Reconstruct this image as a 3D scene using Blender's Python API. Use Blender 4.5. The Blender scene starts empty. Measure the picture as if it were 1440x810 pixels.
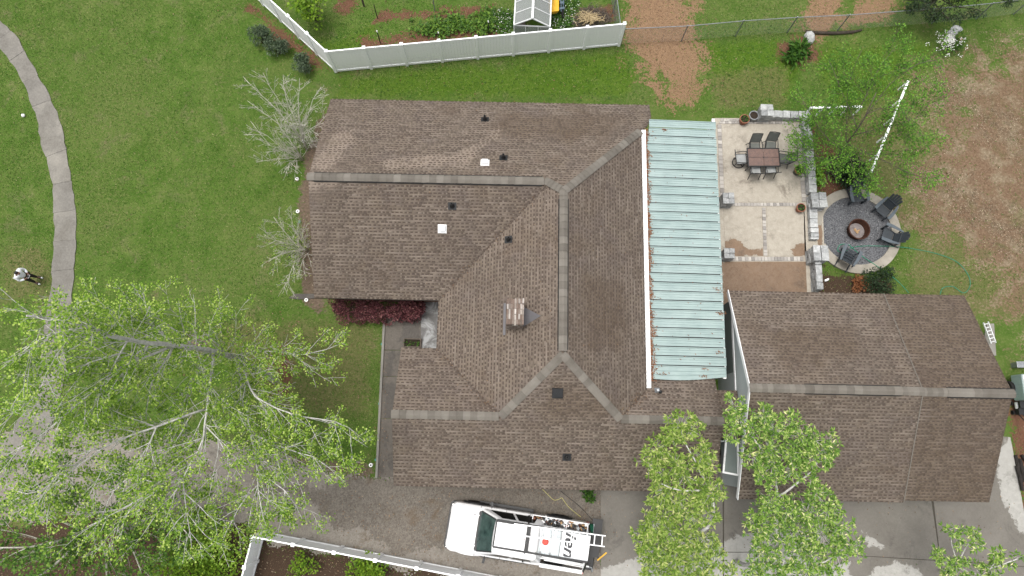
import bpy, bmesh, math, random
import numpy as np
from mathutils import Vector, Matrix, Euler

# ------------------------------------------------------------------ camera, sky, sun, exposure
S = bpy.context.scene
C = bpy.context.collection
R = math.radians
F_PX, TILT, CAM_H = 975.0, R(12.3), 31.0          # drone camera, 31 m up, looking almost straight down
cam = bpy.data.objects.new('camera', bpy.data.cameras.new('camera'))
C.objects.link(cam)
cam.location = (0, 0, CAM_H)
cam.rotation_euler = (TILT, 0, 0)
cam.data.sensor_width = 36
cam.data.lens = 36 * F_PX / 1440
cam.data.clip_end = 2000
S.camera = cam

SUN_EL, SUN_AZ = R(80), R(285)                    # soft high light under thin overcast
world = bpy.data.worlds.new('World')
S.world = world
world.use_nodes = True
wn = world.node_tree
sky = wn.nodes.new('ShaderNodeTexSky')
sky.sky_type = 'NISHITA'
sky.sun_disc = False
sky.sun_elevation = SUN_EL
sky.sun_rotation = SUN_AZ
sky.dust_density = 6.0
sky.ozone_density = 0.6
hs = wn.nodes.new('ShaderNodeHueSaturation')
hs.inputs['Saturation'].default_value = 0.22      # overcast: nearly white sky
wn.links.new(sky.outputs[0], hs.inputs['Color'])
wn.links.new(hs.outputs[0], wn.nodes['Background'].inputs[0])
wn.nodes['Background'].inputs[1].default_value = 0.15
sun = bpy.data.objects.new('sun', bpy.data.lights.new('sun', 'SUN'))
C.objects.link(sun)
sun.data.energy = 1.1
sun.data.angle = R(16)
sun.data.color = (1.0, 0.96, 0.9)
sd = Vector((math.sin(SUN_AZ) * math.cos(SUN_EL), math.cos(SUN_AZ) * math.cos(SUN_EL), math.sin(SUN_EL)))
sun.rotation_euler = sd.to_track_quat('Z', 'Y').to_euler()
sun.location = sd * 60
S.view_settings.view_transform = 'Standard'
S.view_settings.look = 'None'
S.view_settings.gamma = 1.0
S.view_settings.use_curve_mapping = False
S.view_settings.exposure = 0.58
S.render.engine = 'CYCLES'
S.cycles.max_bounces = 6
S.cycles.transparent_max_bounces = 12

# ------------------------------------------------------------------ helpers
rng = np.random.default_rng(11)
rnd = random.Random(5)


def at(px, py, z=0.0):
    """the point at height z seen at a pixel of the 1440x810 photograph"""
    u, v = (px - 720) / F_PX, (405 - py) / F_PX
    d = Vector((u, math.sin(TILT) + v * math.cos(TILT), -math.cos(TILT) + v * math.sin(TILT)))
    t = (z - CAM_H) / d.z
    return Vector((d.x * t, d.y * t, z))


def at_np(pts, z=0.0):
    return np.array([tuple(at(p[0], p[1], z)) for p in pts])


PSI = R(1.2)                                        # the house stands turned by 1.2 degrees
E1 = Vector((math.cos(PSI), -math.sin(PSI), 0))
N1 = Vector((math.sin(PSI), math.cos(PSI), 0))


def W(a, b, z=0.0):
    """house coordinates (a east, b north) to world"""
    return E1 * a + N1 * b + Vector((0, 0, z))


def ab(px, py, z=0.0):
    q = at(px, py, z)
    return q.dot(E1), q.dot(N1)


class MB:
    """collects boxes, tubes and faces and links them as one mesh object"""
    def __init__(self):
        self.v, self.f, self.m = [], [], []

    def face(self, pts, m=0):
        n = len(self.v)
        self.v += [tuple(p) for p in pts]
        self.f.append(tuple(range(n, n + len(pts))))
        self.m.append(m)

    def mesh(self, vs, fs, m=0):
        n = len(self.v)
        self.v += [tuple(p) for p in vs]
        for f in fs:
            self.f.append(tuple(i + n for i in f))
            self.m.append(m)

    def box(self, c, size, rz=0.0, m=0, rot=None, taper=1.0):
        sx, sy, sz = size[0] / 2, size[1] / 2, size[2] / 2
        M = rot if rot is not None else Matrix.Rotation(rz, 3, 'Z')
        c = Vector(c)
        vs = []
        for z in (-1, 1):
            t = taper if z > 0 else 1.0
            for x, y in ((-1, -1), (1, -1), (1, 1), (-1, 1)):
                vs.append(c + M @ Vector((x * sx * t, y * sy * t, z * sz)))
        self.mesh(vs, [(3, 2, 1, 0), (4, 5, 6, 7), (0, 1, 5, 4), (1, 2, 6, 5), (2, 3, 7, 6), (3, 0, 4, 7)], m)

    def bar(self, p, q, w, h, m=0, up=(0, 0, 1)):
        """a rectangular bar from p to q"""
        p, q = Vector(p), Vector(q)
        d = q - p
        L = d.length
        if L < 1e-6:
            return
        x = d / L
        up = Vector(up)
        y = up.cross(x)
        if y.length < 1e-4:
            y = Vector((0, 1, 0)).cross(x)
        y.normalize()
        z = x.cross(y)
        M = Matrix((x, y, z)).transposed()
        self.box((p + q) / 2, (L, w, h), rot=M, m=m)

    def tube(self, pts, rads, n=6, m=0, caps=True):
        pts = [Vector(p) for p in pts]
        if not hasattr(rads, '__len__'):
            rads = [rads] * len(pts)
        base = len(self.v)
        k = len(pts)
        ref = Vector((0.31, 0.17, 0.93))
        for i in range(k):
            t = (pts[min(i + 1, k - 1)] - pts[max(i - 1, 0)])
            if t.length < 1e-9:
                t = Vector((0, 0, 1))
            t.normalize()
            a = t.cross(ref)
            if a.length < 1e-3:
                a = t.cross(Vector((1, 0, 0)))
            a.normalize()
            b = t.cross(a)
            for j in range(n):
                th = 2 * math.pi * j / n
                self.v.append(tuple(pts[i] + (a * math.cos(th) + b * math.sin(th)) * rads[i]))
        for i in range(k - 1):
            for j in range(n):
                j2 = (j + 1) % n
                self.f.append((base + i * n + j, base + i * n + j2, base + (i + 1) * n + j2, base + (i + 1) * n + j))
                self.m.append(m)
        if caps:
            self.f.append(tuple(base + j for j in reversed(range(n))))
            self.m.append(m)
            self.f.append(tuple(base + (k - 1) * n + j for j in range(n)))
            self.m.append(m)

    def lathe(self, c, prof, n=20, m=0, close=False):
        """profile of (radius, z) about the z axis at c"""
        base = len(self.v)
        for r, z in prof:
            for j in range(n):
                th = 2 * math.pi * j / n
                self.v.append((c[0] + r * math.cos(th), c[1] + r * math.sin(th), c[2] + z))
        k = len(prof)
        for i in range(k - 1):
            for j in range(n):
                j2 = (j + 1) % n
                self.f.append((base + i * n + j, base + i * n + j2, base + (i + 1) * n + j2, base + (i + 1) * n + j))
                self.m.append(m)
        if close:
            self.f.append(tuple(base + j for j in reversed(range(n))))
            self.m.append(m)
            self.f.append(tuple(base + (k - 1) * n + j for j in range(n)))
            self.m.append(m)

    def prism(self, poly, z0, z1, m=0):
        """vertical prism over a 2-D polygon (counter-clockwise)"""
        a = sum(poly[i][0] * poly[(i + 1) % len(poly)][1] - poly[(i + 1) % len(poly)][0] * poly[i][1] for i in range(len(poly)))
        if a < 0:
            poly = list(reversed(poly))
        n = len(poly)
        vs = [(p[0], p[1], z0) for p in poly] + [(p[0], p[1], z1) for p in poly]
        fs = [tuple(reversed(range(n))), tuple(range(n, 2 * n))]
        fs += [(i, (i + 1) % n, n + (i + 1) % n, n + i) for i in range(n)]
        self.mesh(vs, fs, m)


OFF = {}                                            # world offset (python side) of each parent's frame


def link_mesh(name, me, mats, parent=None):
    o = bpy.data.objects.new(name, me)
    C.objects.link(o)
    for mm in (mats if isinstance(mats, (list, tuple)) else [mats]):
        me.materials.append(mm)
    if parent is not None:
        o.parent = parent
        OFF[o] = OFF.get(parent, Vector((0, 0, 0)))
    return o


def obj(name, mb, mats, parent=None, smooth=False, bevel=0.0, base=None, weld=False):
    """link a collected mesh; its points are in the frame of its parent's thing"""
    off = OFF.get(parent, Vector((0, 0, 0))) if parent is not None else Vector(base or (0, 0, 0))
    me = bpy.data.meshes.new(name)
    vs = np.array(mb.v, dtype=float).reshape(-1, 3) - np.array(tuple(off))
    me.from_pydata([tuple(x) for x in vs], [], mb.f)
    o = link_mesh(name, me, mats, parent)
    if parent is None:
        o.location = off
        OFF[o] = off
    if len(set(mb.m)) > 1:
        me.polygons.foreach_set('material_index', mb.m)
    if weld:
        bm = bmesh.new()
        bm.from_mesh(me)
        bmesh.ops.remove_doubles(bm, verts=bm.verts, dist=1e-4)
        bm.to_mesh(me)
        bm.free()
    if smooth:
        me.polygons.foreach_set('use_smooth', [True] * len(me.polygons))
    if bevel > 0:
        b = o.modifiers.new('edge', 'BEVEL')
        b.width = bevel
        b.segments = 2
        b.limit_method = 'ANGLE'
        b.angle_limit = R(40)
    me.update()
    return o


def thing(name, label, cat, base=(0, 0, 0), rz=0.0, group=None, local=False):
    """an Empty at the thing's base; local=True: parts are given about the base, else in world coordinates"""
    o = bpy.data.objects.new(name, None)
    C.objects.link(o)
    o.location = base
    o.rotation_euler = (0, 0, rz)
    o.empty_display_size = 0.2
    OFF[o] = Vector((0, 0, 0)) if local else Vector(base)
    return tag(o, label, cat, group)


def tag(o, label=None, cat=None, group=None, kind=None):
    if label:
        o['label'] = label
    if cat:
        o['category'] = cat
    if group:
        o['group'] = group
    if kind:
        o['kind'] = kind
    return o


def children(o):
    return [c for c in bpy.data.objects if c.parent is o]


KIDS = {}


def copy_tree(o, label=None, loc=None, rz=None, top=True):
    c = o.copy()
    C.objects.link(c)
    if loc is not None:
        c.location = loc
    if rz is not None:
        c.rotation_euler = (0, 0, rz)
    if label:
        c['label'] = label
    for ch in children(o):
        d = copy_tree(ch)
        d.parent = c
    return c


def piece(name, me, parent, loc, rot=None, scale=None):
    """one of many alike pieces: shares its mesh data"""
    o = bpy.data.objects.new(name, me)
    C.objects.link(o)
    o.parent = parent
    o.location = Vector(loc) - OFF.get(parent, Vector((0, 0, 0)))
    if rot is not None:
        o.rotation_euler = rot
    if scale is not None:
        o.scale = scale
    return o


def mesh_of(name, mb, mats):
    me = bpy.data.meshes.new(name)
    me.from_pydata(mb.v, [], mb.f)
    for mm in (mats if isinstance(mats, (list, tuple)) else [mats]):
        me.materials.append(mm)
    if len(set(mb.m)) > 1:
        me.polygons.foreach_set('material_index', mb.m)
    return me


def big_mesh(name, V, T, mats, parent=None, kind=None, smooth=False):
    """a large triangle or quad mesh from numpy arrays"""
    me = bpy.data.meshes.new(name)
    V = np.asarray(V, dtype=np.float32)
    T = np.asarray(T, dtype=np.int32)
    off = OFF.get(parent, Vector((0, 0, 0))) if parent is not None else Vector((0, 0, 0))
    V = V - np.array(tuple(off), dtype=np.float32)
    me.vertices.add(len(V))
    me.vertices.foreach_set('co', V.ravel())
    k = T.shape[1]
    me.loops.add(T.size)
    me.loops.foreach_set('vertex_index', T.ravel())
    me.polygons.add(len(T))
    me.polygons.foreach_set('loop_start', np.arange(0, T.size, k, dtype=np.int32))
    me.polygons.foreach_set('loop_total', np.full(len(T), k, dtype=np.int32))
    if smooth:
        me.polygons.foreach_set('use_smooth', np.ones(len(T), dtype=bool))
    me.update(calc_edges=True)
    o = link_mesh(name, me, mats, parent)
    if kind:
        o['kind'] = kind
    return o


# ------------------------------------------------------------------ materials
def srgb(r, g, b):
    f = lambda c: (c / 255 / 12.92) if c / 255 <= 0.04045 else ((c / 255 + 0.055) / 1.055) ** 2.4
    return (f(r), f(g), f(b), 1)


def col(*c):
    c = c if len(c) >= 3 else (c[0], c[0], c[0])
    m = max(c[:3])
    k = 0.61 + 0.39 * min(1, max(0, (m - 0.4) / 0.35))   # measured tones are brighter than true surface colour
    return (c[0] * k, c[1] * k, c[2] * k, 1)


class NT:
    """small node-tree builder"""
    def __init__(self, name):
        self.mat = bpy.data.materials.new(name)
        self.mat.use_nodes = True
        self.t = self.mat.node_tree
        self.p = self.t.nodes['Principled BSDF']
        self.out = self.t.nodes['Material Output']

    def n(self, typ, **kw):
        nd = self.t.nodes.new(typ)
        for k, v in kw.items():
            if k in nd.inputs.keys():
                nd.inputs[k].default_value = v
            else:
                setattr(nd, k, v)
        return nd

    def l(self, a, b):
        self.t.links.new(a, b)

    def coord(self):
        if not hasattr(self, '_c'):
            self._c = self.n('ShaderNodeTexCoord')
        return self._c.outputs['Object']

    def pos(self):
        if not hasattr(self, '_p'):
            self._p = self.n('ShaderNodeNewGeometry')
        return self._p.outputs['Position']

    def noise(self, scale, detail=4.0, rough=0.55, dist=0.0, vec=None):
        nd = self.n('ShaderNodeTexNoise')
        nd.inputs['Scale'].default_value = scale
        nd.inputs['Detail'].default_value = detail
        nd.inputs['Roughness'].default_value = rough
        nd.inputs['Distortion'].default_value = dist
        self.l(vec or self.pos(), nd.inputs['Vector'])
        return nd.outputs['Fac']

    def ramp(self, fac, stops):
        nd = self.n('ShaderNodeValToRGB')
        e = nd.color_ramp.elements
        while len(e) < len(stops):
            e.new(0.5)
        for i, (p, c) in enumerate(stops):
            e[i].position = p
            e[i].color = c
        self.l(fac, nd.inputs[0])
        return nd.outputs[0]

    def mix(self, fac, a, b, mode='MIX'):
        nd = self.n('ShaderNodeMix', data_type='RGBA', blend_type=mode)
        for inp, val in ((nd.inputs[0], fac), (nd.inputs[6], a), (nd.inputs[7], b)):
            if isinstance(val, (int, float)):
                inp.default_value = val
            elif isinstance(val, tuple):
                inp.default_value = val
            else:
                self.l(val, inp)
        return nd.outputs[2]

    def math(self, op, a, b=None, c=None, clamp=False):
        nd = self.n('ShaderNodeMath', operation=op, use_clamp=clamp)
        for i, val in enumerate((a, b, c)):
            if val is None:
                continue
            if isinstance(val, (int, float)):
                nd.inputs[i].default_value = val
            else:
                self.l(val, nd.inputs[i])
        return nd.outputs[0]

    def step(self, x, lo, hi):
        nd = self.n('ShaderNodeMapRange', interpolation_type='SMOOTHSTEP')
        nd.inputs[1].default_value = lo
        nd.inputs[2].default_value = hi
        self.l(x, nd.inputs[0])
        return nd.outputs[0]

    def attr(self, name):
        return self.n('ShaderNodeAttribute', attribute_name=name).outputs['Fac']

    def bump(self, h, strength=0.4, dist=0.02):
        nd = self.n('ShaderNodeBump')
        nd.inputs['Strength'].default_value = strength
        nd.inputs['Distance'].default_value = dist
        self.l(h, nd.inputs['Height'])
        self.l(nd.outputs[0], self.p.inputs['Normal'])

    def set(self, color=None, rough=None, metal=None, spec=None):
        if color is not None:
            if isinstance(color, tuple):
                self.p.inputs['Base Color'].default_value = color
            else:
                self.l(color, self.p.inputs['Base Color'])
        if rough is not None:
            if isinstance(rough, (int, float)):
                self.p.inputs['Roughness'].default_value = rough
            else:
                self.l(rough, self.p.inputs['Roughness'])
        if metal is not None:
            self.p.inputs['Metallic'].default_value = metal
        if spec is not None:
            self.p.inputs['Specular IOR Level'].default_value = spec
        return self.mat


def simple(name, c1, c2, scale=3.0, rough=0.7, metal=0.0, spec=0.3, fine=60.0, bump=0.15, dirt=None, fm=0.25):
    """two-tone weathered surface with a fine grain"""
    t = NT(name)
    a = t.noise(scale, 5, 0.6)
    c = t.ramp(a, [(0.3, c1), (0.7, c2)])
    g = t.noise(fine, 3, 0.6)
    c = t.mix(fm, c, t.ramp(g, [(0.3, col(*[x * 0.55 for x in c1[:3]])), (0.7, col(*[min(1, x * 1.25) for x in c2[:3]]))]))
    if dirt:
        d = t.step(t.noise(scale * 0.7, 6, 0.7, 0.5), 0.56, 0.72)
        c = t.mix(t.math('MULTIPLY', d, 0.7), c, dirt)
    if bump:
        t.bump(g, bump, 0.01)
    return t.set(c, rough, metal, spec)


def leaf_mat(name, stops, trans=0.35, rough=0.55, gain=1.0):
    """leaves: each island its own tone, some light through the blade"""
    t = NT(name)
    stops = [(p_, (c_[0] * gain, c_[1] * gain, c_[2] * gain, 1)) for p_, c_ in stops]
    geo = t.n('ShaderNodeNewGeometry')
    c = t.ramp(geo.outputs['Random Per Island'], stops)
    t.set(c, rough, 0, 0.25)
    tr = t.n('ShaderNodeBsdfTranslucent')
    t.l(c, tr.inputs[0])
    mx = t.n('ShaderNodeMixShader')
    mx.inputs[0].default_value = trans
    t.l(t.p.outputs[0], mx.inputs[1])
    t.l(tr.outputs[0], mx.inputs[2])
    t.l(mx.outputs[0], t.out.inputs[0])
    return t.mat


M = {}
M['white_vinyl'] = simple('white_vinyl', col(.95, .96, .965), col(.96, .97, .975), 1.2, 0.4, dirt=col(.86, .88, .87), fm=0.04, bump=0.02)
M['concrete'] = simple('concrete', col(.30, .285, .25), col(.44, .42, .375), 1.1, 0.85, dirt=col(.22, .2, .17))
M['light_stone'] = simple('light_stone', col(.42, .43, .42), col(.6, .61, .6), 5, 0.85, dirt=col(.2, .2, .19), fine=40, bump=0.4)
M['paver_grey'] = simple('paver_grey', col(.34, .33, .32), col(.5, .48, .45), 6, 0.85, fine=50, bump=0.3)
M['siding'] = simple('siding', col(.50, .56, .55), col(.58, .63, .62), 1.0, 0.6, bump=0.05)
M['siding_shade'] = simple('awning_shaded_siding', col(.24, .285, .27), col(.28, .33, .31), 1.0, 0.6, bump=0.05)
M['trim_white'] = simple('trim_white', col(.74, .75, .75), col(.84, .84, .84), 2.0, 0.5, dirt=col(.5, .48, .44), fm=0.08)
M['black_metal'] = simple('black_metal', col(.018, .019, .02), col(.035, .035, .037), 6, 0.5, 0.0, 0.4, bump=0.1)
M['dark_rubber'] = simple('dark_rubber', col(.014, .014, .014), col(.028, .027, .026), 6, 0.85, bump=0.2)
M['galv'] = simple('galvanised_steel', col(.36, .38, .4), col(.5, .52, .54), 8, 0.45, 0.6, 0.4, bump=0.1)
M['alu'] = simple('white_aluminium', col(.66, .67, .67), col(.78, .79, .79), 4, 0.35, 0.2, 0.5, bump=0.05)
M['slate_plastic'] = simple('slate_plastic', col(.045, .057, .068), col(.07, .082, .094), 4, 0.6, bump=0.1)
M['slate_arm'] = simple('slate_arm_plastic', col(.12, .15, .175), col(.17, .2, .225), 4, 0.6, bump=0.1)
M['terracotta'] = simple('terracotta', col(.34, .13, .075), col(.46, .2, .12), 8, 0.85, dirt=col(.4, .3, .24))
M['soil'] = simple('potting_soil', col(.03, .02, .013), col(.07, .05, .035), 20, 0.95, bump=0.6)
M['olive_glaze'] = simple('olive_glaze', col(.028, .03, .018), col(.05, .05, .03), 8, 0.35)
M['orange_glaze'] = simple('ochre_glaze', col(.32, .17, .05), col(.4, .23, .08), 8, 0.5)
M['grey_glaze'] = simple('grey_glaze', col(.3, .32, .34), col(.45, .47, .48), 8, 0.4)
M['rust'] = simple('rusty_steel', col(.05, .02, .012), col(.14, .055, .03), 9, 0.8, 0.2, 0.3, dirt=col(.03, .018, .014), bump=0.5)
M['ash'] = simple('pale_ash', col(.22, .19, .18), col(.42, .37, .36), 9, 0.95, fine=40, bump=0.6)
M['wood_pale'] = simple('pale_wood', col(.4, .24, .12), col(.58, .38, .2), 14, 0.85, bump=0.4)
M['wood_grey'] = simple('grey_wood', col(.12, .095, .075), col(.25, .21, .17), 14, 0.9, bump=0.4)
M['bark_white'] = simple('white_bark', col(.40, .39, .36), col(.72, .70, .67), 7, 0.9, dirt=col(.2, .18, .15), fine=45, bump=0.6)
M['bark_brown'] = simple('brown_bark', col(.05, .04, .03), col(.13, .105, .08), 9, 0.95, fine=45, bump=0.8)
M['twig'] = simple('grey_twig', col(.44, .42, .36), col(.68, .65, .58), 9, 0.9, bump=0.3)
M['green_hose'] = simple('green_hose', col(.03, .3, .17), col(.06, .4, .25), 5, 0.5, bump=0.05)
M['yellow_hose'] = simple('yellow_hose', col(.5, .46, .12), col(.6, .56, .22), 5, 0.5, bump=0.05)
M['black_hose'] = simple('black_hose', col(.02, .02, .02), col(.04, .04, .04), 5, 0.5, bump=0.05)
M['yellow_paint'] = simple('yellow_paint', col(.7, .36, .015), col(.78, .44, .03), 5, 0.45, bump=0.05)
M['steel_blue'] = simple('blue_grey_paint', col(.12, .18, .24), col(.2, .28, .34), 5, 0.5, bump=0.05)
M['teal_cap'] = simple('teal_plastic', col(.05, .36, .29), col(.08, .42, .34), 5, 0.5, bump=0.05)
M['white_plastic'] = simple('white_plastic', col(.78, .78, .78), col(.86, .86, .86), 5, 0.4, bump=0.03)
M['red_plastic'] = simple('red_plastic', col(.55, .05, .03), col(.65, .08, .05), 5, 0.4, bump=0.03)
M['leaf_lime'] = leaf_mat('lime_leaves', [(0, col(.10, .22, .012)), (.5, col(.20, .36, .02)), (1, col(.34, .5, .05))], 0.4, gain=1.15)
M['leaf_spring'] = leaf_mat('spring_leaves', [(0, col(.05, .105, .010)), (.35, col(.115, .205, .022)), (.75, col(.19, .29, .036)), (1, col(.38, .44, .13))], 0.5, gain=2.65)
M['leaf_mid'] = leaf_mat('mid_green_leaves', [(0, col(.022, .07, .010)), (.5, col(.05, .13, .016)), (1, col(.11, .23, .03))], 0.4, gain=1.55)
M['leaf_dark'] = leaf_mat('dark_green_leaves', [(0, col(.012, .03, .010)), (.6, col(.03, .065, .022)), (1, col(.075, .125, .05))], 0.2)
M['leaf_grey'] = leaf_mat('grey_green_leaves', [(0, col(.02, .035, .018)), (.6, col(.055, .085, .045)), (1, col(.14, .18, .11))], 0.25, gain=1.9)
M['leaf_oak'] = leaf_mat('pale_tufted_leaves', [(0, col(.045, .10, .016)), (.4, col(.10, .19, .03)), (.75, col(.2, .3, .06)), (.93, col(.34, .40, .13)), (1, col(.5, .46, .26))], 0.48, gain=2.7)
M['leaf_oak_pale'] = leaf_mat('yellow_green_leaves', [(0, col(.07, .13, .02)), (.4, col(.16, .255, .04)), (.8, col(.28, .37, .085)), (1, col(.46, .46, .2))], 0.48, gain=2.2)
M['leaf_burgundy'] = leaf_mat('burgundy_leaves', [(0, col(.018, .006, .007)), (.5, col(.066, .02, .024)), (.9, col(.13, .048, .05)), (1, col(.19, .1, .085))], 0.25, gain=2.9)
M['leaf_dry'] = leaf_mat('dry_leaves', [(0, col(.10, .05, .025)), (.5, col(.26, .14, .07)), (1, col(.45, .32, .2))], 0.1)
M['petal_white'] = leaf_mat('white_petals', [(0, col(.6, .6, .55)), (1, col(.85, .85, .82))], 0.2)
M['straw'] = leaf_mat('pine_straw', [(0, col(.14, .05, .02)), (.5, col(.3, .11, .04)), (1, col(.42, .2, .09))], 0.05)


def glass_mat(name, tint, rough=0.05, alpha=0.35):
    t = NT(name)
    t.set(tint, rough, 0, 0.6)
    tr = t.n('ShaderNodeBsdfTransparent')
    mx = t.n('ShaderNodeMixShader')
    mx.inputs[0].default_value = alpha
    t.l(tr.outputs[0], mx.inputs[1])
    t.l(t.p.outputs[0], mx.inputs[2])
    t.l(mx.outputs[0], t.out.inputs[0])
    return t.mat


M['greenhouse_pane'] = glass_mat('cloudy_pane', col(.45, .48, .46), 0.2, 0.5)

# ------------------------------------------------------------------ ground
def sdist(pts, poly):
    """signed distance of 2-D points to a polygon, positive inside"""
    pts = np.asarray(pts)[:, :2]
    poly = np.asarray(poly)[:, :2]
    d = np.full(len(pts), 1e9)
    ins = np.zeros(len(pts), bool)
    n = len(poly)
    for i in range(n):
        a, b = poly[i], poly[(i + 1) % n]
        e = b - a
        w = pts - a
        t = np.clip((w @ e) / max(e @ e, 1e-9), 0, 1)
        q = w - t[:, None] * e
        d = np.minimum(d, (q ** 2).sum(1))
        c1 = pts[:, 1] >= a[1]
        c2 = pts[:, 1] < b[1]
        cr = e[0] * w[:, 1] - e[1] * w[:, 0]
        ins ^= (c1 & c2 & (cr > 0)) | (~c1 & ~c2 & (cr < 0))
    return np.where(ins, 1, -1) * np.sqrt(d)


def mask(pts, polys, soft):
    m = np.zeros(len(pts))
    for pl in polys:
        m = np.maximum(m, np.clip(0.5 + sdist(pts, at_np(pl)) / (2 * soft), 0, 1))
    return m


gx = np.concatenate([[-400, -250, -150, -90, -60, -42, -34], np.arange(-29, 29.01, 0.13), [34, 42, 60, 90, 150, 250, 400]])
gy = np.concatenate([[-400, -250, -150, -90, -60, -34, -22], np.arange(-15, 25.01, 0.13), [30, 42, 60, 90, 150, 250, 400]])
GX, GY = np.meshgrid(gx, gy)
GV = np.stack([GX.ravel(), GY.ravel(), np.zeros(GX.size)], 1)
nx, ny = len(gx), len(gy)
ii = (np.arange(ny - 1)[:, None] * nx + np.arange(nx - 1)[None, :]).ravel()
GQ = np.stack([ii, ii + 1, ii + nx + 1, ii + nx], 1)

SOIL = {
    'dirt': ([[(1300, 120), (1345, 75), (1500, 40), (1500, 540), (1425, 450), (1375, 385), (1310, 345), (1275, 300), (1275, 240), (1310, 180)]], 2.8),
    'straw': ([[(884, -40), (960, -40), (980, 20), (990, 70), (982, 115), (935, 122), (895, 105), (882, 60)],
               [(925, 120), (975, 118), (970, 148), (940, 150)], [(1140, -20), (1195, -20), (1190, 40), (1150, 48), (1125, 45)],
               [(1190, 0), (1260, -10), (1250, 25), (1200, 35)]], 1.5),
    'mulch': ([[(345, 5), (475, 102), (445, 100), (418, 76), (365, 30)],
               [(510, 54), (700, 36), (700, 52), (505, 75)], [(525, 20), (690, 8), (690, 18), (530, 29)], [(470, 0), (500, -10), (505, 10), (480, 20)], [(820, 15), (860, 5), (870, 30), (825, 38)],
               [(378, 492), (400, 488), (412, 515), (402, 556), (384, 556), (372, 525)],
               [(1142, 185), (1178, 230), (1198, 268), (1150, 282)], [(1096, 60), (1135, 45), (1150, 75), (1130, 95), (1100, 92)],
               [(1418, 560), (1500, 540), (1500, 760), (1444, 750)],
               ], 0.6),
    'earth': ([[(440, 178), (470, 150), (450, 440), (424, 424), (420, 330), (422, 260)], [(395, 640), (520, 655), (530, 668), (500, 672)], [(260, 470), (300, 480), (280, 500)]], 0.5),
    'bed': ([[(-40, 745), (180, 715), (340, 730), (372, 752), (545, 786), (740, 816), (740, 900), (-40, 900)],
             [(1144, 372), (1180, 388), (1250, 392), (1260, 430), (1140, 430)],
             [(600, 676), (848, 676), (848, 730), (640, 730)]], 0.7),
    'dry': ([[(1180, 150), (1330, 120), (1500, 300), (1500, 480), (1270, 420), (1280, 330), (1200, 260)],
             [(0, 350), (60, 340), (90, 400), (0, 440)],
             [(380, 590), (520, 590), (530, 440), (470, 450), (300, 440), (300, 480)],
             [(-20, 640), (200, 600), (200, 800), (-20, 820)], [(1000, 100), (1110, 90), (1110, 150), (1000, 160)]], 1.2),
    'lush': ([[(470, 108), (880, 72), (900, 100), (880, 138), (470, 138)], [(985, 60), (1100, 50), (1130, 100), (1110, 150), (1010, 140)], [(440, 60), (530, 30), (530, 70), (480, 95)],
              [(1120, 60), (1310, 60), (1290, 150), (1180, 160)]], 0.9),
}
t = NT('lawn_soil')
geo_pos = t.pos()
n_big = t.noise(0.22, 4, 0.55)
n_mid = t.noise(1.1, 5, 0.6)
n_fine = t.noise(9.0, 5, 0.7)
n_mid2 = t.noise(0.75, 6, 0.68, 0.6)
n_grit = t.noise(30.0, 3, 0.8)
grass = t.ramp(n_mid, [(0.25, col(.06, .14, .014)), (0.5, col(.108, .192, .032)), (0.75, col(.185, .24, .065))])
grass = t.mix(t.step(n_big, 0.42, 0.66), grass, t.ramp(n_fine, [(0.3, col(.085, .17, .024)), (0.7, col(.20, .235, .075))]))
grass = t.mix(t.math('MULTIPLY', t.step(n_fine, 0.5, 0.66), 0.5), grass, col(.23, .225, .10))
grass = t.mix(t.math('MULTIPLY', t.step(t.noise(4.0, 5, .7), .52, .68), .45), grass, col(.06, .135, .018))
grass = t.mix(t.math('MULTIPLY', t.step(n_mid2, .54, .68), .5), grass, t.ramp(n_fine, [(.3, col(.14, .16, .055)), (.7, col(.29, .25, .15))]))
grass = t.mix(t.math('MULTIPLY', t.step(n_grit, 0.55, 0.75), 0.55), grass, col(.03, .075, .01))
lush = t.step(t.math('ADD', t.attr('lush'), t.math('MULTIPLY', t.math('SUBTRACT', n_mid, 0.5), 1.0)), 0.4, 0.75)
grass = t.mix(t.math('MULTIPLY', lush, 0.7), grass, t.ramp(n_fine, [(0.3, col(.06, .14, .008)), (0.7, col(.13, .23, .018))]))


def blend(base, name, amp, colour, lo=0.44, hi=0.58, k=1.0):
    f = t.math('ADD', t.attr(name), t.math('MULTIPLY', t.math('SUBTRACT', t.math('ADD', t.math('MULTIPLY', n_mid2, 0.6), t.math('MULTIPLY', n_fine, 0.4)), 0.5), amp))
    f = t.step(f, lo, hi)
    return t.mix(f if k == 1 else t.math('MULTIPLY', f, k), base, colour)


c = blend(grass, 'dry', 1.2, t.ramp(n_fine, [(0.25, col(.12, .13, .04)), (0.7, col(.27, .22, .115))]), 0.42, 0.75, 0.62)
dirtc = t.mix(t.step(n_mid, .45, .66), t.ramp(n_fine, [(0.25, col(.15, .092, .058)), (0.5, col(.25, .16, .105)), (0.72, col(.36, .26, .17))]), t.ramp(n_fine, [(0.25, col(.22, .155, .1)), (0.5, col(.32, .245, .165)), (0.72, col(.46, .38, .27))]))
dirtc = t.mix(t.math('MULTIPLY', t.step(n_mid2, .55, .66), .5), dirtc, t.ramp(n_fine, [(.3, col(.1, .12, .04)), (.7, col(.2, .2, .08))]))
c = blend(c, 'dirt', 3.6, dirtc, 0.36, 0.74, 0.95)
c = blend(c, 'straw', 3.0, t.ramp(n_grit, [(0.25, col(.2, .1, .05)), (0.5, col(.34, .215, .125)), (0.75, col(.48, .34, .22))]))
c = blend(c, 'mulch', 3.0, t.ramp(n_grit, [(0.25, col(.07, .034, .022)), (0.5, col(.2, .1, .062)), (0.75, col(.36, .21, .14))]))
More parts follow.
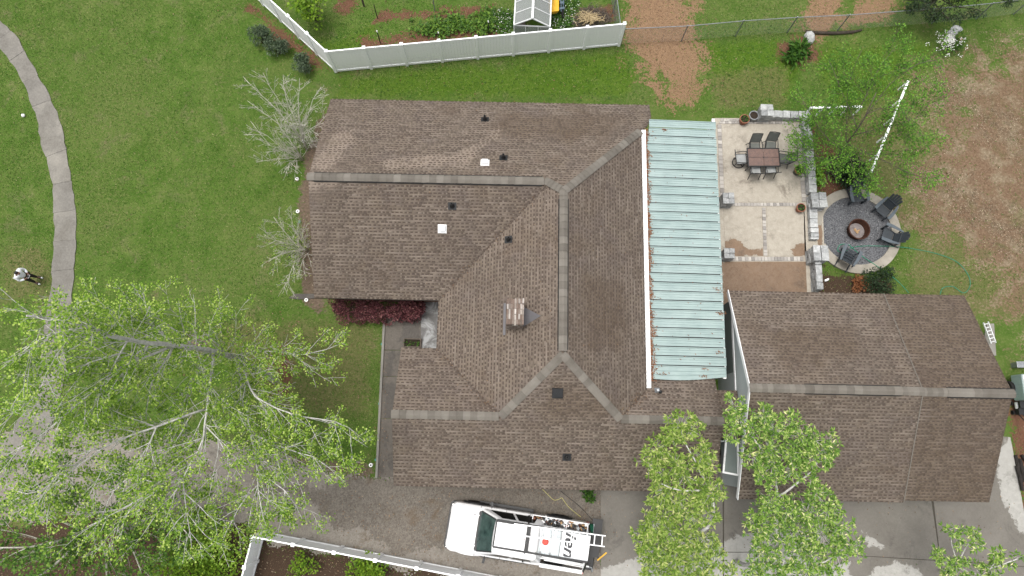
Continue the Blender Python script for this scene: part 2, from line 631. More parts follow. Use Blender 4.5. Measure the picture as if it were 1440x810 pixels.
c = blend(c, 'earth', 2.6, t.ramp(n_fine, [(0.25, col(.12, .085, .06)), (0.7, col(.27, .205, .15))]))
c = blend(c, 'bed', 3.0, t.ramp(n_grit, [(0.25, col(.035, .022, .014)), (0.5, col(.085, .055, .037)), (0.8, col(.2, .14, .095))]))
t.bump(t.math('ADD', t.math('MULTIPLY', n_fine, 0.6), t.math('MULTIPLY', n_grit, 0.4)), 0.8, 0.06)
M['lawn'] = t.set(c, 0.95, 0, 0.1)

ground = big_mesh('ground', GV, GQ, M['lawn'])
tag(ground, kind='structure')
SOILMASK = {}
near = (np.abs(GV[:, 0]) < 30) & (np.abs(GV[:, 1] - 5) < 22)
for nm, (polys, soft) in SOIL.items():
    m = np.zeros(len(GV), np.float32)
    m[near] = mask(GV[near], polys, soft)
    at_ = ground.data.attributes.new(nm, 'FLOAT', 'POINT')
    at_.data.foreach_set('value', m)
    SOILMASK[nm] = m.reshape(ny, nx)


def soil(nm, x, y):
    ix = np.clip(np.searchsorted(gx, x), 0, nx - 1)
    iy = np.clip(np.searchsorted(gy, y), 0, ny - 1)
    return SOILMASK[nm][iy, ix]


# ------------------------------------------------------------------ paved sheets
def slab(name, poly, z, mat, parent=None, step=0.0, attrs=None, depth=0.1, kind=None):
    """a paving slab over a convex world polygon; optional inner grid that carries stain masks"""
    poly = [Vector((p[0], p[1])) for p in poly]
    area = sum(poly[i].x * poly[(i + 1) % len(poly)].y - poly[(i + 1) % len(poly)].x * poly[i].y for i in range(len(poly)))
    if area < 0:
        poly.reverse()
    bm = bmesh.new()
    if step:
        x0, x1 = min(p.x for p in poly), max(p.x for p in poly)
        y0, y1 = min(p.y for p in poly), max(p.y for p in poly)
        nxx, nyy = max(1, int((x1 - x0) / step)), max(1, int((y1 - y0) / step))
        g = [[bm.verts.new((x0 + (x1 - x0) * i / nxx, y0 + (y1 - y0) * j / nyy, z)) for i in range(nxx + 1)] for j in range(nyy + 1)]
        for j in range(nyy):
            for i in range(nxx):
                bm.faces.new((g[j][i], g[j][i + 1], g[j + 1][i + 1], g[j + 1][i]))
        for i in range(len(poly)):
            a, b = poly[i], poly[(i + 1) % len(poly)]
            d = (b - a)
            nrm = Vector((d.y, -d.x, 0))
            bmesh.ops.bisect_plane(bm, geom=bm.verts[:] + bm.edges[:] + bm.faces[:], plane_co=(a.x, a.y, z), plane_no=nrm, clear_outer=True)
    else:
        bm.faces.new([bm.verts.new((p.x, p.y, z)) for p in poly])
    be = [e for e in bm.edges if e.is_boundary]
    r = bmesh.ops.extrude_edge_only(bm, edges=be)
    for v in r['geom']:
        if isinstance(v, bmesh.types.BMVert):
            v.co.z -= depth
    bmesh.ops.recalc_face_normals(bm, faces=bm.faces[:])
    off = OFF.get(parent, Vector((0, 0, 0))) if parent is not None else Vector((0, 0, 0))
    for v in bm.verts:
        v.co -= off
    me = bpy.data.meshes.new(name)
    bm.to_mesh(me)
    bm.free()
    o = link_mesh(name, me, mat, parent)
    if attrs:
        co = np.zeros(len(me.vertices) * 3)
        me.vertices.foreach_get('co', co)
        co = co.reshape(-1, 3) + np.array(tuple(off))
        for nm, (pl, soft) in attrs.items():
            a = me.attributes.new(nm, 'FLOAT', 'POINT')
            a.data.foreach_set('value', mask(co, pl, soft).astype(np.float32))
    if kind:
        o['kind'] = kind
    return o


def px(poly, z=0.0):
    return [at(p[0], p[1], z) for p in poly]


# footpath: separate poured slabs with joints between them
t = NT('path_concrete')
a = t.noise(0.9, 6, 0.65, 0.4)
b = t.noise(14, 5, 0.7)
g = t.n('ShaderNodeObjectInfo')
c = t.ramp(a, [(0.28, col(.17, .155, .125)), (0.48, col(.29, .275, .24)), (0.7, col(.43, .405, .35))])
c = t.mix(0.35, c, t.ramp(b, [(0.3, col(.17, .16, .14)), (0.7, col(.46, .43, .38))]))
c = t.mix(t.math('MULTIPLY', g.outputs['Random'], 0.55), c, t.ramp(b, [(0.3, col(.17, .16, .145)), (0.7, col(.26, .25, .235))]))
t.bump(b, 0.3, 0.01)
M['path'] = t.set(c, 0.9, 0, 0.2)

left = [(-60, -30), (-30, 25), (0, 68), (22, 96), (40, 133), (52, 168), (58, 198), (72, 246), (76, 293), (76.5, 330), (74, 367), (72, 410), (65, 444), (60, 490), (46, 550), (20, 600), (-20, 640), (-60, 660)]
right = [(-40, -70), (-8, -15), (0, 26), (25, 54), (49, 96), (69, 133), (84, 168), (91, 198), (100, 246), (106, 293), (108, 330), (105, 373), (102, 416), (99, 444), (95, 500), (82, 566), (52, 630), (-60, 735)]


def resample(pl, n):
    p = [Vector(q) for q in at_np(pl)]
    s = [0]
    for i in range(1, len(p)):
        s.append(s[-1] + (p[i] - p[i - 1]).length)
    out = []
    for k in range(n):
        d = s[-1] * k / (n - 1)
        i = max(1, min(len(p) - 1, int(np.searchsorted(s, d))))
        u = (d - s[i - 1]) / max(1e-6, s[i] - s[i - 1])
        a0, a1, a2, a3 = p[max(0, i - 2)], p[i - 1], p[i], p[min(len(p) - 1, i + 1)]
        out.append(0.5 * ((2 * a1) + (a2 - a0) * u + (2 * a0 - 5 * a1 + 4 * a2 - a3) * u * u + (3 * a1 - a0 - 3 * a2 + a3) * u ** 3))
    return out


Lr = resample(left, 77)
Rd = resample(right, 900)
Rr = []
for i_, l_ in enumerate(Lr):
    d_ = (Lr[min(76, i_ + 1)] - Lr[max(0, i_ - 1)]).normalized()
    Rr.append(min(Rd, key=lambda q_: abs((q_ - l_).dot(d_)) * 3 + (q_ - l_).length))
path = thing('footpath', None, None, (0, 0, 0))
tag(path, kind='structure')
for k in range(0, 76, 4):
    mb = MB()
    zt = 0.04 + rnd.uniform(-.006, .008)
    e = 0.05
    row = []
    for j in range(5):
        l, r_ = Lr[k + j], Rr[k + j]
        d = (Lr[min(76, k + j + 1)] - Lr[max(0, k + j - 1)]).normalized()
        o_ = d * (0.005 if j == 0 else (-0.005 if j == 4 else 0))
        jl, jr = rnd.uniform(-.05, .04), rnd.uniform(-.05, .04)
        w = (r_ - l).normalized()
        row.append((l + o_ + w * jl, r_ + o_ + w * jr))
    for j in range(4):
        (a0, b0), (a1, b1) = row[j], row[j + 1]
        top = Vector((0, 0, zt))
        mb.face((a0 + top, b0 + top, b1 + top, a1 + top))
        dn = Vector((0, 0, -.06))
        mb.face((a0 + dn, a0 + top, a1 + top, a1 + dn))
        mb.face((b0 + top, b0 + dn, b1 + dn, b1 + top))
        if j == 0:
            mb.face((a0 + dn, b0 + dn, b0 + top, a0 + top))
        if j == 3:
            mb.face((a1 + top, b1 + top, b1 + dn, a1 + dn))
    obj('path_slab', mb, M['path'], path)

# gravel drive: a thin sheet with a ragged edge, darker where it is wet
def drive_mat(name, dry_c, wet_c, grit, gscale=26, rough=0.85, speck=0.5):
    t = NT(name)
    n1 = t.noise(0.55, 6, 0.65, 0.3)
    n2 = t.noise(5.0, 5, 0.65)
    n3 = t.noise(gscale, 3, 0.75)
    vor = t.n('ShaderNodeTexVoronoi')
    vor.inputs['Scale'].default_value = gscale * 0.7
    t.l(t.pos(), vor.inputs['Vector'])
    c = t.mix(n1, t.mix(0.5, dry_c[0], dry_c[1]), t.ramp(n2, [(0.3, dry_c[0]), (0.7, dry_c[1])]))
    f = t.step(t.math('ADD', t.attr('wet'), t.math('MULTIPLY', t.math('SUBTRACT', t.math('ADD', t.math('MULTIPLY', n1, 0.5), t.math('MULTIPLY', n2, 0.5)), 0.5), 2.2)), 0.44, 0.58)
    c = t.mix(f, c, t.ramp(n1, [(0.3, wet_c[0]), (0.7, wet_c[1])]))
    c = t.mix(t.math('MULTIPLY', t.step(t.noise(0.9, 7, 0.75, 0.6), 0.54, 0.68), 0.5), c, col(*[x * 0.62 for x in wet_c[0][:3]]))
    bw = t.n('ShaderNodeRGBToBW')
    t.l(vor.outputs['Color'], bw.inputs[0])
    sp = t.mix(0.4, t.ramp(n3, [(0.3, grit[0]), (0.7, grit[1])]), t.ramp(bw.outputs[0], [(.2, grit[0]), (.8, grit[1])]))
    c = t.mix(speck, c, t.mix(0.55, c, sp))
    t.bump(n3, 0.5, 0.015)
    if name == 'gravel_drive':
        c = t.mix(t.math('MULTIPLY', t.step(t.noise(0.8, 6, 0.7, 0.4), .55, .68), .55), c, t.ramp(n3, [(.3, col(.09, .058, .03)), (.7, col(.2, .135, .075))]))
    rg = t.math('SUBTRACT', rough, t.math('MULTIPLY', f, 0.25))
    return t.set(c, rg, 0, 0.25)


M['gravel'] = drive_mat('gravel_drive', (col(.24, .212, .18), col(.37, .335, .29)), (col(.095, .076, .055), col(.165, .135, .105)), (col(.07, .06, .05), col(.56, .52, .46)), 24, 0.92, 0.5)
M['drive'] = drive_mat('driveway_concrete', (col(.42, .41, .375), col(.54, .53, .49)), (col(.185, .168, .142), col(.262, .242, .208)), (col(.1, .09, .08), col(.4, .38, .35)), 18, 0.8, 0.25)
M['patio'] = drive_mat('patio_concrete', (col(.40, .36, .29), col(.56, .51, .43)), (col(.19, .112, .06), col(.32, .2, .118)), (col(.2, .16, .12), col(.6, .56, .5)), 18, 0.85, 0.22)
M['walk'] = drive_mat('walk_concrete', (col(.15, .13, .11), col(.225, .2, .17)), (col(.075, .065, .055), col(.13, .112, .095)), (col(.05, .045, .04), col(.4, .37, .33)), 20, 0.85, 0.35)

gpoly = [(-80, 640), (60, 600), (150, 606), (225, 612), (300, 618), (380, 636), (470, 664), (530, 674), (545, 668), (640, 660), (846, 655), (846, 840), (740, 832), (640, 812), (545, 794), (380, 760), (360, 744), (300, 722), (180, 714), (60, 728), (-80, 760)]
gp = at_np(gpoly)
st = 0.055
x0, x1, y0, y1 = gp[:, 0].min(), gp[:, 0].max(), gp[:, 1].min(), gp[:, 1].max()
xs, ys = np.arange(x0, x1 + st, st), np.arange(y0, y1 + st, st)
XX, YY = np.meshgrid(xs, ys)
V = np.stack([XX.ravel(), YY.ravel(), np.full(XX.size, 0.018)], 1)
cx, cy = np.meshgrid(xs[:-1] + st / 2, ys[:-1] + st / 2)
cen = np.stack([cx.ravel(), cy.ravel()], 1)
sd_ = sdist(cen, gp) + 0.22 * np.sin(cen[:, 0] * 3.1 + np.sin(cen[:, 1] * 2.3) * 2) * np.sin(cen[:, 1] * 2.7 + 1) + rng.normal(0, 0.07, len(cen))
keep = sd_ > 0
w_ = len(xs)
q = (np.arange(len(ys) - 1)[:, None] * w_ + np.arange(w_ - 1)[None, :]).ravel()[keep]
Q = np.stack([q, q + 1, q + 1 + w_, q + w_], 1)
used = np.unique(Q)
remap = np.full(len(V), -1)
remap[used] = np.arange(len(used))
gd = big_mesh('gravel_drive', V[used], remap[Q], M['gravel'], kind='structure')
wa = gd.data.attributes.new('wet', 'FLOAT', 'POINT')
wet_polys = [[(505, 675), (580, 665), (700, 690), (640, 760), (560, 775)], [(430, 690), (500, 672), (860, 676), (860, 740), (640, 770), (560, 778), (505, 740), (470, 745), (450, 720)], [(600, 760), (700, 790), (840, 800), (846, 760)],
             [(380, 690), (430, 680), (440, 700)]]
wa.data.foreach_set('value', mask(V[used], wet_polys, 0.5).astype(np.float32))

# concrete driveway, poured in bays
drive = thing('driveway', None, None, (0, 0, 0))
tag(drive, kind='structure')
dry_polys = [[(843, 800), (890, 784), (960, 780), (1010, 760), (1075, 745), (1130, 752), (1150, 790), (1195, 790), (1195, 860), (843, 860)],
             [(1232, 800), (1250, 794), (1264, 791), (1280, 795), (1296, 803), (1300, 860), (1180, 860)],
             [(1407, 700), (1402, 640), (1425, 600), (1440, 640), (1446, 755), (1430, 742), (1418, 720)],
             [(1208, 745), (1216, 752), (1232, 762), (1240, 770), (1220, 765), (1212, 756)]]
bays = [[(845, 640), (1016, 640), (1017, 900), (845, 900)], [(1017.6, 600), (1130, 600), (1134, 776), (1018.4, 776)], [(1018.4, 777), (1134, 777), (1136, 900), (1018.8, 900)],
        [(1130.7, 640), (1300, 640), (1322, 788), (1134.7, 776.5)], [(1134.7, 777.5), (1322.3, 789), (1340, 900), (1136.6, 900)],
        [(1300.7, 600), (1421, 615), (1447, 757), (1452, 797), (1322.7, 788)], [(1323, 789), (1452.4, 798), (1470, 900), (1340.7, 900)]]
slab('drive_base', px([(845, 641), (1421, 616), (1470, 900), (845, 900)], .03), .03, simple('joint_sand', col(.09, .08, .065), col(.14, .125, .1), 4, .95), drive, 0, None, .08)
for bpoly in bays:
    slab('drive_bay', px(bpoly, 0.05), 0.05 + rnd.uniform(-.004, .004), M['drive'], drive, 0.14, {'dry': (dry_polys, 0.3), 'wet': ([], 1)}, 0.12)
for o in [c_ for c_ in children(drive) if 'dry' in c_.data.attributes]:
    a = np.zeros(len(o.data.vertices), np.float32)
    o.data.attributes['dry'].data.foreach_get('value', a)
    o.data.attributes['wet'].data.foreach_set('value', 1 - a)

# walk along the west side of the house and the entrance porch slab
walk = thing('house_walk', None, None, (0, 0, 0))
tag(walk, kind='structure')
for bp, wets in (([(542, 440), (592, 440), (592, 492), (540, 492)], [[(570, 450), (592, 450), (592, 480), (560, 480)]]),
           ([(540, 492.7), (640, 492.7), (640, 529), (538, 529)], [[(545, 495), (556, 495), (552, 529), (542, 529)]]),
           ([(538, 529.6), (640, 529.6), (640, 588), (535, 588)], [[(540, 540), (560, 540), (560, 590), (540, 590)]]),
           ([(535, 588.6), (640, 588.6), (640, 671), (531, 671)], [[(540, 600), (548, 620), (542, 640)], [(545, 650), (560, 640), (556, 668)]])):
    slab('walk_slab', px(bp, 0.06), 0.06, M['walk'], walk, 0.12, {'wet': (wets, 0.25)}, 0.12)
t = NT('porch_concrete')
a = t.noise(1.6, 6, 0.7, 0.8)
c = t.ramp(a, [(0.3, col(.13, .125, .12)), (0.5, col(.24, .235, .23)), (0.62, col(.46, .47, .47))])
M['porch_slab'] = t.set(c, 0.7, 0, 0.3)
slab('porch_slab', px([(592, 415), (650, 415), (650, 500), (592, 500)], 0.14), 0.14, M['porch_slab'], walk, 0, None, 0.14)
mb = MB()
mb.bar(at(541, 440, .075), at(529.5, 672, .075), 0.1, 0.13)
obj('kerb', mb, M['concrete'], walk)

# patio: poured bays with bands of small pavers between them
patio = thing('patio', None, None, (0, 0, 0))
tag(patio, kind='structure')
PZ = 0.10
wetp = [[(1017, 340), (1026, 335), (1040, 342), (1050, 350), (1072, 350), (1072, 360), (1020, 362)], [(1112, 350), (1120, 340), (1134, 342), (1134, 362), (1115, 362)],
        [(1012, 366), (1134, 366), (1140, 440), (1012, 440)]]
def bay(x0, y0, x1, y1):
    return px([(x0, y0), (x1, y0), (x1 + (y1 - y0) * .045, y1), (x0 + (y1 - y0) * .04, y1)], PZ)
for args in ((1015, 176, 1119, 284), (1017.5, 291, 1070, 360), (1078, 291, 1131, 360), (1015, 368, 1133, 440)):
    slab('patio_bay', bay(*args), PZ, M['patio'], patio, 0.1, {'wet': (wetp, 0.28)}, 0.15)
slab('patio_base', px([(1005, 166), (1132, 166), (1152, 440), (1012, 440)], PZ - .02), PZ - .02, M['patio'], patio, 0, None, 0.1)
slab('covered_floor', px([(900, 184), (1005, 184), (1012, 440), (900, 540)], PZ - .02), PZ - .03, M['concrete'], patio, 0, None, 0.1)
pv = MB()
def band(p, q, rows, w=0.15, d=0.13):
    p, q = at(p[0], p[1], PZ), at(q[0], q[1], PZ)
    L = (q - p).length
    u = (q - p) / L
    v = Vector((-u.y, u.x, 0))
    n = int(L / w)
    rz = math.atan2(u.y, u.x)
    for i in range(n):
        for r_ in range(rows):
            s = (i + .5 + (0.5 if r_ % 2 else 0)) * L / n
            if s > L:
                continue
            c_ = p + u * s + v * ((r_ - (rows - 1) / 2) * d)
            pv.box((c_.x, c_.y, PZ - .01 + rnd.uniform(-.003, .004)), (w - .015, d - .015, .05), rz)
band((1011, 170.5), (1112, 171), 2)
band((1011.5, 175), (1016, 288), 1, .2, .2)
band((1122, 174), (1131, 284), 1, .2, .2)
band((1019, 287.5), (1128, 287.5), 1, .15, .17)
band((1074, 292), (1076.5, 360), 1, .15, .17)
band((1020, 364), (1130, 364), 1, .15, .2)
t = NT('paver_mix')
gi = t.n('ShaderNodeNewGeometry')
c = t.ramp(gi.outputs['Random Per Island'], [(0, col(.36, .335, .31)), (.5, col(.47, .44, .405)), (1, col(.55, .515, .47))])
t.bump(t.noise(50, 3), 0.3, 0.01)
M['paver_mix'] = t.set(c, 0.85, 0, 0.2)
tag(obj('pavers', pv, M['paver_mix'], patio), kind='stuff')

# ------------------------------------------------------------------ grass blades and litter on the lawn
BLOCK = [px([(437, 300), (432, 250), (465, 145), (915, 146), (1010, 170), (1020, 420), (1430, 420), (1440, 560), (1400, 700), (1040, 900), (845, 900), (845, 690), (535, 680), (540, 450), (440, 425)]),
         px([(1010, 165), (1135, 165), (1150, 420), (1010, 420)]), px(gpoly)]
pathpoly = [tuple(p) for p in Lr] + [tuple(p) for p in reversed(Rr)]
FIREC = at(1203, 325)


def lawn_points(n, x0=-27, x1=27, y0=-13, y1=23, clear=0.0):
    x, y = rng.uniform(x0, x1, n), rng.uniform(y0, y1, n)
    ok = np.ones(n, bool)
    P_ = np.stack([x, y], 1)
    for pl in BLOCK:
        ok &= sdist(P_, [tuple(p) for p in pl]) < 0.02
    ok &= sdist(P_, pathpoly) < clear
    ok &= np.hypot(x - FIREC.x, y - FIREC.y) > 1.85
    return x[ok], y[ok]


x, y = lawn_points(520000)
patch = 0.5 + 0.25 * np.sin(x * 1.3 + np.sin(y * .7) * 2) + 0.25 * np.sin(y * 1.1 + np.sin(x * .9) * 2)
bare = np.maximum.reduce([soil('dirt', x, y) * 0.97, soil('straw', x, y), soil('mulch', x, y), soil('bed', x, y), soil('earth', x, y)])
k = (rng.random(len(x)) > bare * 0.97) & (rng.random(len(x)) < 0.45 + 0.55 * patch)
x, y = x[k], y[k]
n = len(x)
ang = rng.uniform(0, 2 * math.pi, n)
lean = rng.uniform(.02, .085, n)
h = rng.uniform(.02, .07, n)
wd = rng.uniform(.009, .02, n)
ca, sa = np.cos(ang), np.sin(ang)
V = np.empty((n, 3, 3), np.float32)
V[:, 0] = np.stack([x - sa * wd, y + ca * wd, np.zeros(n)], 1)
V[:, 1] = np.stack([x + sa * wd, y - ca * wd, np.zeros(n)], 1)
V[:, 2] = np.stack([x + ca * lean, y + sa * lean, h], 1)
M['blade'] = leaf_mat('grass_blades', [(0, col(.03, .09, .007)), (.4, col(.068, .165, .015)), (.72, col(.13, .215, .035)), (.9, col(.2, .245, .065)), (1, col(.36, .33, .17))], 0.35, gain=1.6)
gr = big_mesh('grass', V.reshape(-1, 3), np.arange(n * 3).reshape(-1, 3), M['blade'], kind='stuff')

# dry leaves lying about
xs_, ys_ = lawn_points(9000)
dens = 0.06 + 0.9 * np.maximum.reduce([soil('mulch', xs_, ys_), soil('straw', xs_, ys_), soil('bed', xs_, ys_) * .7, soil('dry', xs_, ys_) * .5])
dens += 0.5 * np.exp(-((xs_ + 8.9) / 1.4) ** 2) + 0.25 * ((xs_ > -8) & (xs_ < 6) & (ys_ > 14.2))
k = rng.random(len(xs_)) < dens
xs_, ys_ = xs_[k], ys_[k]


def leaf_quads(P_, size, up=0.6, aspect=0.55, dirs=None):
    """folded diamond leaves at points; returns vertices and triangles"""
    n = len(P_)
    d = rng.normal(0, 1, (n, 3)) if dirs is None else dirs + rng.normal(0, .35, (n, 3))
    d[:, 2] *= (1 - up * .7)
    d /= np.linalg.norm(d, axis=1)[:, None] + 1e-9
    nrm = rng.normal(0, 1, (n, 3))
    nrm[:, 2] = np.abs(nrm[:, 2]) + up * 2.0
    s = np.cross(nrm, d)
    s /= np.linalg.norm(s, axis=1)[:, None] + 1e-9
    sz = size * rng.uniform(.6, 1.25, n)[:, None]
    nn = np.cross(d, s)
    V = np.empty((n, 4, 3), np.float32)
    V[:, 0] = P_
    V[:, 1] = P_ + d * sz * .45 + s * sz * aspect * .5 + nn * sz * .1
    V[:, 2] = P_ + d * sz
    V[:, 3] = P_ + d * sz * .45 - s * sz * aspect * .5 + nn * sz * .1
    b = np.arange(n)[:, None] * 4
    T = np.concatenate([b + [0, 1, 2], b + [0, 2, 3]], 1).reshape(-1, 3)
    return V.reshape(-1, 3), T


V, T = leaf_quads(np.stack([xs_, ys_, np.full(len(xs_), .035)], 1), 0.075, up=1.6, aspect=.7)
big_mesh('fallen_leaves', V, T, M['leaf_dry'], kind='stuff')
# broad weeds and tufts that stand taller in the lush corners
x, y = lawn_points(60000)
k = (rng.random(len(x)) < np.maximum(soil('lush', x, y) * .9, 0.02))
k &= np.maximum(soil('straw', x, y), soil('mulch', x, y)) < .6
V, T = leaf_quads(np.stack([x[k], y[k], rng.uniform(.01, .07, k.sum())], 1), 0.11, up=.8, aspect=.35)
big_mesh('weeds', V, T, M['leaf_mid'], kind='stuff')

# straw, bark chips and dead grass lying on the bare soil
x, y = lawn_points(240000)
w_m, w_s, w_d, w_e = soil('mulch', x, y), soil('straw', x, y), soil('dirt', x, y), np.maximum(soil('bed', x, y), soil('earth', x, y)) * .5
pr_ = np.maximum.reduce([w_m, w_s, w_d * .55, w_e])
pt_ = 0.5 + 0.3 * np.sin(x * 2.3 + 2 * np.sin(y * 1.7)) + 0.3 * np.sin(y * 2.9 + 2 * np.sin(x * 1.3 + 1))
k = rng.random(len(x)) < np.clip(pr_ * 1.3 - .25, 0, 1) * np.where(w_d > np.maximum(w_m, w_s), np.clip(pt_, .05, 1) ** 1.5, 1)
x, y, red = x[k], y[k], (np.maximum(w_m, w_s) > w_d)[k]
M['chips'] = leaf_mat('bark_chips', [(0, col(.07, .035, .022)), (.4, col(.2, .105, .062)), (.8, col(.36, .22, .14)), (1, col(.52, .38, .27))], 0.05)
M['dead_grass'] = leaf_mat('dead_grass', [(0, col(.12, .085, .05)), (.4, col(.27, .2, .13)), (.75, col(.42, .33, .22)), (1, col(.6, .5, .37))], 0.1, gain=1.15)
for sel, nm, mt, ln_ in ((red, 'bark_chips', 'chips', .085), (~red, 'dead_grass', 'dead_grass', .08)):
    V, T = leaf_quads(np.stack([x[sel], y[sel], np.full(sel.sum(), .012)], 1), ln_, up=2.2, aspect=.22)
    big_mesh(nm, V, T, M[mt], kind='stuff')
x, y = lawn_points(170000, 15.5, 26, 7, 20)
w_d = soil('dirt', x, y)
pt_ = 0.5 + 0.32 * np.sin(x * 2.9 + 2 * np.sin(y * 2.1)) * np.sin(y * 3.3 + 2 * np.sin(x * 1.9)) + 0.25 * np.sin(y * 1.1 + x * .7)
k = rng.random(len(x)) < np.clip(w_d * 1.2 - .2, 0, 1) * np.clip(pt_, .04, 1) ** 3 * .7
V, T = leaf_quads(np.stack([x[k], y[k], np.full(k.sum(), .02)], 1), .075, up=2.0, aspect=.2)
big_mesh('dead_grass', V, T, M['dead_grass'], kind='stuff')

# stray leaves blown on to the drive and paving
n = 700
P_ = np.concatenate([at_np(np.stack([rng.uniform(440, 845, n), rng.uniform(690, 800, n)], 1), .03), at_np(np.stack([rng.uniform(850, 1420, 260), rng.uniform(690, 800, 260)], 1), .062), at_np(np.stack([rng.uniform(533, 545, 120), rng.uniform(440, 670, 120)], 1), .075)])
V, T = leaf_quads(P_, .06, up=2.0, aspect=.6)
big_mesh('blown_leaves', V, T, M['leaf_dry'], kind='stuff')

# ------------------------------------------------------------------ roofs
t = NT('shingle')
gi = t.n('ShaderNodeNewGeometry')
rp = gi.outputs['Random Per Island']
n1 = t.noise(0.55, 5, 0.65, 0.5)
n2 = t.noise(0.25, 3, 0.5)
g1 = t.noise(70, 3, 0.7)
c = t.ramp(rp, [(0, col(0.210, 0.165, 0.134)), (.35, col(0.295, 0.238, 0.192)), (.75, col(0.345, 0.279, 0.227)), (1, col(0.410, 0.341, 0.281))])
c = t.mix(t.math('MULTIPLY', t.step(n1, 0.5, 0.68), 0.45), c, col(0.200, 0.141, 0.096))          # brown weathering
c = t.mix(t.math('MULTIPLY', t.step(n2, 0.5, 0.7), 0.3), c, col(0.165, 0.134, 0.110))
c = t.mix(t.math('MULTIPLY', t.step(t.math('ADD', t.attr('pale'), t.math('MULTIPLY', t.math('SUBTRACT', n1, .5), 1.4)), .36, .72), 0.75), c, col(0.500, 0.407, 0.332))
n3 = t.noise(1.5, 4, .6)
c = t.mix(t.math('MULTIPLY', t.step(n3, .5, .64), .4), c, col(0.330, 0.266, 0.198))
c = t.mix(t.math('MULTIPLY', t.step(t.noise(.9, 4, .6), .52, .66), .4), c, col(0.215, 0.174, 0.164))
c = t.mix(0.25, c, t.ramp(g1, [(0.3, col(0.120, 0.095, 0.075)), (0.7, col(0.400, 0.329, 0.277))]))
c = t.mix(t.math('MULTIPLY', t.step(t.math('ADD', t.attr('brown_tone'), t.math('MULTIPLY', t.math('SUBTRACT', n1, .5), .5)), .3, .7), .42), c, col(0.170, 0.117, 0.076))
t.bump(g1, 0.35, 0.006)
M['shingle'] = t.set(c, 0.92, 0, 0.15)
t = NT('shingle_shadow_line')
n1 = t.noise(0.55, 5, 0.65, 0.5)
c = t.ramp(n1, [(0.3, col(.128, .1, .085)), (0.7, col(.142, .107, .084))])
c = t.mix(t.math('MULTIPLY', t.step(t.math('ADD', t.attr('pale'), t.math('MULTIPLY', t.math('SUBTRACT', n1, .5), 1.4)), .42, .6), 0.5), c, col(.25, .2, .17))
M['underlay'] = t.set(c, 0.95, 0, 0.1)
t = NT('ridge_shingle')
oi = t.n('ShaderNodeObjectInfo')
g1 = t.noise(60, 3, 0.7)
n1 = t.noise(2.2, 4, .6)
c = t.ramp(oi.outputs['Random'], [(0, col(.16, .142, .118)), (.5, col(.25, .225, .19)), (1, col(.36, .33, .285))])
c = t.mix(0.35, c, t.ramp(n1, [(0.3, col(.13, .115, .095)), (0.7, col(.33, .31, .275))]))
c = t.mix(0.2, c, t.ramp(g1, [(0.3, col(.1, .085, .07)), (0.7, col(.36, .33, .3))]))
M['ridge'] = t.set(c, 0.92, 0, 0.15)
M['fascia'] = simple('taupe_fascia', col(.15, .125, .11), col(.2, .17, .15), 3, .7)
M['vent_black'] = simple('ridge_vent_edge', col(.02, .02, .02), col(.04, .038, .036), 4, 0.8, bump=0.1)

PALE = [[(455, 230), (470, 190), (500, 170), (502, 205), (480, 235), (470, 250), (440, 250)], [(545, 230), (640, 222), (700, 180), (690, 205), (655, 245), (540, 250)], [(440, 255), (560, 258), (470, 270), (438, 280)],
        [(640, 185), (668, 178), (655, 190)], [(475, 172), (488, 170), (485, 182), (474, 180)]]


WORN = [[(1290, 480), (1350, 470), (1400, 540), (1310, 545)], [(815, 390), (880, 400), (880, 490), (820, 500)], [(1080, 470), (1200, 450), (1210, 500), (1090, 520)], [(700, 150), (880, 150), (850, 190), (720, 200)], [(770, 545), (830, 545), (850, 590), (760, 590)]]


def in_poly(P_, poly):
    return sdist(P_, poly)


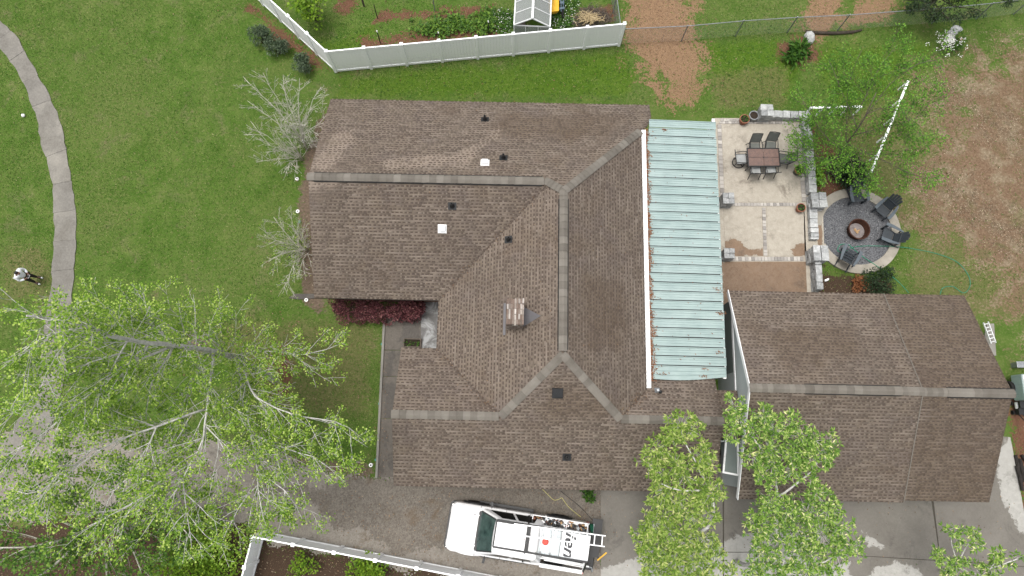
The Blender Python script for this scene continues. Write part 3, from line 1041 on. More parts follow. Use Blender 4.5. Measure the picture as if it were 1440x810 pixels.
def roof_slope(root, poly, eave, v, p, z0, course=0.121, pitch=0.185, pale=None, trim=0.02):
    """one shingled plane. poly in (a,b); eave = a point on the z0 line, v = unit up-slope direction in (a,b).
    Returns deck faces and shingle meshes in the root's local frame."""
    poly = np.array(poly, float)
    eave = np.array(eave, float)
    v = np.array(v, float)
    u = np.array([v[1], -v[0]])
    zf = lambda q: z0 + p * ((np.asarray(q) - eave) @ v)
    rel = poly - eave
    s0, s1 = (rel @ u).min(), (rel @ u).max()
    t0, t1 = (rel @ v).min(), (rel @ v).max()
    Vs, Fs = [], []
    cnt = 0
    up = np.array([-v[0] * p, -v[1] * p, 1.0])
    up /= np.linalg.norm(up)

    def quad_raised(sa, sb, ta, tb, ha, hb):
        """top face from (sa,ta) to (sb,tb), raised ha at the butt and hb at the top, with butt and side faces"""
        nonlocal cnt
        c4 = []
        for s_, t_, h_ in ((sa, ta, ha), (sb, ta, ha), (sb, tb, hb), (sa, tb, hb)):
            q = eave + u * s_ + v * t_
            c4.append(np.array([q[0], q[1], zf(q)]) + up * h_)
        lo = []
        for s_, t_ in ((sa, ta), (sb, ta), (sb, tb), (sa, tb)):
            q = eave + u * s_ + v * t_
            lo.append(np.array([q[0], q[1], zf(q)]) + up * 0.001)
        Vs.extend(c4 + lo)
        Fs.extend([(cnt, cnt + 1, cnt + 2, cnt + 3), (cnt + 4, cnt + 5, cnt + 1, cnt), (cnt + 5, cnt + 6, cnt + 2, cnt + 1), (cnt + 7, cnt + 4, cnt, cnt + 3)])
        cnt += 8

    def spans(ta, tb):
        """s-interval of the polygon common to both course edges"""
        out = []
        for tt in (ta + .004, tb - .004):
            xs = []
            for i in range(len(poly)):
                a_, b_ = rel[i], rel[(i + 1) % len(poly)]
                ya, yb = a_ @ v, b_ @ v
                if (ya - tt) * (yb - tt) < 0:
                    k_ = (tt - ya) / (yb - ya)
                    xs.append((a_ @ u) * (1 - k_) + (b_ @ u) * k_)
            xs.sort()
            out.append(xs)
        if not out[0] or not out[1] or len(out[0]) != len(out[1]):
            src = out[0] or out[1]
            return [(src[i], src[i + 1]) for i in range(0, len(src) - 1, 2)] if (out[0] and out[1]) else []
        return [((out[0][i] + out[1][i]) / 2, (out[0][i + 1] + out[1][i + 1]) / 2) for i in range(0, len(out[0]) - 1, 2)]

    tt = t0
    row = 0
    while tt < t1 - 0.02:
        te = min(tt + course, t1)
        tm = tt + (te - tt) * 0.46
        for (sa, sb) in spans(tt, te):
            sa, sb = sa + trim * 0, sb
            if sb - sa < .05:
                continue
            s = sa
            while s < sb - 1e-3:                     # upper, continuous half of the course
                e = min(sb, s + rnd.uniform(.55, 1.0))
                if sb - e < .15:
                    e = sb
                quad_raised(s, e, tm, te, .007, .002)
                s = e
            s = sa + (row % 2) * pitch * .5 + rnd.uniform(-.04, .04) - pitch
            while s < sb:                            # tabs over the dark shadow line
                w = pitch * rnd.uniform(.30, .56) if rnd.random() > .1 else pitch * rnd.uniform(.8, 1.3)
                a_, b_ = max(sa, s), min(sb, s + w)
                if b_ - a_ > .03:
                    quad_raised(a_, b_, tt, tm + .004, .013, .008)
                s += max(w + .03, pitch * rnd.uniform(.9, 1.12))
        tt += course
        row += 1
    return np.array(Vs), np.array(Fs), zf


def build_roof(root, off, slopes, caps, vents=(), mats=None, extra=None):
    """slopes: list of (poly, eave point, v, pitch, z0). deck slabs + joined shingles + single ridge caps"""
    roof_mb = MB()
    SV, SF, n = [], [], 0
    for (poly, eave, v, p, z0) in slopes:
        vs, fs, zf = roof_slope(root, poly, eave, v, p, z0)
        SV.append(vs)
        SF.append(fs + n)
        n += len(vs)
        pl = [Vector((q[0], q[1], float(zf(np.array(q))))) for q in poly]
        a = sum(pl[i].x * pl[(i + 1) % len(pl)].y - pl[(i + 1) % len(pl)].x * pl[i].y for i in range(len(pl)))
        if a < 0:
            pl.reverse()
        k = len(pl)
        dn = Vector((0, 0, -.16))
        roof_mb.face(pl, 0)
        roof_mb.face([q + dn for q in reversed(pl)], 1)
        for i in range(k):
            a_, b_ = pl[i], pl[(i + 1) % k]
            roof_mb.face([a_ + dn, b_ + dn, b_, a_], 1)
    roof = obj('roof', roof_mb, [M['underlay'], M['fascia']], root)
    SV = np.concatenate(SV)
    SF = np.concatenate(SF)
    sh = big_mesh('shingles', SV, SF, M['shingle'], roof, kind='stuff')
    for o in (sh, roof):
        co = np.zeros(len(o.data.vertices) * 3)
        o.data.vertices.foreach_get('co', co)
        co = co.reshape(-1, 3) + np.array(tuple(off))
        A = np.zeros(len(co), np.float32)
        for pl in PALE:
            ap = [ab(q[0], q[1], 3.6) for q in pl]
            A = np.maximum(A, np.clip(.5 + sdist(co, ap) / .8, 0, 1))
        o.data.attributes.new('pale', 'FLOAT', 'POINT').data.foreach_set('value', A.astype(np.float32))
        B_ = np.clip(.5 + (co[:, 0] - 15.43) * 4, 0, 1) * .68  # garage's eastern section mixed towards darker brown as a whole
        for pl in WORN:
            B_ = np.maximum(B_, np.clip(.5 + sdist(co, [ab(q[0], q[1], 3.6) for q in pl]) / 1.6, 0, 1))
        o.data.attributes.new('brown_tone', 'FLOAT', 'POINT').data.foreach_set('value', B_.astype(np.float32))
    vm = MB()
    for (p, q, drop) in vents:
        p, q = Vector(p), Vector(q)
        d = (q - p).normalized()
        s = Vector((-d.y, d.x, 0))
        for sg in (-1, 1):
            w = s * (.185 * sg) + Vector((0, 0, -.185 * drop + .055))
            vm.bar(p + w, q + w, .035, .05)
    if vents:
        obj('ridge_vent', vm, M['vent_black'], roof)
    for (p, q, slope_deg, length, lift) in caps:
        p, q = Vector(p), Vector(q)
        d = q - p
        L = d.length
        n_ = max(1, round(L / length))
        d.normalize()
        ang = math.atan2(d.y, d.x)
        elev = math.asin(d.z)
        cm = cap_mesh(slope_deg, L / n_)
        for i in range(n_):
            c_ = p + d * (L * (i + .5) / n_) + Vector((0, 0, lift + rnd.uniform(0, .006)))
            piece('ridge_cap', cm, roof, c_, (rnd.uniform(-.02, .02), -elev + rnd.uniform(-.015, .005), ang + rnd.uniform(-.03, .03)))
    return roof


CAPS = {}


def cap_mesh(slope, length):
    """a folded ridge shingle lying along x"""
    key = (round(slope, 2), round(length, 3))
    if key in CAPS:
        return CAPS[key]
    mb = MB()
    w, l = .165, length / 2 + .02
    tk = .014
    pr = [(-w, -w * slope), (-.03, -.01), (.03, -.01), (w, -w * slope)]
    for x, dz in ((-l, 0.0), (l, .03)):
        for y, z in pr:
            mb.v.append((x, y, z + dz + tk))
        for y, z in pr:
            mb.v.append((x, y, z + dz))
    fs = [(i, i + 1, 9 + i, 8 + i)[::1] for i in range(3)] + [(4 + i, 12 + i, 13 + i, 5 + i) for i in range(3)]
    fs = [(0, 8, 9, 1)[::-1], (1, 9, 10, 2)[::-1], (2, 10, 11, 3)[::-1]] + [(4 + i, 12 + i, 13 + i, 5 + i) for i in range(3)]
    fs += [(8, 9, 13, 12), (9, 10, 14, 13), (10, 11, 15, 14), (1, 0, 4, 5), (2, 1, 5, 6), (3, 2, 6, 7), (0, 8, 12, 4), (3, 7, 15, 11)]
    n = len(mb.v)
    mb.f = fs
    mb.m = [0] * len(fs)
    CAPS[key] = mesh_of('ridge_cap', mb, M['ridge'])
    return CAPS[key]


M['brick'] = None
t = NT('brick_wall')
br = t.n('ShaderNodeTexBrick')
t.l(t.coord(), br.inputs['Vector'])
br.inputs['Scale'].default_value = 4.2
br.inputs['Color1'].default_value = col(.26, .15, .11)
br.inputs['Color2'].default_value = col(.34, .21, .16)
br.inputs['Mortar'].default_value = col(.4, .37, .33)
M['brick'] = t.set(br.outputs['Color'], 0.9, 0, 0.2)

P0, ZE = 0.48, 2.5
house = thing('house', 'house with a brown shingled hip and valley roof and a pale teal metal porch roof', 'house', W(0, 5, 0), -PSI, local=True)
OFF[house] = Vector((0, 5, 0))                      # house parts are given in (a, b, z)


def gable_prism(mb, a0, a1, b0, b1, zw, zr, axis='a'):
    mid = (b0 + b1) / 2
    prof = [(b0, 0), (b1, 0), (b1, zw), (mid, zr), (b0, zw)]
    vs = []
    for a in (a0, a1):
        for b, z in prof:
            vs.append((a, b, z) if axis == 'a' else (b, a, z))
    mb.mesh(vs, [(0, 1, 2, 3, 4), (9, 8, 7, 6, 5)] + [(i, 5 + i, 5 + (i + 1) % 5, (i + 1) % 5) for i in range(5)])


mb = MB()
gable_prism(mb, -8.1, 1.0, 6.0, 14.3, 2.5, 4.4)
mb.box((3.1, 10.1, 1.22), (4.19, 8.4, 2.44))
obj('wall', mb, M['brick'], house)
mb = MB()
mb.box((1.1, 5.2, 1.21), (8.0, 9.4, 2.42))
obj('wall', mb, M['brick'], house)
mb = MB()
gable_prism(mb, -4.3, 7.8, -1.5, 3.2, 2.4, 3.55)
obj('wall', mb, M['brick'], house)

zr_n, zr_m, zr_s = ZE + P0 * 4.54, ZE + P0 * 5.05, ZE + P0 * 2.75
slopes = [
    ([(-8.42, 14.7), (5.82, 14.7), (5.82, 13.95), (5.62, 13.43), (5.3, 13.11), (1.85, 9.66), (1.35, 10.16), (-8.42, 10.16)], (0, 14.7), (0, -1), P0, ZE),
    ([(-8.42, 5.62), (-3.2, 5.62), (1.34, 10.16), (-8.42, 10.16)], (0, 5.62), (0, 1), P0, ZE),
    ([(-3.2, 3.6), (-.45, .85), (1.85, 3.15), (1.85, 9.66), (1.34, 10.16), (-3.2, 5.62)], (-3.2, 0), (1, 0), P0, ZE),
    ([(1.85, 3.15), (4.15, .85), (5.3, 2.0), (5.3, 13.11), (1.85, 9.66)], (6.9, 0), (-1, 0), P0, ZE),
    ([(-4.65, 3.6), (-4.65, .85), (-.45, .85), (-3.2, 3.6)], (0, 3.6), (0, -1), P0, ZE),
    ([(4.15, .85), (8.1, .85), (8.1, 2.85), (5.3, 2.85), (5.3, 2.0)], (0, 3.6), (0, -1), P0, ZE),
    ([(-4.65, -1.9), (8.1, -1.9), (8.1, .85), (4.15, .85), (1.85, 3.15), (-.45, .85), (-4.65, .85)], (0, -1.9), (0, 1), P0, ZE),
]
up = .02
caps = [
    ((-8.45, 10.16, zr_n + .06), (1.05, 10.16, zr_n + .06), P0, .29, 0),
    ((1.1, 10.2, zr_n + .03), (1.85, 9.68, zr_m + .03), .34, .2, 0),
    ((1.85, 9.3, zr_m + .07), (1.85, 3.3, zr_m + .07), P0, .3, 0),
    ((5.25, 13.06, zr_m - P0 * 3.4 + .03), (1.9, 9.71, zr_m + .03), .34, .24, 0),
    ((1.85, 3.15, zr_m + .03), (-.45, .85, zr_s + .03), .34, .26, 0),
    ((1.85, 3.15, zr_m + .035), (4.15, .85, zr_s + .035), .34, .26, 0),
    ((-4.67, .85, zr_s + .03), (-.55, .85, zr_s + .03), P0, .27, 0),
    ((4.2, .85, zr_s + .03), (8.12, .85, zr_s + .03), P0, .27, 0),
    ((1.85, 9.68, zr_m + .05), (1.85, 9.3, zr_m + .06), P0, .2, 0),
]
vents = [((-8.2, 10.16, zr_n), (1.0, 10.16, zr_n), P0), ((1.85, 9.35, zr_m), (1.85, 3.35, zr_m), P0)]
roof = build_roof(house, (0, 5, 0), slopes, caps, vents)


def roof_z(a, b):
    """height of the house roof over (a,b)"""
    cands = [ZE + P0 * (14.7 - b) if b > 9 else 0, ZE + P0 * (b - 5.62) if (b < 10.16 and a < 1.3) else 0]
    for (poly, eave, v, p, z0) in slopes:
        if sdist(np.array([[a, b]]), poly)[0] > -.02:
            return z0 + p * ((a - eave[0]) * v[0] + (b - eave[1]) * v[1])
    return ZE


def on_roof(px_, py_):
    """house coordinates of a roof point seen at a pixel"""
    z = 3.5
    for _ in range(25):
        a, b = ab(px_, py_, z)
        z += (roof_z(a, b) - z) * .6
    return Vector((a, b, z))


# leaves and straw lying on the roof, thicker in the valleys
Lp = []
for _ in range(420):
    if rnd.random() < .5:
        k_ = rnd.random()
        a_, b_ = ((-3.2 + 4.5 * k_, 5.62 + 4.5 * k_), (-3.2 + 2.7 * k_, 3.6 - 2.7 * k_), (4.2 + 1.1 * k_, .9 + 1.1 * k_))[rnd.randrange(3)]
        a_, b_ = a_ + rnd.gauss(0, .12), b_ + rnd.gauss(0, .12)
    else:
        a_, b_ = rnd.uniform(-8, 8), rnd.uniform(-1.8, 14.5)
    Lp.append((a_, b_, roof_z(a_, b_) + .025))
    if sum(sdist(np.array([[a_, b_]]), q_[0])[0] > 0 for q_ in slopes) == 0:
        Lp.pop()
V, T = leaf_quads(np.array(Lp), .06, up=2, aspect=.5)
big_mesh('roof_litter', V, T, M['leaf_dry'], roof, kind='stuff')

# plumbing vents, square caps, box vent
for (x_, y_) in ((682, 168), (708, 222), (636, 290), (715, 337), (797, 643)):
    q = on_roof(x_, y_)
    mb = MB()
    mb.box(q + Vector((0, 0, .02)), (.34, .30, .012), rot=Euler((math.atan(P0) * (1 if y_ in (290, 643) else -1 if y_ != 337 else 0), -math.atan(P0) if y_ == 337 else 0, 0)).to_matrix())
    mb.lathe(q, [(.11, .0), (.10, .06), (.055, .2), (.05, .36), (.038, .36), (.038, .2)], 10)
    obj('vent_pipe', mb, M['black_metal'], roof)
for (x_, y_, sg) in ((682, 229, -1), (622, 322, 1)):
    q = on_roof(x_, y_)
    mb = MB()
    e_ = Euler((sg * math.atan(P0), 0, 0)).to_matrix()
    mb.box(q + Vector((0, 0, .02)), (.36, .36, .012), rot=e_)
    mb.box(q + Vector((0, 0, .1)), (.26, .24, .14), rot=e_, taper=.92)
    for i in range(3):
        mb.box(q + Vector(((i - 1) * .08, 0, .175)), (.012, .24, .012), rot=e_)
    obj('square_vent', mb, M['trim_white'], roof)
q = on_roof(784, 553)
mb = MB()
e_ = Euler((math.atan(P0), 0, 0)).to_matrix()
mb.box(q + Vector((0, 0, .02)), (.42, .42, .012), rot=e_)
mb.box(q + Vector((0, 0, .12)), (.3, .3, .2), rot=e_, taper=.85)
mb.box(q + Vector((0, 0, .24)), (.34, .34, .03), rot=e_)
obj('box_vent', mb, M['black_metal'], roof)
q = on_roof(924, 549)
mb = MB()
e_ = Euler((-math.atan(P0), 0, 0)).to_matrix()
mb.box(q + Vector((0, 0, .03)), (.2, .2, .04), rot=e_)
mb.lathe(q, [(.09, .0), (.08, .16), (.05, .2)], 10, close=True)
obj('satellite_mount', mb, M['galv'], roof)
mb = MB()
mb.lathe(q + Vector((.1, -.06, 0)), [(.07, .0), (.07, .14), (.02, .18)], 10, close=True)
obj('vent_pipe', mb, M['black_metal'], roof)

# chimney: brick stack leaning away from the lens only by its height
ca_, cb_ = ab(728, 446, 3.95)
ca_, cb_ = ca_ - .12, cb_ - .03
ztop = 5.25
ch = obj('chimney', MB(), M['brick'], house)
bm_ = MB()
bw, bd, bh = .62, .92, .075
t = NT('chimney_brick')
oi = t.n('ShaderNodeObjectInfo')
c = t.ramp(oi.outputs['Random'], [(0, col(.16, .105, .085)), (.4, col(.25, .175, .14)), (.62, col(.33, .27, .23)), (.75, col(.62, .57, .52)), (.88, col(.15, .12, .1)), (1, col(.7, .66, .62))])
g1 = t.noise(30, 4, .7)
c = t.mix(.3, c, t.ramp(g1, [(.3, col(.12, .08, .06)), (.7, col(.5, .42, .36))]))
t.bump(g1, .5, .01)
M['chimney_brick'] = t.set(c, .92, 0, .15)
core = MB()
core.box((ca_, cb_, 4.4), (bw - .03, bd - .03, 1.66))
obj('mortar', core, M['light_stone'], ch)
brick = MB()
brick.box((0, 0, 0), (.225, .1, .062))
bme = mesh_of('brick', brick, M['chimney_brick'])
nlay = int((ztop - 3.75) / bh)
for i in range(nlay):
    z = 3.75 + (i + .5) * bh
    sh_ = (i % 2) * .12
    for sy in (-1, 1):
        for k in range(3):
            piece('brick', bme, ch, (ca_ - bw / 2 + .115 + k * .215, cb_ + sy * (bd / 2 - .05), z), (0, 0, rnd.uniform(-.02, .02)), (.92, 1, 1))
    for sx in (-1, 1):
        for k in range(4):
            piece('brick', bme, ch, (ca_ + sx * (bw / 2 - .05), cb_ - .36 + k * .24, z), (0, 0, math.pi / 2 + rnd.uniform(-.02, .02)))
mb = MB()
mb.box((ca_, cb_, ztop + .01), (bw - .02, bd - .02, .05), taper=.95)
for k in range(9):
    for j in range(5):
        piece('brick', bme, ch, (ca_ - bw / 2 + .04 + k * .073, cb_ - .4 + j * .2 + rnd.uniform(-.02, .02), ztop + .05 + rnd.uniform(-.02, .03)), (rnd.uniform(-.05, .05), rnd.uniform(-.2, .2), math.pi / 2 + rnd.uniform(-.05, .05)), (.85, .62, .8))
obj('chimney_cap', mb, simple('chimney_mortar_cap', col(.2, .16, .13), col(.42, .36, .31), 9, .9, fine=40, bump=.5), ch)
mb = MB()                                            # cricket behind the stack and the apron flashing before it
zc = ZE + P0 * (ca_ + .33 + 3.2)
x0_, x1_ = ca_ + bw / 2, ca_ + bw / 2 + .6
zr_ = zc + .34
ridge_a, ridge_b = Vector((x0_, cb_, zr_)), Vector((x1_ + .1, cb_, ZE + P0 * (x1_ + .1 + 3.2) + .02))
for sy in (-1, 1):
    e1 = Vector((x0_, cb_ + sy * .42, zc + .02))
    mb.face([e1, ridge_b, ridge_a] if sy < 0 else [e1, ridge_a, ridge_b])
M['flashing'] = simple('grey_flashing', col(.2, .19, .2), col(.26, .25, .26), 3, .6)
obj('cricket', mb, M['flashing'], ch)
mb = MB()
mb.box((ca_ - bw / 2 - .09, cb_ - .05, ZE + P0 * (ca_ - bw / 2 - .09 + 3.2) + .05), (.1, bd + .35, .05))
obj('flashing', mb, M['flashing'], ch)

# gutter and the metal porch roof
mb = MB()
gz = zr_m - P0 * 3.45
mb.box((5.39, 7.62, gz - .06), (.17, 11.05, .1))
mb.box((5.47, 7.62, gz - .01), (.03, 11.05, .05))
obj('gutter', mb, M['trim_white'], house, bevel=.01)

t = NT('teal_metal')
g1 = t.n('ShaderNodeTexNoise')
mp = t.n('ShaderNodeMapping')
mp.inputs['Scale'].default_value = (.35, 16, 1)
t.l(t.coord(), mp.inputs['Vector'])
st_ = t.noise(2.2, 6, .7, 0, mp.outputs[0])
n1 = t.noise(1.3, 5, .6)
c = t.ramp(n1, [(0.3, col(.34, .45, .435)), (0.7, col(.41, .51, .495))])
c = t.mix(t.math('MULTIPLY', t.step(st_, .53, .68), .5), c, col(.17, .23, .22))
oi = t.n('ShaderNodeObjectInfo')
c = t.mix(t.math('MULTIPLY', oi.outputs['Random'], .25), c, col(.34, .48, .46))
M['teal_metal'] = t.set(c, .42, 0, .4)
porch = obj('porch_roof', MB(), M['teal_metal'], house)
b_n, b_s, npan = 13.66, 2.64, 29
zW_, zE_ = gz - .06, gz - .21
a_w, a_e = 5.44, 8.56
# the panel's cross-section along b: flat pan, a tall seam rib, two minor ribs
def panel_mesh(width, aw, ae, wavy=False):
    mb = MB()
    prof = [(0, 0), (.012, .035), (.04, .035), (.055, 0), (width * .36, 0), (width * .385, .014), (width * .41, 0), (width * .66, 0), (width * .685, .014), (width * .71, 0), (width, 0)]
    n = 7
    for i in range(n):
        u_ = i / (n - 1)
        for (y, z) in prof:
            yy = y
            if wavy and y > width * .3:
                yy = y + (.10 * math.sin(u_ * 3.1 + .4) + .06 * (1 - u_)) * (y / width)
            mb.v.append((aw + (ae - aw) * u_, -yy, (zE_ - zW_) * u_ * ((ae - aw) / (a_e - a_w)) + z))
    k = len(prof)
    for i in range(n - 1):
        for j in range(k - 1):
            mb.f.append((i * k + j, i * k + j + 1, (i + 1) * k + j + 1, (i + 1) * k + j))
            mb.m.append(0)
    base = len(mb.v)
    mb.v += [(x, y, z - .012) for x, y, z in mb.v]
    for i in range(n - 1):
        for j in range(k - 1):
            mb.f.append((base + i * k + j, base + (i + 1) * k + j, base + (i + 1) * k + j + 1, base + i * k + j + 1))
            mb.m.append(0)
    for j in range(k - 1):
        mb.f.append((j, base + j, base + j + 1, j + 1))
        mb.f.append(((n - 1) * k + j + 1, base + (n - 1) * k + j + 1, base + (n - 1) * k + j, (n - 1) * k + j))
        mb.m += [0, 0]
    return mb
pw = (b_n - b_s) / npan
p_std = mesh_of('roof_panel', panel_mesh(pw - .034, 0, a_e - a_w), M['teal_metal'])
p_first = mesh_of('roof_panel', panel_mesh(pw - .034, .2, a_e - a_w), M['teal_metal'])
p_last = mesh_of('roof_panel', panel_mesh(pw + .06, .02, a_e - a_w - .0, True), M['teal_metal'])
for i in range(npan):
    me = p_first if i < 2 else (p_last if i == npan - 1 else p_std)
    piece('roof_panel', me, porch, (a_w + rnd.uniform(-.01, .015), b_n - i * pw, zW_ + .0015 * (i % 2)), (0, 0, rnd.uniform(-.002, .002)))
mb = MB()
for b in (2.7, 6.4, 10.1, 13.7):
    mb.box((8.5, b, 1.4), (.1, .1, 2.8))
mb.box((8.5, 8.2, zE_ - .12), (.12, 11.3, .14))
mb3 = MB()
mb3.mesh([(5.45, 2.75, zW_ - .03), (8.5, 2.75, zE_ - .03), (8.5, 13.0, zE_ - .03), (5.45, 13.0, zW_ - .03)], [(0, 1, 2, 3)])
obj('porch_deck', mb3, M['vent_black'], house)
obj('porch_post', mb, M['trim_white'], house)
# rusty pine straw caught behind the gutter and on the panels
n_ = 2600
bb = rng.uniform(2.4, 13.2, n_)
wob = .05 + .055 * (np.sin(bb * 9) + np.sin(bb * 4.3 + 1)) + .07 * np.clip((9.5 - bb) / 7, 0, 1) + .05
aa = a_w + .03 + np.abs(rng.normal(0, 1, n_)) * np.clip(wob, .02, .3) * .62
ex = rng.random(n_) < .03
aa[ex] = rng.uniform(a_w, a_e, ex.sum())
clump = rng.integers(0, 7, n_)
cl = np.array([(7.7, 2.95), (7.6, 2.62), (8.3, 3.6), (8.3, 6.2), (6.0, 2.66), (6.3, 13.2), (8.45, 5.2)])
k_ = rng.random(n_) < .05
aa[k_] = cl[clump[k_], 0] + rng.normal(0, .09, k_.sum())
bb[k_] = cl[clump[k_], 1] + rng.normal(0, .025, k_.sum())
zz = zW_ + (zE_ - zW_) * (aa - a_w) / (a_e - a_w) + rng.uniform(.015, .045, n_)
V, T = leaf_quads(np.stack([aa, bb, zz], 1), .09, up=1.5, aspect=.3)
big_mesh('pine_straw', V, T, M['straw'], porch, kind='stuff')

# ------------------------------------------------------------------ garage
PG = 0.5
garage = thing('garage', 'long gabled garage with a stepped brown shingled roof east of the house', 'garage', W(14, 2, 0), -PSI, local=True)
OFF[garage] = Vector((14, 2, 0))
zg = 2.6
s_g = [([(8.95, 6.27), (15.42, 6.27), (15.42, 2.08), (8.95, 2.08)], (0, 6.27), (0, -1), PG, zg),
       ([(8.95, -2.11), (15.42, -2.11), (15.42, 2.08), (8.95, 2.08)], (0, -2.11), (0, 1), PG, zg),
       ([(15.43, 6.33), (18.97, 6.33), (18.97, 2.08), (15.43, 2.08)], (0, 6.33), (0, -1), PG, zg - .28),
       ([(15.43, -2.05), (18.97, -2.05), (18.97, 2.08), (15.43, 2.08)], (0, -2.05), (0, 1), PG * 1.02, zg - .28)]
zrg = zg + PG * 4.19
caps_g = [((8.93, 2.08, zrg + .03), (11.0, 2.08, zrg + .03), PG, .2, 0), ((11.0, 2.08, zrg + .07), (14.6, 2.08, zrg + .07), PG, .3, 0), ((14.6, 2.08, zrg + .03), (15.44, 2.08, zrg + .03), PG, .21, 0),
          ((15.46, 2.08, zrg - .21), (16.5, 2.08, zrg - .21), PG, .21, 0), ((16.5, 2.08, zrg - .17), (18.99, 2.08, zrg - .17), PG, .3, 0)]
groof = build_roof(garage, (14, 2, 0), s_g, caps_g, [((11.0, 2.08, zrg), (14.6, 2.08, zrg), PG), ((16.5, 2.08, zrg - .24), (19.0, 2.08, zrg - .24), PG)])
mb = MB()
gable_prism(mb, 9.1, 15.3, -1.7, 5.9, 2.55, zrg - .42)
gable_prism(mb, 15.3, 18.9, -1.6, 5.8, 2.2, zrg - .75)
obj('wall', mb, M['siding'], garage)
mb = MB()
mb.box((9.085, 2.1, 2.42), (.03, 7.7, .16))
for sgn, b0 in ((1, -2.11), (-1, 6.27)):
    mb.bar((8.93, b0, zg - .1), (8.93, 2.08, zrg - .1), .03, .2)
obj('barge_board', mb, M['trim_white'], garage)
mb = MB()
for b0 in (-2.11, 6.27):
    mb.bar((15.425, b0, zg + .012), (15.425, 2.08, zrg + .012), .035, .02)
obj('rake_edge', mb, M['ridge'], garage)
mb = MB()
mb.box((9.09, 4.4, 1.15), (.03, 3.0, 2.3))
obj('shaded_siding', mb, M['siding_shade'], garage)  # lower wall lies in shade; the shade is put into a darker siding colour
# lean-to over the passage: a shingled piece and a grey-green metal awning edged in white
bw_ = thing('passage_roof', 'small shingled roof bridging the gap between house and garage', 'roof', W(8.55, 1.4, 2.6), -PSI, local=True)
OFF[bw_] = Vector((8.55, 1.4, 0))
bw_.location = W(8.55, 1.4, 0)
b1_ = ab(1026, 549, 2.7)[1]
build_roof(bw_, (8.55, 1.4, 0), [([(7.8, b1_), (9.07, b1_), (9.07, .75), (7.8, .75)], (0, b1_), (0, -1), .3, 2.68), ([(7.8, .2), (9.07, .2), (9.07, .75), (7.8, .75)], (0, .2), (0, 1), .3, 2.68 + .3 * (b1_ - .75) - .165)], [])
mb = MB()
mb.box((8.45, 0.1, 1.3), (1.2, .06, 2.5))
obj('passage_wall', mb, M['siding'], bw_)
aw = thing('awning', 'grey green awning with white edging in the gap beside the garage gable', 'awning', W(8.6, -.4, 0), -PSI, local=True)
OFF[aw] = Vector((8.6, -.4, 0))
q0, q1, q2, q3 = ab(1022, 606, 2.75), ab(1037, 606, 2.75), ab(1038, 668, 2.45), ab(1017, 664, 2.45)
pts = [Vector((q3[0], q3[1], 2.45)), Vector((q2[0], q2[1], 2.45)), Vector((q1[0], q1[1], 2.75)), Vector((q0[0], q0[1], 2.75))]
mb = MB()
mb.face(pts)
mb.face([p_ + Vector((0, 0, -.03)) for p_ in reversed(pts)])
for i in range(4):
    a_, b_ = pts[i], pts[(i + 1) % 4]
    mb.face([a_ + Vector((0, 0, -.03)), b_ + Vector((0, 0, -.03)), b_, a_])
obj('awning_panel', mb, M['siding_shade'], aw)
for i in (0, 1, 3):
    a_, b_ = pts[i], pts[(i + 1) % 4]
    mb = MB()
    mb.bar(a_ + Vector((0, 0, .0)), b_ + Vector((0, 0, .0)), .07, .08)
    obj('edging', mb, M['trim_white'], aw)
mb = MB()
for i in (0, 1):
    mb.box((pts[i].x, pts[i].y, 1.22), (.07, .07, 2.44))
obj('post', mb, M['trim_white'], aw)

# ------------------------------------------------------------------ white vinyl fences
def vinyl_fence(label, base, runs, group, h=1.83):
    """runs: list of (start, end, n_panels) in world coordinates; panels of tongue and groove boards between posts"""
    f = thing('privacy_fence', label, 'fence', base, group=group)
    posts = []
    for (p, q, n) in runs:
        p, q = Vector(p), Vector(q)
        u = (q - p).normalized()
        L = (q - p).length
        rz = math.atan2(u.y, u.x)
        for i in range(n + 1):
            c = p + u * (L * i / n)
            if all((c - o).length > .3 for o in posts):
                posts.append(c)
                mb = MB()
                mb.box(c + Vector((0, 0, h / 2 + .02)), (.127, .127, h + .04), rz)
                mb.box(c + Vector((0, 0, h + .055)), (.15, .15, .03), rz)
                mb.box(c + Vector((0, 0, h + .085)), (.14, .14, .035), rz, taper=.15)
                obj('fence_post', mb, M['white_vinyl'], f)
        for i in range(n):
            a = p + u * (L * i / n + .07)
            b = p + u * (L * (i + 1) / n - .07)
            s = Vector((-u.y, u.x, 0))
            for z, hh in ((h - .05, .14), (.12, .14)):
                mb = MB()
                mb.bar(a + Vector((0, 0, z)), b + Vector((0, 0, z)), .055, hh)
                obj('rail', mb, M['white_vinyl'], f)
            nb = 11
            pl = (b - a).length
            mb = MB()
            w = pl / nb
            for k in range(nb):
                c = a + u * ((k + .5) * w)
                mb.box(c + Vector((0, 0, h / 2 + .03)) + s * rnd.uniform(-.001, .001), (w - .004, .024, h - .36), rz)
            bo = obj('fence_boards', mb, M['white_vinyl'], f)
            bo['kind'] = 'stuff'
    return f


A = at(472.5, 101)
B = at(870, 64)
nwd = (at(300, -52) - at(472.5, 101))
vinyl_fence('long white vinyl fence turning a corner around the garden north of the house', A, [(A, B, 8), (A, at(322, -38), 6)], 'white vinyl fences')
c0 = at(373, 748)
vinyl_fence('white vinyl fence beside the gravel drive and the parked truck', c0, [(c0, at(760, 822), 7), (c0, at(352, 830), 2)], 'white vinyl fences', 1.5)

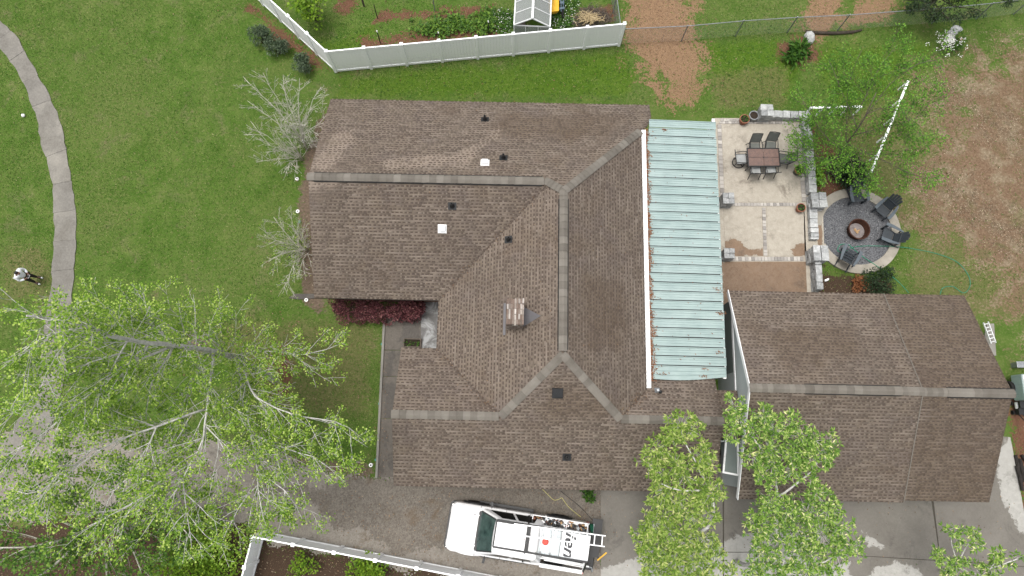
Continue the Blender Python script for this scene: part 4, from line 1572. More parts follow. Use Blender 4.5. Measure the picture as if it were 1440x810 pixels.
# ------------------------------------------------------------------ chain link
def chain_link(label, base, posts, h, mesh_step=.075):
    f = thing('chain_link_fence', label, 'fence', base, group='chain link fences')
    for p in posts:
        mb = MB()
        mb.tube([p, p + Vector((0, 0, h + .03))], .03, 8)
        mb.lathe(p + Vector((0, 0, h + .03)), [(.036, 0), (.03, .03), (.0, .045)], 8)
        obj('fence_post', mb, M['galv'], f)
    mb = MB()
    mb.tube([p + Vector((0, 0, h)) for p in posts], .021, 6)
    obj('top_rail', mb, M['galv'], f)
    mb = MB()
    V, F = [], []
    r = .0016
    for i in range(len(posts) - 1):
        a, b = posts[i], posts[i + 1]
        u = (b - a)
        L = u.length
        u.normalize()
        n = int((L + h) / mesh_step)
        for k in range(n):
            for sg in (1, -1):
                s = k * mesh_step - (h if sg > 0 else 0)
                s0, s1 = s, s + h * sg
                if sg < 0:
                    s0, s1 = s, s - h
                z0, z1 = 0.03, h
                for_lo, for_hi = 0, L
                if s0 == s1:
                    continue
                def clip(sv, zv, so, zo):
                    if sv < 0:
                        t_ = (0 - sv) / (so - sv)
                        return 0, zv + (zo - zv) * t_
                    if sv > L:
                        t_ = (L - sv) / (so - sv)
                        return L, zv + (zo - zv) * t_
                    return sv, zv
                if max(s0, s1) <= 0 or min(s0, s1) >= L:
                    continue
                c0_, d0_ = clip(s0, z0, s1, z1)
                c1_, d1_ = clip(s1, z1, s0, z0)
                p, q = a + u * c0_ + Vector((0, 0, d0_)), a + u * c1_ + Vector((0, 0, d1_))
                w = Vector((-u.y, u.x, 0)) * r
                x = (q - p).normalized().cross(w).normalized() * r
                m = len(V)
                V += [p + w, p + x, p - w - x, q + w, q + x, q - w - x]
                F += [(m, m + 1, m + 4, m + 3), (m + 1, m + 2, m + 5, m + 4), (m + 2, m, m + 3, m + 5)]
    big_mesh('wire_mesh', np.array([tuple(v) for v in V]), np.array(F), M['galv'], f, kind='stuff')
    return f


cl_posts = [at(873, 62), at(958, 58), at(1034, 51), at(1106.5, 46.3), at(1177.5, 43), at(1310, 33), at(1372, 27), at(1425, 20), at(1500, 12)]
chain_link('long galvanised chain link fence across the bare patch and the back lawn', cl_posts[0], cl_posts, 1.3)
chain_link('short chain link run behind the brush pile at the garden side', at(868, 58), [at(867, 55), at(862, 18), at(855, -30)], 1.3)

# ------------------------------------------------------------------ plants
def scatter_leaves(cents, rads, per, size, mat, name, parent, squash=.8, up=.5, aspect=.55, shell=False):
    P_ = []
    D_ = []
    for c, r, n in zip(cents, rads, per if hasattr(per, '__len__') else [per] * len(cents)):
        d = rng.normal(0, 1, (n, 3))
        d /= np.linalg.norm(d, axis=1)[:, None]
        rr = r * (rng.random(n) ** (1 / 3 if not shell else .18))[:, None]
        q = d * rr
        q[:, 2] *= squash
        P_.append(np.array(tuple(c)) + q)
        D_.append(d)
    P_ = np.concatenate(P_)
    D_ = np.concatenate(D_)
    P_[:, 2] = np.maximum(P_[:, 2], .02)
    V, T = leaf_quads(P_, size, up=up, aspect=aspect, dirs=D_)
    return big_mesh(name, V, T, mat, parent)


class Tree:
    """limbs and twigs as tapered tubes, leaves spread at the twig ends"""
    def __init__(self, seed):
        self.r = random.Random(seed)
        self.mb = MB()
        self.tips = []

    def rv(self):
        r = self.r
        v = Vector((r.gauss(0, 1), r.gauss(0, 1), r.gauss(0, 1)))
        return v.normalized()

    def limb(self, pts, r0, r1, n=6):
        pts = [Vector(p) for p in pts]
        out = [pts[0]]
        for i in range(len(pts) - 1):                # smooth and roughen the polyline
            a, b = pts[i], pts[i + 1]
            k = max(2, int((b - a).length / .45))
            p0, p3 = pts[max(0, i - 1)], pts[min(len(pts) - 1, i + 2)]
            for j in range(1, k + 1):
                u = j / k
                q = 0.5 * ((2 * a) + (b - p0) * u + (2 * p0 - 5 * a + 4 * b - p3) * u * u + (3 * a - p0 - 3 * b + p3) * u ** 3)
                out.append(q + self.rv() * (.035 if j < k else .01))
        m = len(out)
        self.mb.tube(out, [r0 + (r1 - r0) * (i / (m - 1)) ** .8 for i in range(m)], n)
        return out

    def branch(self, p, d, L, r, level, leafy, droop=0.0):
        rr = self.r
        n = max(3, int(L / .28))
        pts, q, dd = [p], Vector(p), d.normalized()
        for i in range(n):
            dd = (dd + self.rv() * .16 + Vector((0, 0, droop * (.5 + i / n)))).normalized()
            q = q + dd * (L / n)
            if q.z < .25:
                q.z = .25
            pts.append(q.copy())
        self.mb.tube(pts, [max(.0055, r * (1 - .8 * i / n)) for i in range(n + 1)], 5 if r > .03 else (4 if r > .012 else 3), caps=False)
        if level <= 0:
            self.tips.append((pts[-1], dd))
            if n > 3:
                self.tips.append((pts[n // 2], dd))
            return
        k = max(2, int(L * (2.6 if level > 1 else 3.4)))
        for j in range(k):
            f = .22 + .78 * (j + rr.random()) / k
            idx = min(n - 1, int(f * n))
            base = pts[idx]
            t = (pts[idx + 1] - pts[idx]).normalized()
            s = t.cross(self.rv()).normalized()
            ang = rr.uniform(.45, .95)
            nd = t * math.cos(ang) + s * math.sin(ang)
            self.branch(base, nd, L * rr.uniform(.35, .6) * (1 - .3 * f), r * rr.uniform(.4, .55) * (1 - .4 * f), level - 1, leafy, droop)
        self.tips.append((pts[-1], dd))

    def along(self, pts, every, L, r, level=1, start=.15, ang=(.5, 1.0), droop=0.0, bias=None):
        """side branches along a limb"""
        rr = self.r
        tot = sum((pts[i + 1] - pts[i]).length for i in range(len(pts) - 1))
        k = max(1, int(tot * (1 - start) / every))
        for j in range(k):
            f = start + (1 - start) * (j + rr.random()) / k
            idx = min(len(pts) - 2, int(f * (len(pts) - 1)))
            t = (pts[idx + 1] - pts[idx]).normalized()
            s = t.cross(self.rv()).normalized()
            a = rr.uniform(*ang)
            d = t * math.cos(a) + s * math.sin(a)
            if bias is not None:
                d = (d + bias * rr.uniform(.2, 1)).normalized()
            self.branch(pts[idx], d, L * rr.uniform(.6, 1.1) * (1.15 - .5 * f), r * (1.1 - .5 * f), level, True, droop)
        self.tips.append((pts[-1], (pts[-1] - pts[-2]).normalized()))

    def leaves(self, per, spread, size, aspect=.55, up=.4, keep=1.0):
        P_, D_ = [], []
        for p, d in self.tips:
            if self.r.random() > keep:
                continue
            n = max(1, int(self.r.gauss(per, per * .35)))
            for _ in range(n):
                o = self.rv() * spread * self.r.random() ** .6
                P_.append(tuple(p + o - d * spread * .4))
                D_.append(tuple((d * .7 + o.normalized())))
        P_ = np.array(P_)
        P_[:, 2] = np.maximum(P_[:, 2], .05)
        return leaf_quads(P_, size, up=up, aspect=aspect, dirs=np.array(D_))

    def link(self, name, label, cat, base, bark, leaf, leafargs=None, group=None, crown='crown'):
        t = thing(name, label, cat, base, group=group)
        obj('trunk', self.mb, bark, t, smooth=True)
        if leafargs:
            V, T = self.leaves(*leafargs[0], **leafargs[1])
            big_mesh(crown, V, T, leaf, t)
        return t


def P3(px_, py_, z):
    return at(px_, py_, z)


# tall white-barked tree on the front lawn; its trunk rises out of a mulch ring and leans outward in the view
T1 = Tree(21)
b0 = at(386, 535)
tr = [b0 + Vector((0, 0, -.1)), P3(372, 526, 1.2), P3(357, 517, 2.9), P3(324, 501, 5.0), P3(299, 494, 6.6), P3(275, 490, 7.8), P3(247, 486, 9.0), P3(210, 483, 10.2), P3(158, 474, 11.6), P3(133, 462, 12.4), P3(74, 449, 13.8), P3(37, 444, 14.6)]
trunk = T1.limb(tr, .17, .025, 9)
limbs1 = [
    ([(250, 487, 8.9), (210, 455, 9.6), (180, 450, 10.2), (155, 436, 11)], .07),
    ([(275, 490, 7.7), (240, 460, 8.4), (215, 446, 8.8), (178, 425, 9.6)], .07),
    ([(324, 501, 5.0), (299, 478, 6.0), (252, 445, 7.0), (232, 432, 7.6)], .07),
    ([(244, 487, 9.0), (222, 523, 9.0), (210, 553, 8.7), (205, 600, 8.0)], .075),
    ([(180, 478, 11), (158, 518, 10.8), (146, 543, 10.4), (150, 580, 9.6)], .055),
    ([(245, 486, 9.0), (197, 504, 10.2), (173, 496, 10.8), (128, 509, 11.6), (74, 536, 12), (30, 543, 12.4)], .09),
    ([(158, 474, 11.6), (99, 474, 12.4), (49, 477, 13)], .06),
    ([(326, 503, 4.9), (345, 524, 5.8), (359, 558, 6.8), (408, 581, 7.2), (470, 592, 7.2), (505, 612, 6.8)], .085),
    ([(330, 502, 4.8), (370, 494, 5.5), (430, 498, 5.8), (478, 484, 5.6)], .07),
    ([(330, 505, 4.6), (344, 545, 5.4), (351, 600, 6.6), (360, 640, 7.0), (363, 690, 7.4), (371, 735, 7.4)], .12),
    ([(300, 496, 6.4), (292, 560, 7.6), (286, 615, 8.6), (257, 672, 9.2), (212, 720, 9.6)], .12),
    ([(352, 610, 6.6), (400, 630, 7.0), (440, 642, 6.8), (480, 668, 6.2)], .06),
    ([(363, 682, 7.3), (335, 715, 7.4), (312, 765, 7.0)], .05),
    ([(258, 670, 9.2), (200, 700, 9.8), (120, 742, 10)], .06),
    ([(290, 575, 7.8), (220, 600, 9), (142, 631, 10), (85, 674, 10.6), (34, 719, 11)], .09),
    ([(299, 494, 6.6), (270, 530, 7.4), (262, 580, 7.8), (262, 640, 7.4)], .05),
    ([(210, 484, 10.2), (120, 560, 11), (60, 610, 11.4), (10, 640, 11.6)], .07),
    ([(362, 660, 7.2), (400, 690, 7.2), (425, 730, 6.8)], .045),
    ([(257, 672, 9.2), (262, 720, 8.8), (270, 770, 8.2)], .05),
    ([(133, 462, 12.4), (70, 470, 13), (0, 520, 13)], .05),
    ([(142, 631, 10), (110, 640, 10.4), (60, 690, 10.4), (20, 690, 10.6)], .05),
    ([(220, 600, 9), (200, 650, 9.2), (160, 690, 9.4), (120, 700, 9.4)], .05),
    ([(120, 560, 11), (90, 580, 11), (50, 570, 11.4), (0, 590, 11.6)], .05),
    ([(262, 580, 7.8), (230, 640, 8.2), (190, 660, 8.4)], .05),
    ([(290, 600, 8.3), (320, 640, 8.2), (318, 690, 8)], .045),
]
for pl, r0 in limbs1:
    pts = T1.limb([P3(*p) for p in pl], r0 * .5, .011, 6)
    T1.along(pts, .26, 2.0, .018, 2, .10, (.4, .95), -.07)
T1.along(trunk, .3, 2.2, .02, 2, .32, (.5, 1.0), -.02)
leafA = ((17, .21, .07), dict(aspect=.8, up=1.0, keep=.8))
print('TIPS', len(T1.tips))
T1.link('tall_tree', 'tall white barked tree with fresh green leaves rising from a red mulch ring', 'tree', b0, M['bark_white'], M['leaf_spring'], leafA, 'broadleaf trees')

# leafier tree behind it by the road, lower-left
M['leaf_fresh2'] = leaf_mat('deep_green_leaves', [(0, col(.03, .075, .012)), (.5, col(.07, .15, .02)), (1, col(.15, .25, .035))], .4, gain=2.0)
T2 = Tree(8)
b2 = at(205, 735)
tr = [b2 + Vector((0, 0, -.1)), P3(190, 738, 1.5), P3(160, 742, 3.5), P3(120, 752, 5.5), P3(70, 764, 7.2)]
trunk = T2.limb(tr, .2, .05, 8)
for pl, r0 in [([(165, 742, 3.4), (120, 700, 4.6), (80, 660, 5.6), (30, 650, 6)], .07), ([(140, 748, 4.5), (150, 790, 5), (150, 830, 5.4)], .06), ([(190, 739, 2), (230, 720, 3.2), (250, 735, 4), (270, 760, 4.4)], .05),
               ([(120, 752, 5.5), (80, 730, 6.6), (30, 720, 7.4)], .05), ([(120, 752, 5.5), (70, 800, 6.4), (20, 830, 7)], .06), ([(170, 740, 3), (190, 780, 4), (200, 810, 4.6)], .05), ([(95, 758, 6.4), (40, 770, 7.4), (-20, 770, 8)], .05)]:
    pts = T2.limb([P3(*p) for p in pl], r0, .015, 6)
    T2.along(pts, .45, 1.8, .022, 2, .1, (.5, 1.1))
T2.along(trunk, .5, 1.8, .025, 2, .3)
T2.link('leafy_tree', 'denser dark green tree over the road edge behind the white barked tree', 'tree', b2, M['twig'], M['leaf_fresh2'], ((17, .27, .11), dict(aspect=.7, up=.9)), 'broadleaf trees')

# small lime shrub and bushes along the lower fence
def bush(name, label, cat, px_, py_, z, r, n, size, mat, blobs=7, group=None, squash=.75, h=None, aspect=.55, stems=5, seed=1):
    rr = random.Random(seed)
    b = at(px_, py_, 0)
    t = thing(name, label, cat, b, group=group)
    mb = MB()
    cents, rads = [], []
    for i in range(blobs):
        a = rr.uniform(0, 6.28)
        d = r * math.sqrt(rr.random()) * .75
        c = b + Vector((math.cos(a) * d, math.sin(a) * d, z * rr.uniform(.45, 1.0)))
        cents.append(c)
        rads.append(r * rr.uniform(.3, .5))
        mid = (b + c) / 2 + Vector((rr.uniform(-.05, .05), rr.uniform(-.05, .05), .05))
        mb.tube([b + Vector((0, 0, -.05)), mid, c], [.018, .012, .006], 4)
    obj('stems', mb, M['bark_brown'], t)
    scatter_leaves(cents, rads, max(3, n // blobs), size, mat, 'foliage', t, squash, .5, aspect)
    return t


bush('lime_shrub', 'large bright lime green shrub at the bottom fence corner', 'shrub', 300, 772, 1.6, 1.9, 4600, .11, M['leaf_lime'], 18, 'lime green shrubs', .7, aspect=.8, seed=3)
bush('lime_shrub', 'low lime green shrub on dark mulch below the white drive fence', 'shrub', 515, 797, .9, 1.0, 1000, .11, M['leaf_lime'], 9, 'lime green shrubs', .7, aspect=.8, seed=4)
bush('lime_shrub', 'small lime green sprig hanging at the fence beneath the big tree', 'shrub', 430, 792, .8, .6, 380, .1, M['leaf_lime'], 6, 'lime green shrubs', .7, aspect=.8, seed=5)
bush('lime_tree', 'young tree with yellow green leaves beside the garden fence bend', 'tree', 446, 30, 2.2, 1.0, 560, .16, M['leaf_lime'], 22, None, .7, aspect=.85, seed=6)
for (x_, y_, r_, lb, sd_) in ((371, 60, .55, 'grey green round shrub furthest along the slanting fence', 11), (393, 76, .62, 'middle and largest of three grey green shrubs by the slanting fence', 12), (427, 99, .48, 'grey green round shrub closest to the fence corner', 13)):
    bush('round_shrub', lb, 'shrub', x_, y_, .85, r_, 1500, .085, M['leaf_grey'], 14, 'round shrubs along the fence', .8, seed=sd_)
bush('hosta_clump', 'bright green broad leaved clump in leaf litter by the chain link', 'plant', 1116, 78, .45, .62, 260, .38, M['leaf_mid'], 9, None, .5, aspect=.3, seed=14)
bush('dark_shrub', 'dark green strap leaved shrub between patio wall and fire pit', 'shrub', 1187, 243, .6, .85, 900, .42, M['leaf_dark'], 12, None, .6, aspect=.14, seed=15)
bush('low_plant', 'small lime green plant against the patio side of the stone wall bed', 'plant', 1149, 248, .4, .3, 170, .13, M['leaf_lime'], 5, None, 1, aspect=.7, seed=16)
bush('low_plant', 'second small lime green plant at the stone wall foot', 'plant', 1149, 258, .3, .25, 120, .12, M['leaf_lime'], 4, None, 1, aspect=.7, seed=17)
bush('dark_bush', 'dark olive bush behind the garage next to the fire pit kerb', 'shrub', 1230, 398, .7, .8, 1500, .09, M['leaf_dark'], 14, None, .7, seed=18)
bush('dry_bush', 'heap of red brown dead foliage beside the dark olive bush', 'plant', 1203, 400, .35, .42, 500, .1, M['straw'], 8, None, .6, seed=19)
bush('flower_bush', 'small leafy bush with pink flowers under the eave above the truck', 'shrub', 820, 694, .4, .45, 260, .12, M['leaf_mid'], 6, None, .6, seed=20)
fb = bush('blossom_shrub', 'shrub covered with white blossom near the top right chain link', 'shrub', 1330, 66, .6, .75, 500, .09, M['leaf_mid'], 9, None, .6, seed=22)
fc = at(1330, 66)
pts = [at(1334 + rnd.gauss(0, 12), 60 + rnd.gauss(0, 9), .75) for _ in range(26)] + [at(1336 + rnd.gauss(0, 3.5), 54 + rnd.gauss(0, 3.5), .8) for _ in range(30)]
scatter_leaves(pts, [.10] * len(pts), 9, .06, M['petal_white'], 'blossom', fb, .6, 1.0, .8)
# burgundy hedge under the eave
hb = thing('hedge', 'clipped burgundy hedge in the shade of the north wing eave', 'hedge', at(530, 440))
q0, q1 = at(468, 436, .9), at(590, 438, .9)
cents, rads = [], []
for i in range(60):
    f = rnd.random()
    c = q0.lerp(q1, f) + Vector((0, rnd.uniform(-.34, .42), rnd.uniform(-.5, .22)))
    cents.append(c)
    rads.append(rnd.uniform(.2, .34))
mb = MB()
for i in range(14):
    b = q0.lerp(q1, (i + .5) / 14)
    b.z = 0
    for k in range(4):
        mb.tube([b, b + Vector((rnd.uniform(-.2, .2), rnd.uniform(-.25, .25), .55)), b + Vector((rnd.uniform(-.35, .35), rnd.uniform(-.4, .4), 1.0))], [.02, .014, .006], 4)
obj('stems', mb, M['bark_brown'], hb)
scatter_leaves(cents, rads, 190, .075, M['leaf_burgundy'], 'foliage', hb, .9, .5, .6, True)
# bare crape myrtles along the west wall
def bare_shrub(label, bases, tips, seed, dens, leaf=None):
    T = Tree(seed)
    for (bx, by), (pl, r0) in zip(bases, tips):
        pts = T.limb([at(bx, by, -.05)] + [P3(*p) for p in pl], r0 * .6, .009, 5)
        T.along(pts, dens * 1.5, 1.15, .013, 2, .2, (.4, 1.1), .0)
    return T.link('bare_shrub', label, 'shrub', at(*bases[0]), M['twig'], M['leaf_spring'], leaf, 'bare shrubs by the west wall')


bare_shrub('large leafless pale shrub with spreading stems at the northwest house corner', [(432, 212)] * 8 + [(428, 226)] * 7,
           [([(424, 190, 1.3), (419, 150, 2.6), (421, 110, 3.6)], .045), ([(420, 180, 1.5), (402, 135, 2.7), (398, 105, 3.4)], .04), ([(418, 165, 1.8), (395, 118, 3)], .03), ([(426, 185, 1.4), (440, 140, 2.6), (452, 122, 3.1)], .03),
            ([(415, 185, 1.5), (385, 150, 2.7), (342, 108, 3.8)], .035), ([(412, 190, 1.5), (380, 165, 2.5), (348, 142, 3.2)], .03), ([(428, 190, 1.2), (448, 175, 2), (460, 160, 2.4)], .03), ([(405, 160, 2), (378, 120, 3.2), (370, 102, 3.6)], .03),
            ([(410, 212, 1), (380, 205, 1.9), (352, 170, 2.8)], .03), ([(405, 215, 1), (375, 190, 2), (345, 190, 2.4)], .025), ([(405, 222, .9), (380, 225, 1.6), (360, 228, 1.9)], .025), ([(412, 205, 1.2), (395, 180, 2), (385, 160, 2.4)], .025),
            ([(408, 228, .8), (405, 240, 1.2)], .025), ([(420, 215, .7), (410, 208, 1.2), (390, 214, 1.7)], .03), ([(410, 200, 1.4), (400, 170, 2.3), (420, 150, 2.6)], .02)], 31, .13, ((2, .12, .05), dict(aspect=.6, keep=.1)))
bare_shrub('smaller sparse shrub budding pale green below the bare one on the west wall', [(436, 352)] * 7,
           [([(420, 348, .8), (400, 325, 1.5), (385, 305, 2)], .03), ([(422, 352, .8), (402, 355, 1.3), (378, 368, 1.7)], .03), ([(425, 340, .9), (412, 318, 1.5), (408, 303, 1.8)], .025), ([(420, 362, .8), (408, 385, 1.3), (402, 404, 1.5)], .025),
            ([(426, 365, .7), (420, 392, 1.1)], .02), ([(425, 338, .8), (428, 315, 1.3)], .02), ([(415, 345, 1), (388, 338, 1.6), (372, 330, 1.9)], .022)], 33, .09, ((4, .14, .055), dict(aspect=.6, keep=.4)))

# sparse leafy tree over the patio wall
M['leaf_fresh'] = leaf_mat('fresh_leaves', [(0, col(.03, .085, .010)), (.5, col(.07, .165, .018)), (1, col(.14, .26, .035))], .45, gain=2.4)
T3 = Tree(44)
b3 = at(1166, 236)
tr = [b3 + Vector((0, 0, -.1)), P3(1174, 226, 1), P3(1186, 210, 2.2), P3(1200, 190, 3.4), P3(1216, 165, 4.6), P3(1232, 130, 5.6)]
trunk = T3.limb(tr, .07, .018, 7)
for pl, r0 in [([(1184, 212, 2), (1160, 190, 2.8), (1140, 160, 3.6), (1128, 140, 4)], .04), ([(1190, 205, 2.5), (1190, 160, 3.6), (1196, 110, 4.6), (1212, 70, 5.4)], .045), ([(1200, 190, 3.4), (1240, 180, 4.2), (1290, 165, 5), (1310, 140, 5.4)], .045),
               ([(1178, 220, 1.6), (1160, 225, 2.2), (1140, 210, 2.6), (1126, 190, 3)], .035), ([(1192, 203, 2.6), (1230, 220, 3.2), (1270, 240, 3.6), (1310, 255, 3.8)], .04), ([(1185, 212, 2), (1210, 235, 2.6), (1235, 262, 2.8)], .03),
               ([(1216, 165, 4.6), (1250, 120, 5.4), (1290, 90, 6), (1320, 85, 6.2)], .04), ([(1205, 180, 3.8), (1180, 120, 4.6), (1165, 85, 5)], .035), ([(1220, 160, 4.8), (1260, 150, 5.2), (1300, 200, 5.2)], .035), ([(1210, 150, 4.8), (1240, 90, 5.8), (1262, 62, 6.4)], .035),
               ([(1180, 215, 1.9), (1200, 225, 2.6), (1220, 205, 3.2)], .03), ([(1170, 230, .9), (1150, 205, 1.8), (1150, 175, 2.4)], .025)]:
    pts = T3.limb([P3(*p) for p in pl], r0 * .55, .008, 5)
    T3.along(pts, .24, 1.6, .008, 2, .15, (.5, 1.1))
T3.link('sparse_tree', 'sparse leafy tree spreading over the stone wall and white rails east of the patio', 'tree', b3, M['wood_grey'], M['leaf_fresh'], ((15, .3, .08), dict(aspect=.75, up=1.2, keep=.8)), 'broadleaf trees')

# tufted trees in front of the driveway: leaf whorls on pale stems
def tuft_tree(name, label, base, limbs, clumps, seed, leaf, lsize=.17, per=1.0, group=None):
    T = Tree(seed)
    for pl, r0 in limbs:
        T.limb([P3(*p) for p in pl], r0, .014, 6)
    Ps, Ds = [], []
    for (cx_, cy_, cz, rad) in clumps:
        c = P3(cx_, cy_, cz)
        n = int(26 * (rad / .5) ** 2.2 * per)
        for _ in range(n):
            d = T.rv()
            o = c + Vector((d.x, d.y, d.z * .7)) * rad * T.r.random() ** .45
            ax = (o - c).normalized() + Vector((0, 0, .5)) + T.rv() * .4
            ax.normalize()
            T.mb.tube([c + (o - c) * .25, o], [.007, .004], 3, caps=False)
            for k in range(T.r.randint(7, 11)):
                l = (ax * .35 + T.rv()).normalized()
                Ps.append(tuple(o + l * .015))
                Ds.append(tuple(l * 2))
    t = thing(name, label, 'tree', base, group=group)
    obj('trunk', T.mb, M['bark_white'], t, smooth=True)
    V, Tt = leaf_quads(np.array(Ps), lsize, up=.9, aspect=.33, dirs=np.array(Ds))
    big_mesh('crown', V, Tt, leaf, t)
    return t


bD = at(905, 778)
tuft_tree('tufted_tree', 'pale yellow green tufted tree reaching up over the house roof edge', bD,
          [([(905, 778, -.1), (925, 770, 2.2), (950, 765, 4), (985, 750, 5.6)], .13), ([(955, 764, 4.2), (990, 735, 5.4), (1002, 725, 6)], .06), ([(985, 748, 5.6), (1003, 728, 6.2), (1000, 690, 6.4), (985, 665, 6.6), (960, 612, 7)], .07), ([(950, 765, 4), (945, 720, 5), (935, 670, 5.8), (925, 640, 6)], .06),
           ([(935, 768, 3), (915, 790, 4), (905, 830, 4.6)], .06), ([(1000, 690, 6.4), (960, 690, 6.6), (930, 680, 6.6)], .04), ([(950, 765, 4), (970, 800, 5), (980, 840, 5.5)], .06), ([(940, 720, 5), (915, 735, 5.4)], .04)],
          [(957, 600, 7, .55), (945, 617, 6.9, .4), (972, 604, 7, .42), (925, 632, 6.4, .5), (912, 650, 6.2, .45), (925, 660, 6.2, .4), (987, 642, 6.9, .5), (992, 658, 6.8, .45), (950, 650, 6.6, .5), (962, 668, 6.6, .5), (935, 690, 6.3, .55), (955, 705, 6.3, .5),
           (1000, 693, 6.6, .55), (985, 700, 6.4, .45), (925, 705, 6, .4), (970, 725, 6.1, .5), (995, 725, 6.3, .45), (920, 735, 5.6, .55), (905, 755, 5.4, .5), (940, 745, 5.5, .55), (965, 760, 5.6, .55), (930, 770, 5.3, .55), (990, 757, 5.6, .5), (950, 785, 5.2, .6), (920, 800, 5, .6),
           (980, 790, 5.4, .6), (1005, 780, 5.4, .4), (955, 812, 5, .7), (990, 820, 5.2, .6), (910, 775, 5, .4), (1025, 800, 5, .35), (940, 728, 5.6, .4)], 51, M['leaf_oak_pale'], .165, 1.35, 'tufted trees by the driveway')
bE = at(1035, 790)
tuft_tree('tufted_tree', 'fresh green two crowned tufted tree in front of the garage', bE,
          [([(1035, 790, -.1), (1050, 795, 2.2), (1072, 790, 4), (1090, 765, 5), (1094, 700, 5.6), (1091, 670, 6), (1085, 625, 6.6)], .13), ([(1091, 700, 5.6), (1120, 680, 6.2), (1145, 660, 6.6), (1160, 620, 7)], .05), ([(1085, 775, 4.6), (1130, 740, 5.4), (1148, 690, 6), (1145, 665, 6.3)], .055),
           ([(1072, 790, 4), (1110, 800, 5), (1160, 790, 5.8), (1190, 770, 6.2)], .06), ([(1080, 785, 4.3), (1085, 750, 5), (1070, 740, 5.2)], .045), ([(1060, 795, 3), (1050, 830, 4.5)], .06), ([(1090, 660, 6.1), (1055, 610, 6.6), (1035, 580, 6.9)], .04)],
          [(1033, 572, 7, .42), (1040, 590, 6.9, .5), (1032, 605, 6.8, .4), (1075, 585, 7, .5), (1060, 605, 6.8, .5), (1090, 605, 7, .55), (1110, 592, 7, .45), (1125, 612, 7, .5), (1145, 620, 7, .5), (1165, 622, 7, .45), (1160, 640, 7, .45), (1140, 645, 6.8, .5), (1110, 635, 6.7, .55), (1080, 632, 6.6, .55),
           (1058, 640, 6.5, .5), (1085, 655, 6.4, .5), (1115, 660, 6.5, .5), (1070, 668, 6.3, .35), (1140, 668, 6.6, .35), (1090, 680, 6, .35), (1085, 705, 5.8, .5), (1110, 715, 5.9, .5), (1150, 695, 6.2, .5), (1135, 720, 6, .6), (1165, 715, 6.2, .5), (1180, 740, 6.2, .55), (1155, 750, 6, .6), (1120, 745, 5.6, .6),
           (1085, 735, 5.4, .55), (1065, 750, 5.2, .5), (1075, 770, 5.2, .55), (1105, 780, 5.4, .6), (1140, 780, 5.8, .6), (1175, 775, 6, .55), (1200, 770, 6.2, .45), (1060, 800, 5, .45), (1090, 810, 5.2, .6), (1130, 810, 5.6, .6), (1165, 808, 5.8, .5), (1055, 730, 5.2, .35), (1075, 715, 5.4, .4)], 52, M['leaf_oak'], .15, 1.35, 'tufted trees by the driveway')
bF = at(1325, 785)
tuft_tree('tufted_tree', 'slender young tufted tree on the driveway at the lower right corner', bF,
          [([(1325, 800, -.1), (1335, 815, 2), (1345, 797, 3), (1338, 765, 3.6), (1338, 752, 4)], .05), ([(1346, 796, 3), (1358, 770, 3.6), (1372, 757, 4)], .03), ([(1340, 806, 2.4), (1330, 795, 3), (1318, 785, 3.4)], .03), ([(1345, 797, 3), (1380, 810, 3.4), (1400, 790, 3.8)], .035), ([(1390, 800, 3.6), (1420, 790, 4), (1432, 785, 4)], .025), ([(1335, 815, 2), (1350, 830, 3)], .03)],
          [(1333, 747, 4, .3), (1345, 750, 4, .28), (1372, 752, 4, .34), (1360, 748, 4, .25), (1352, 768, 3.8, .25), (1372, 765, 4, .28), (1318, 780, 3.5, .34), (1328, 790, 3.4, .3), (1345, 795, 3.3, .32), (1345, 808, 3.2, .35), (1362, 790, 3.4, .26), (1403, 778, 3.9, .3), (1405, 790, 3.8, .32), (1395, 802, 3.7, .35), (1428, 785, 4, .24), (1375, 805, 3.5, .35), (1330, 808, 3, .3), (1420, 798, 3.8, .2)],
          53, M['leaf_oak'], .17, 1.1, 'tufted trees by the driveway')
# dark evergreen behind the far chain link
T5 = Tree(61)
b5 = at(1300, 10)
tr = [b5 + Vector((0, 0, -.1)), P3(1320, -4, 1.5), P3(1345, -20, 3)]
trunk = T5.limb(tr, .14, .05, 7)
for pl, r0 in [([(1310, 4, .8), (1290, 0, 1.6), (1270, 0, 2.2)], .04), ([(1320, -4, 1.4), (1340, 8, 2), (1375, 14, 2.6)], .04), ([(1330, -10, 2), (1370, -4, 2.8), (1420, 0, 3.2)], .04), ([(1312, 2, 1), (1325, 18, 1.6), (1335, 26, 1.9)], .03), ([(1320, -5, 1.5), (1310, -30, 2.2), (1300, -50, 2.6)], .04), ([(1330, -10, 2), (1390, -25, 3), (1440, -25, 3.4)], .04), ([(1316, 0, 1.2), (1300, 14, 1.7), (1285, 16, 2)], .03)]:
    pts = T5.limb([P3(*p) for p in pl], r0, .012, 5)
    T5.along(pts, .3, 1.1, .014, 2, .1, (.5, 1.1))
T5.link('evergreen_tree', 'dark evergreen tree overhanging the chain link fence at the top right', 'tree', b5, M['bark_brown'], M['leaf_dark'], ((14, .22, .12), dict(aspect=.35, up=.6)), 'broadleaf trees')

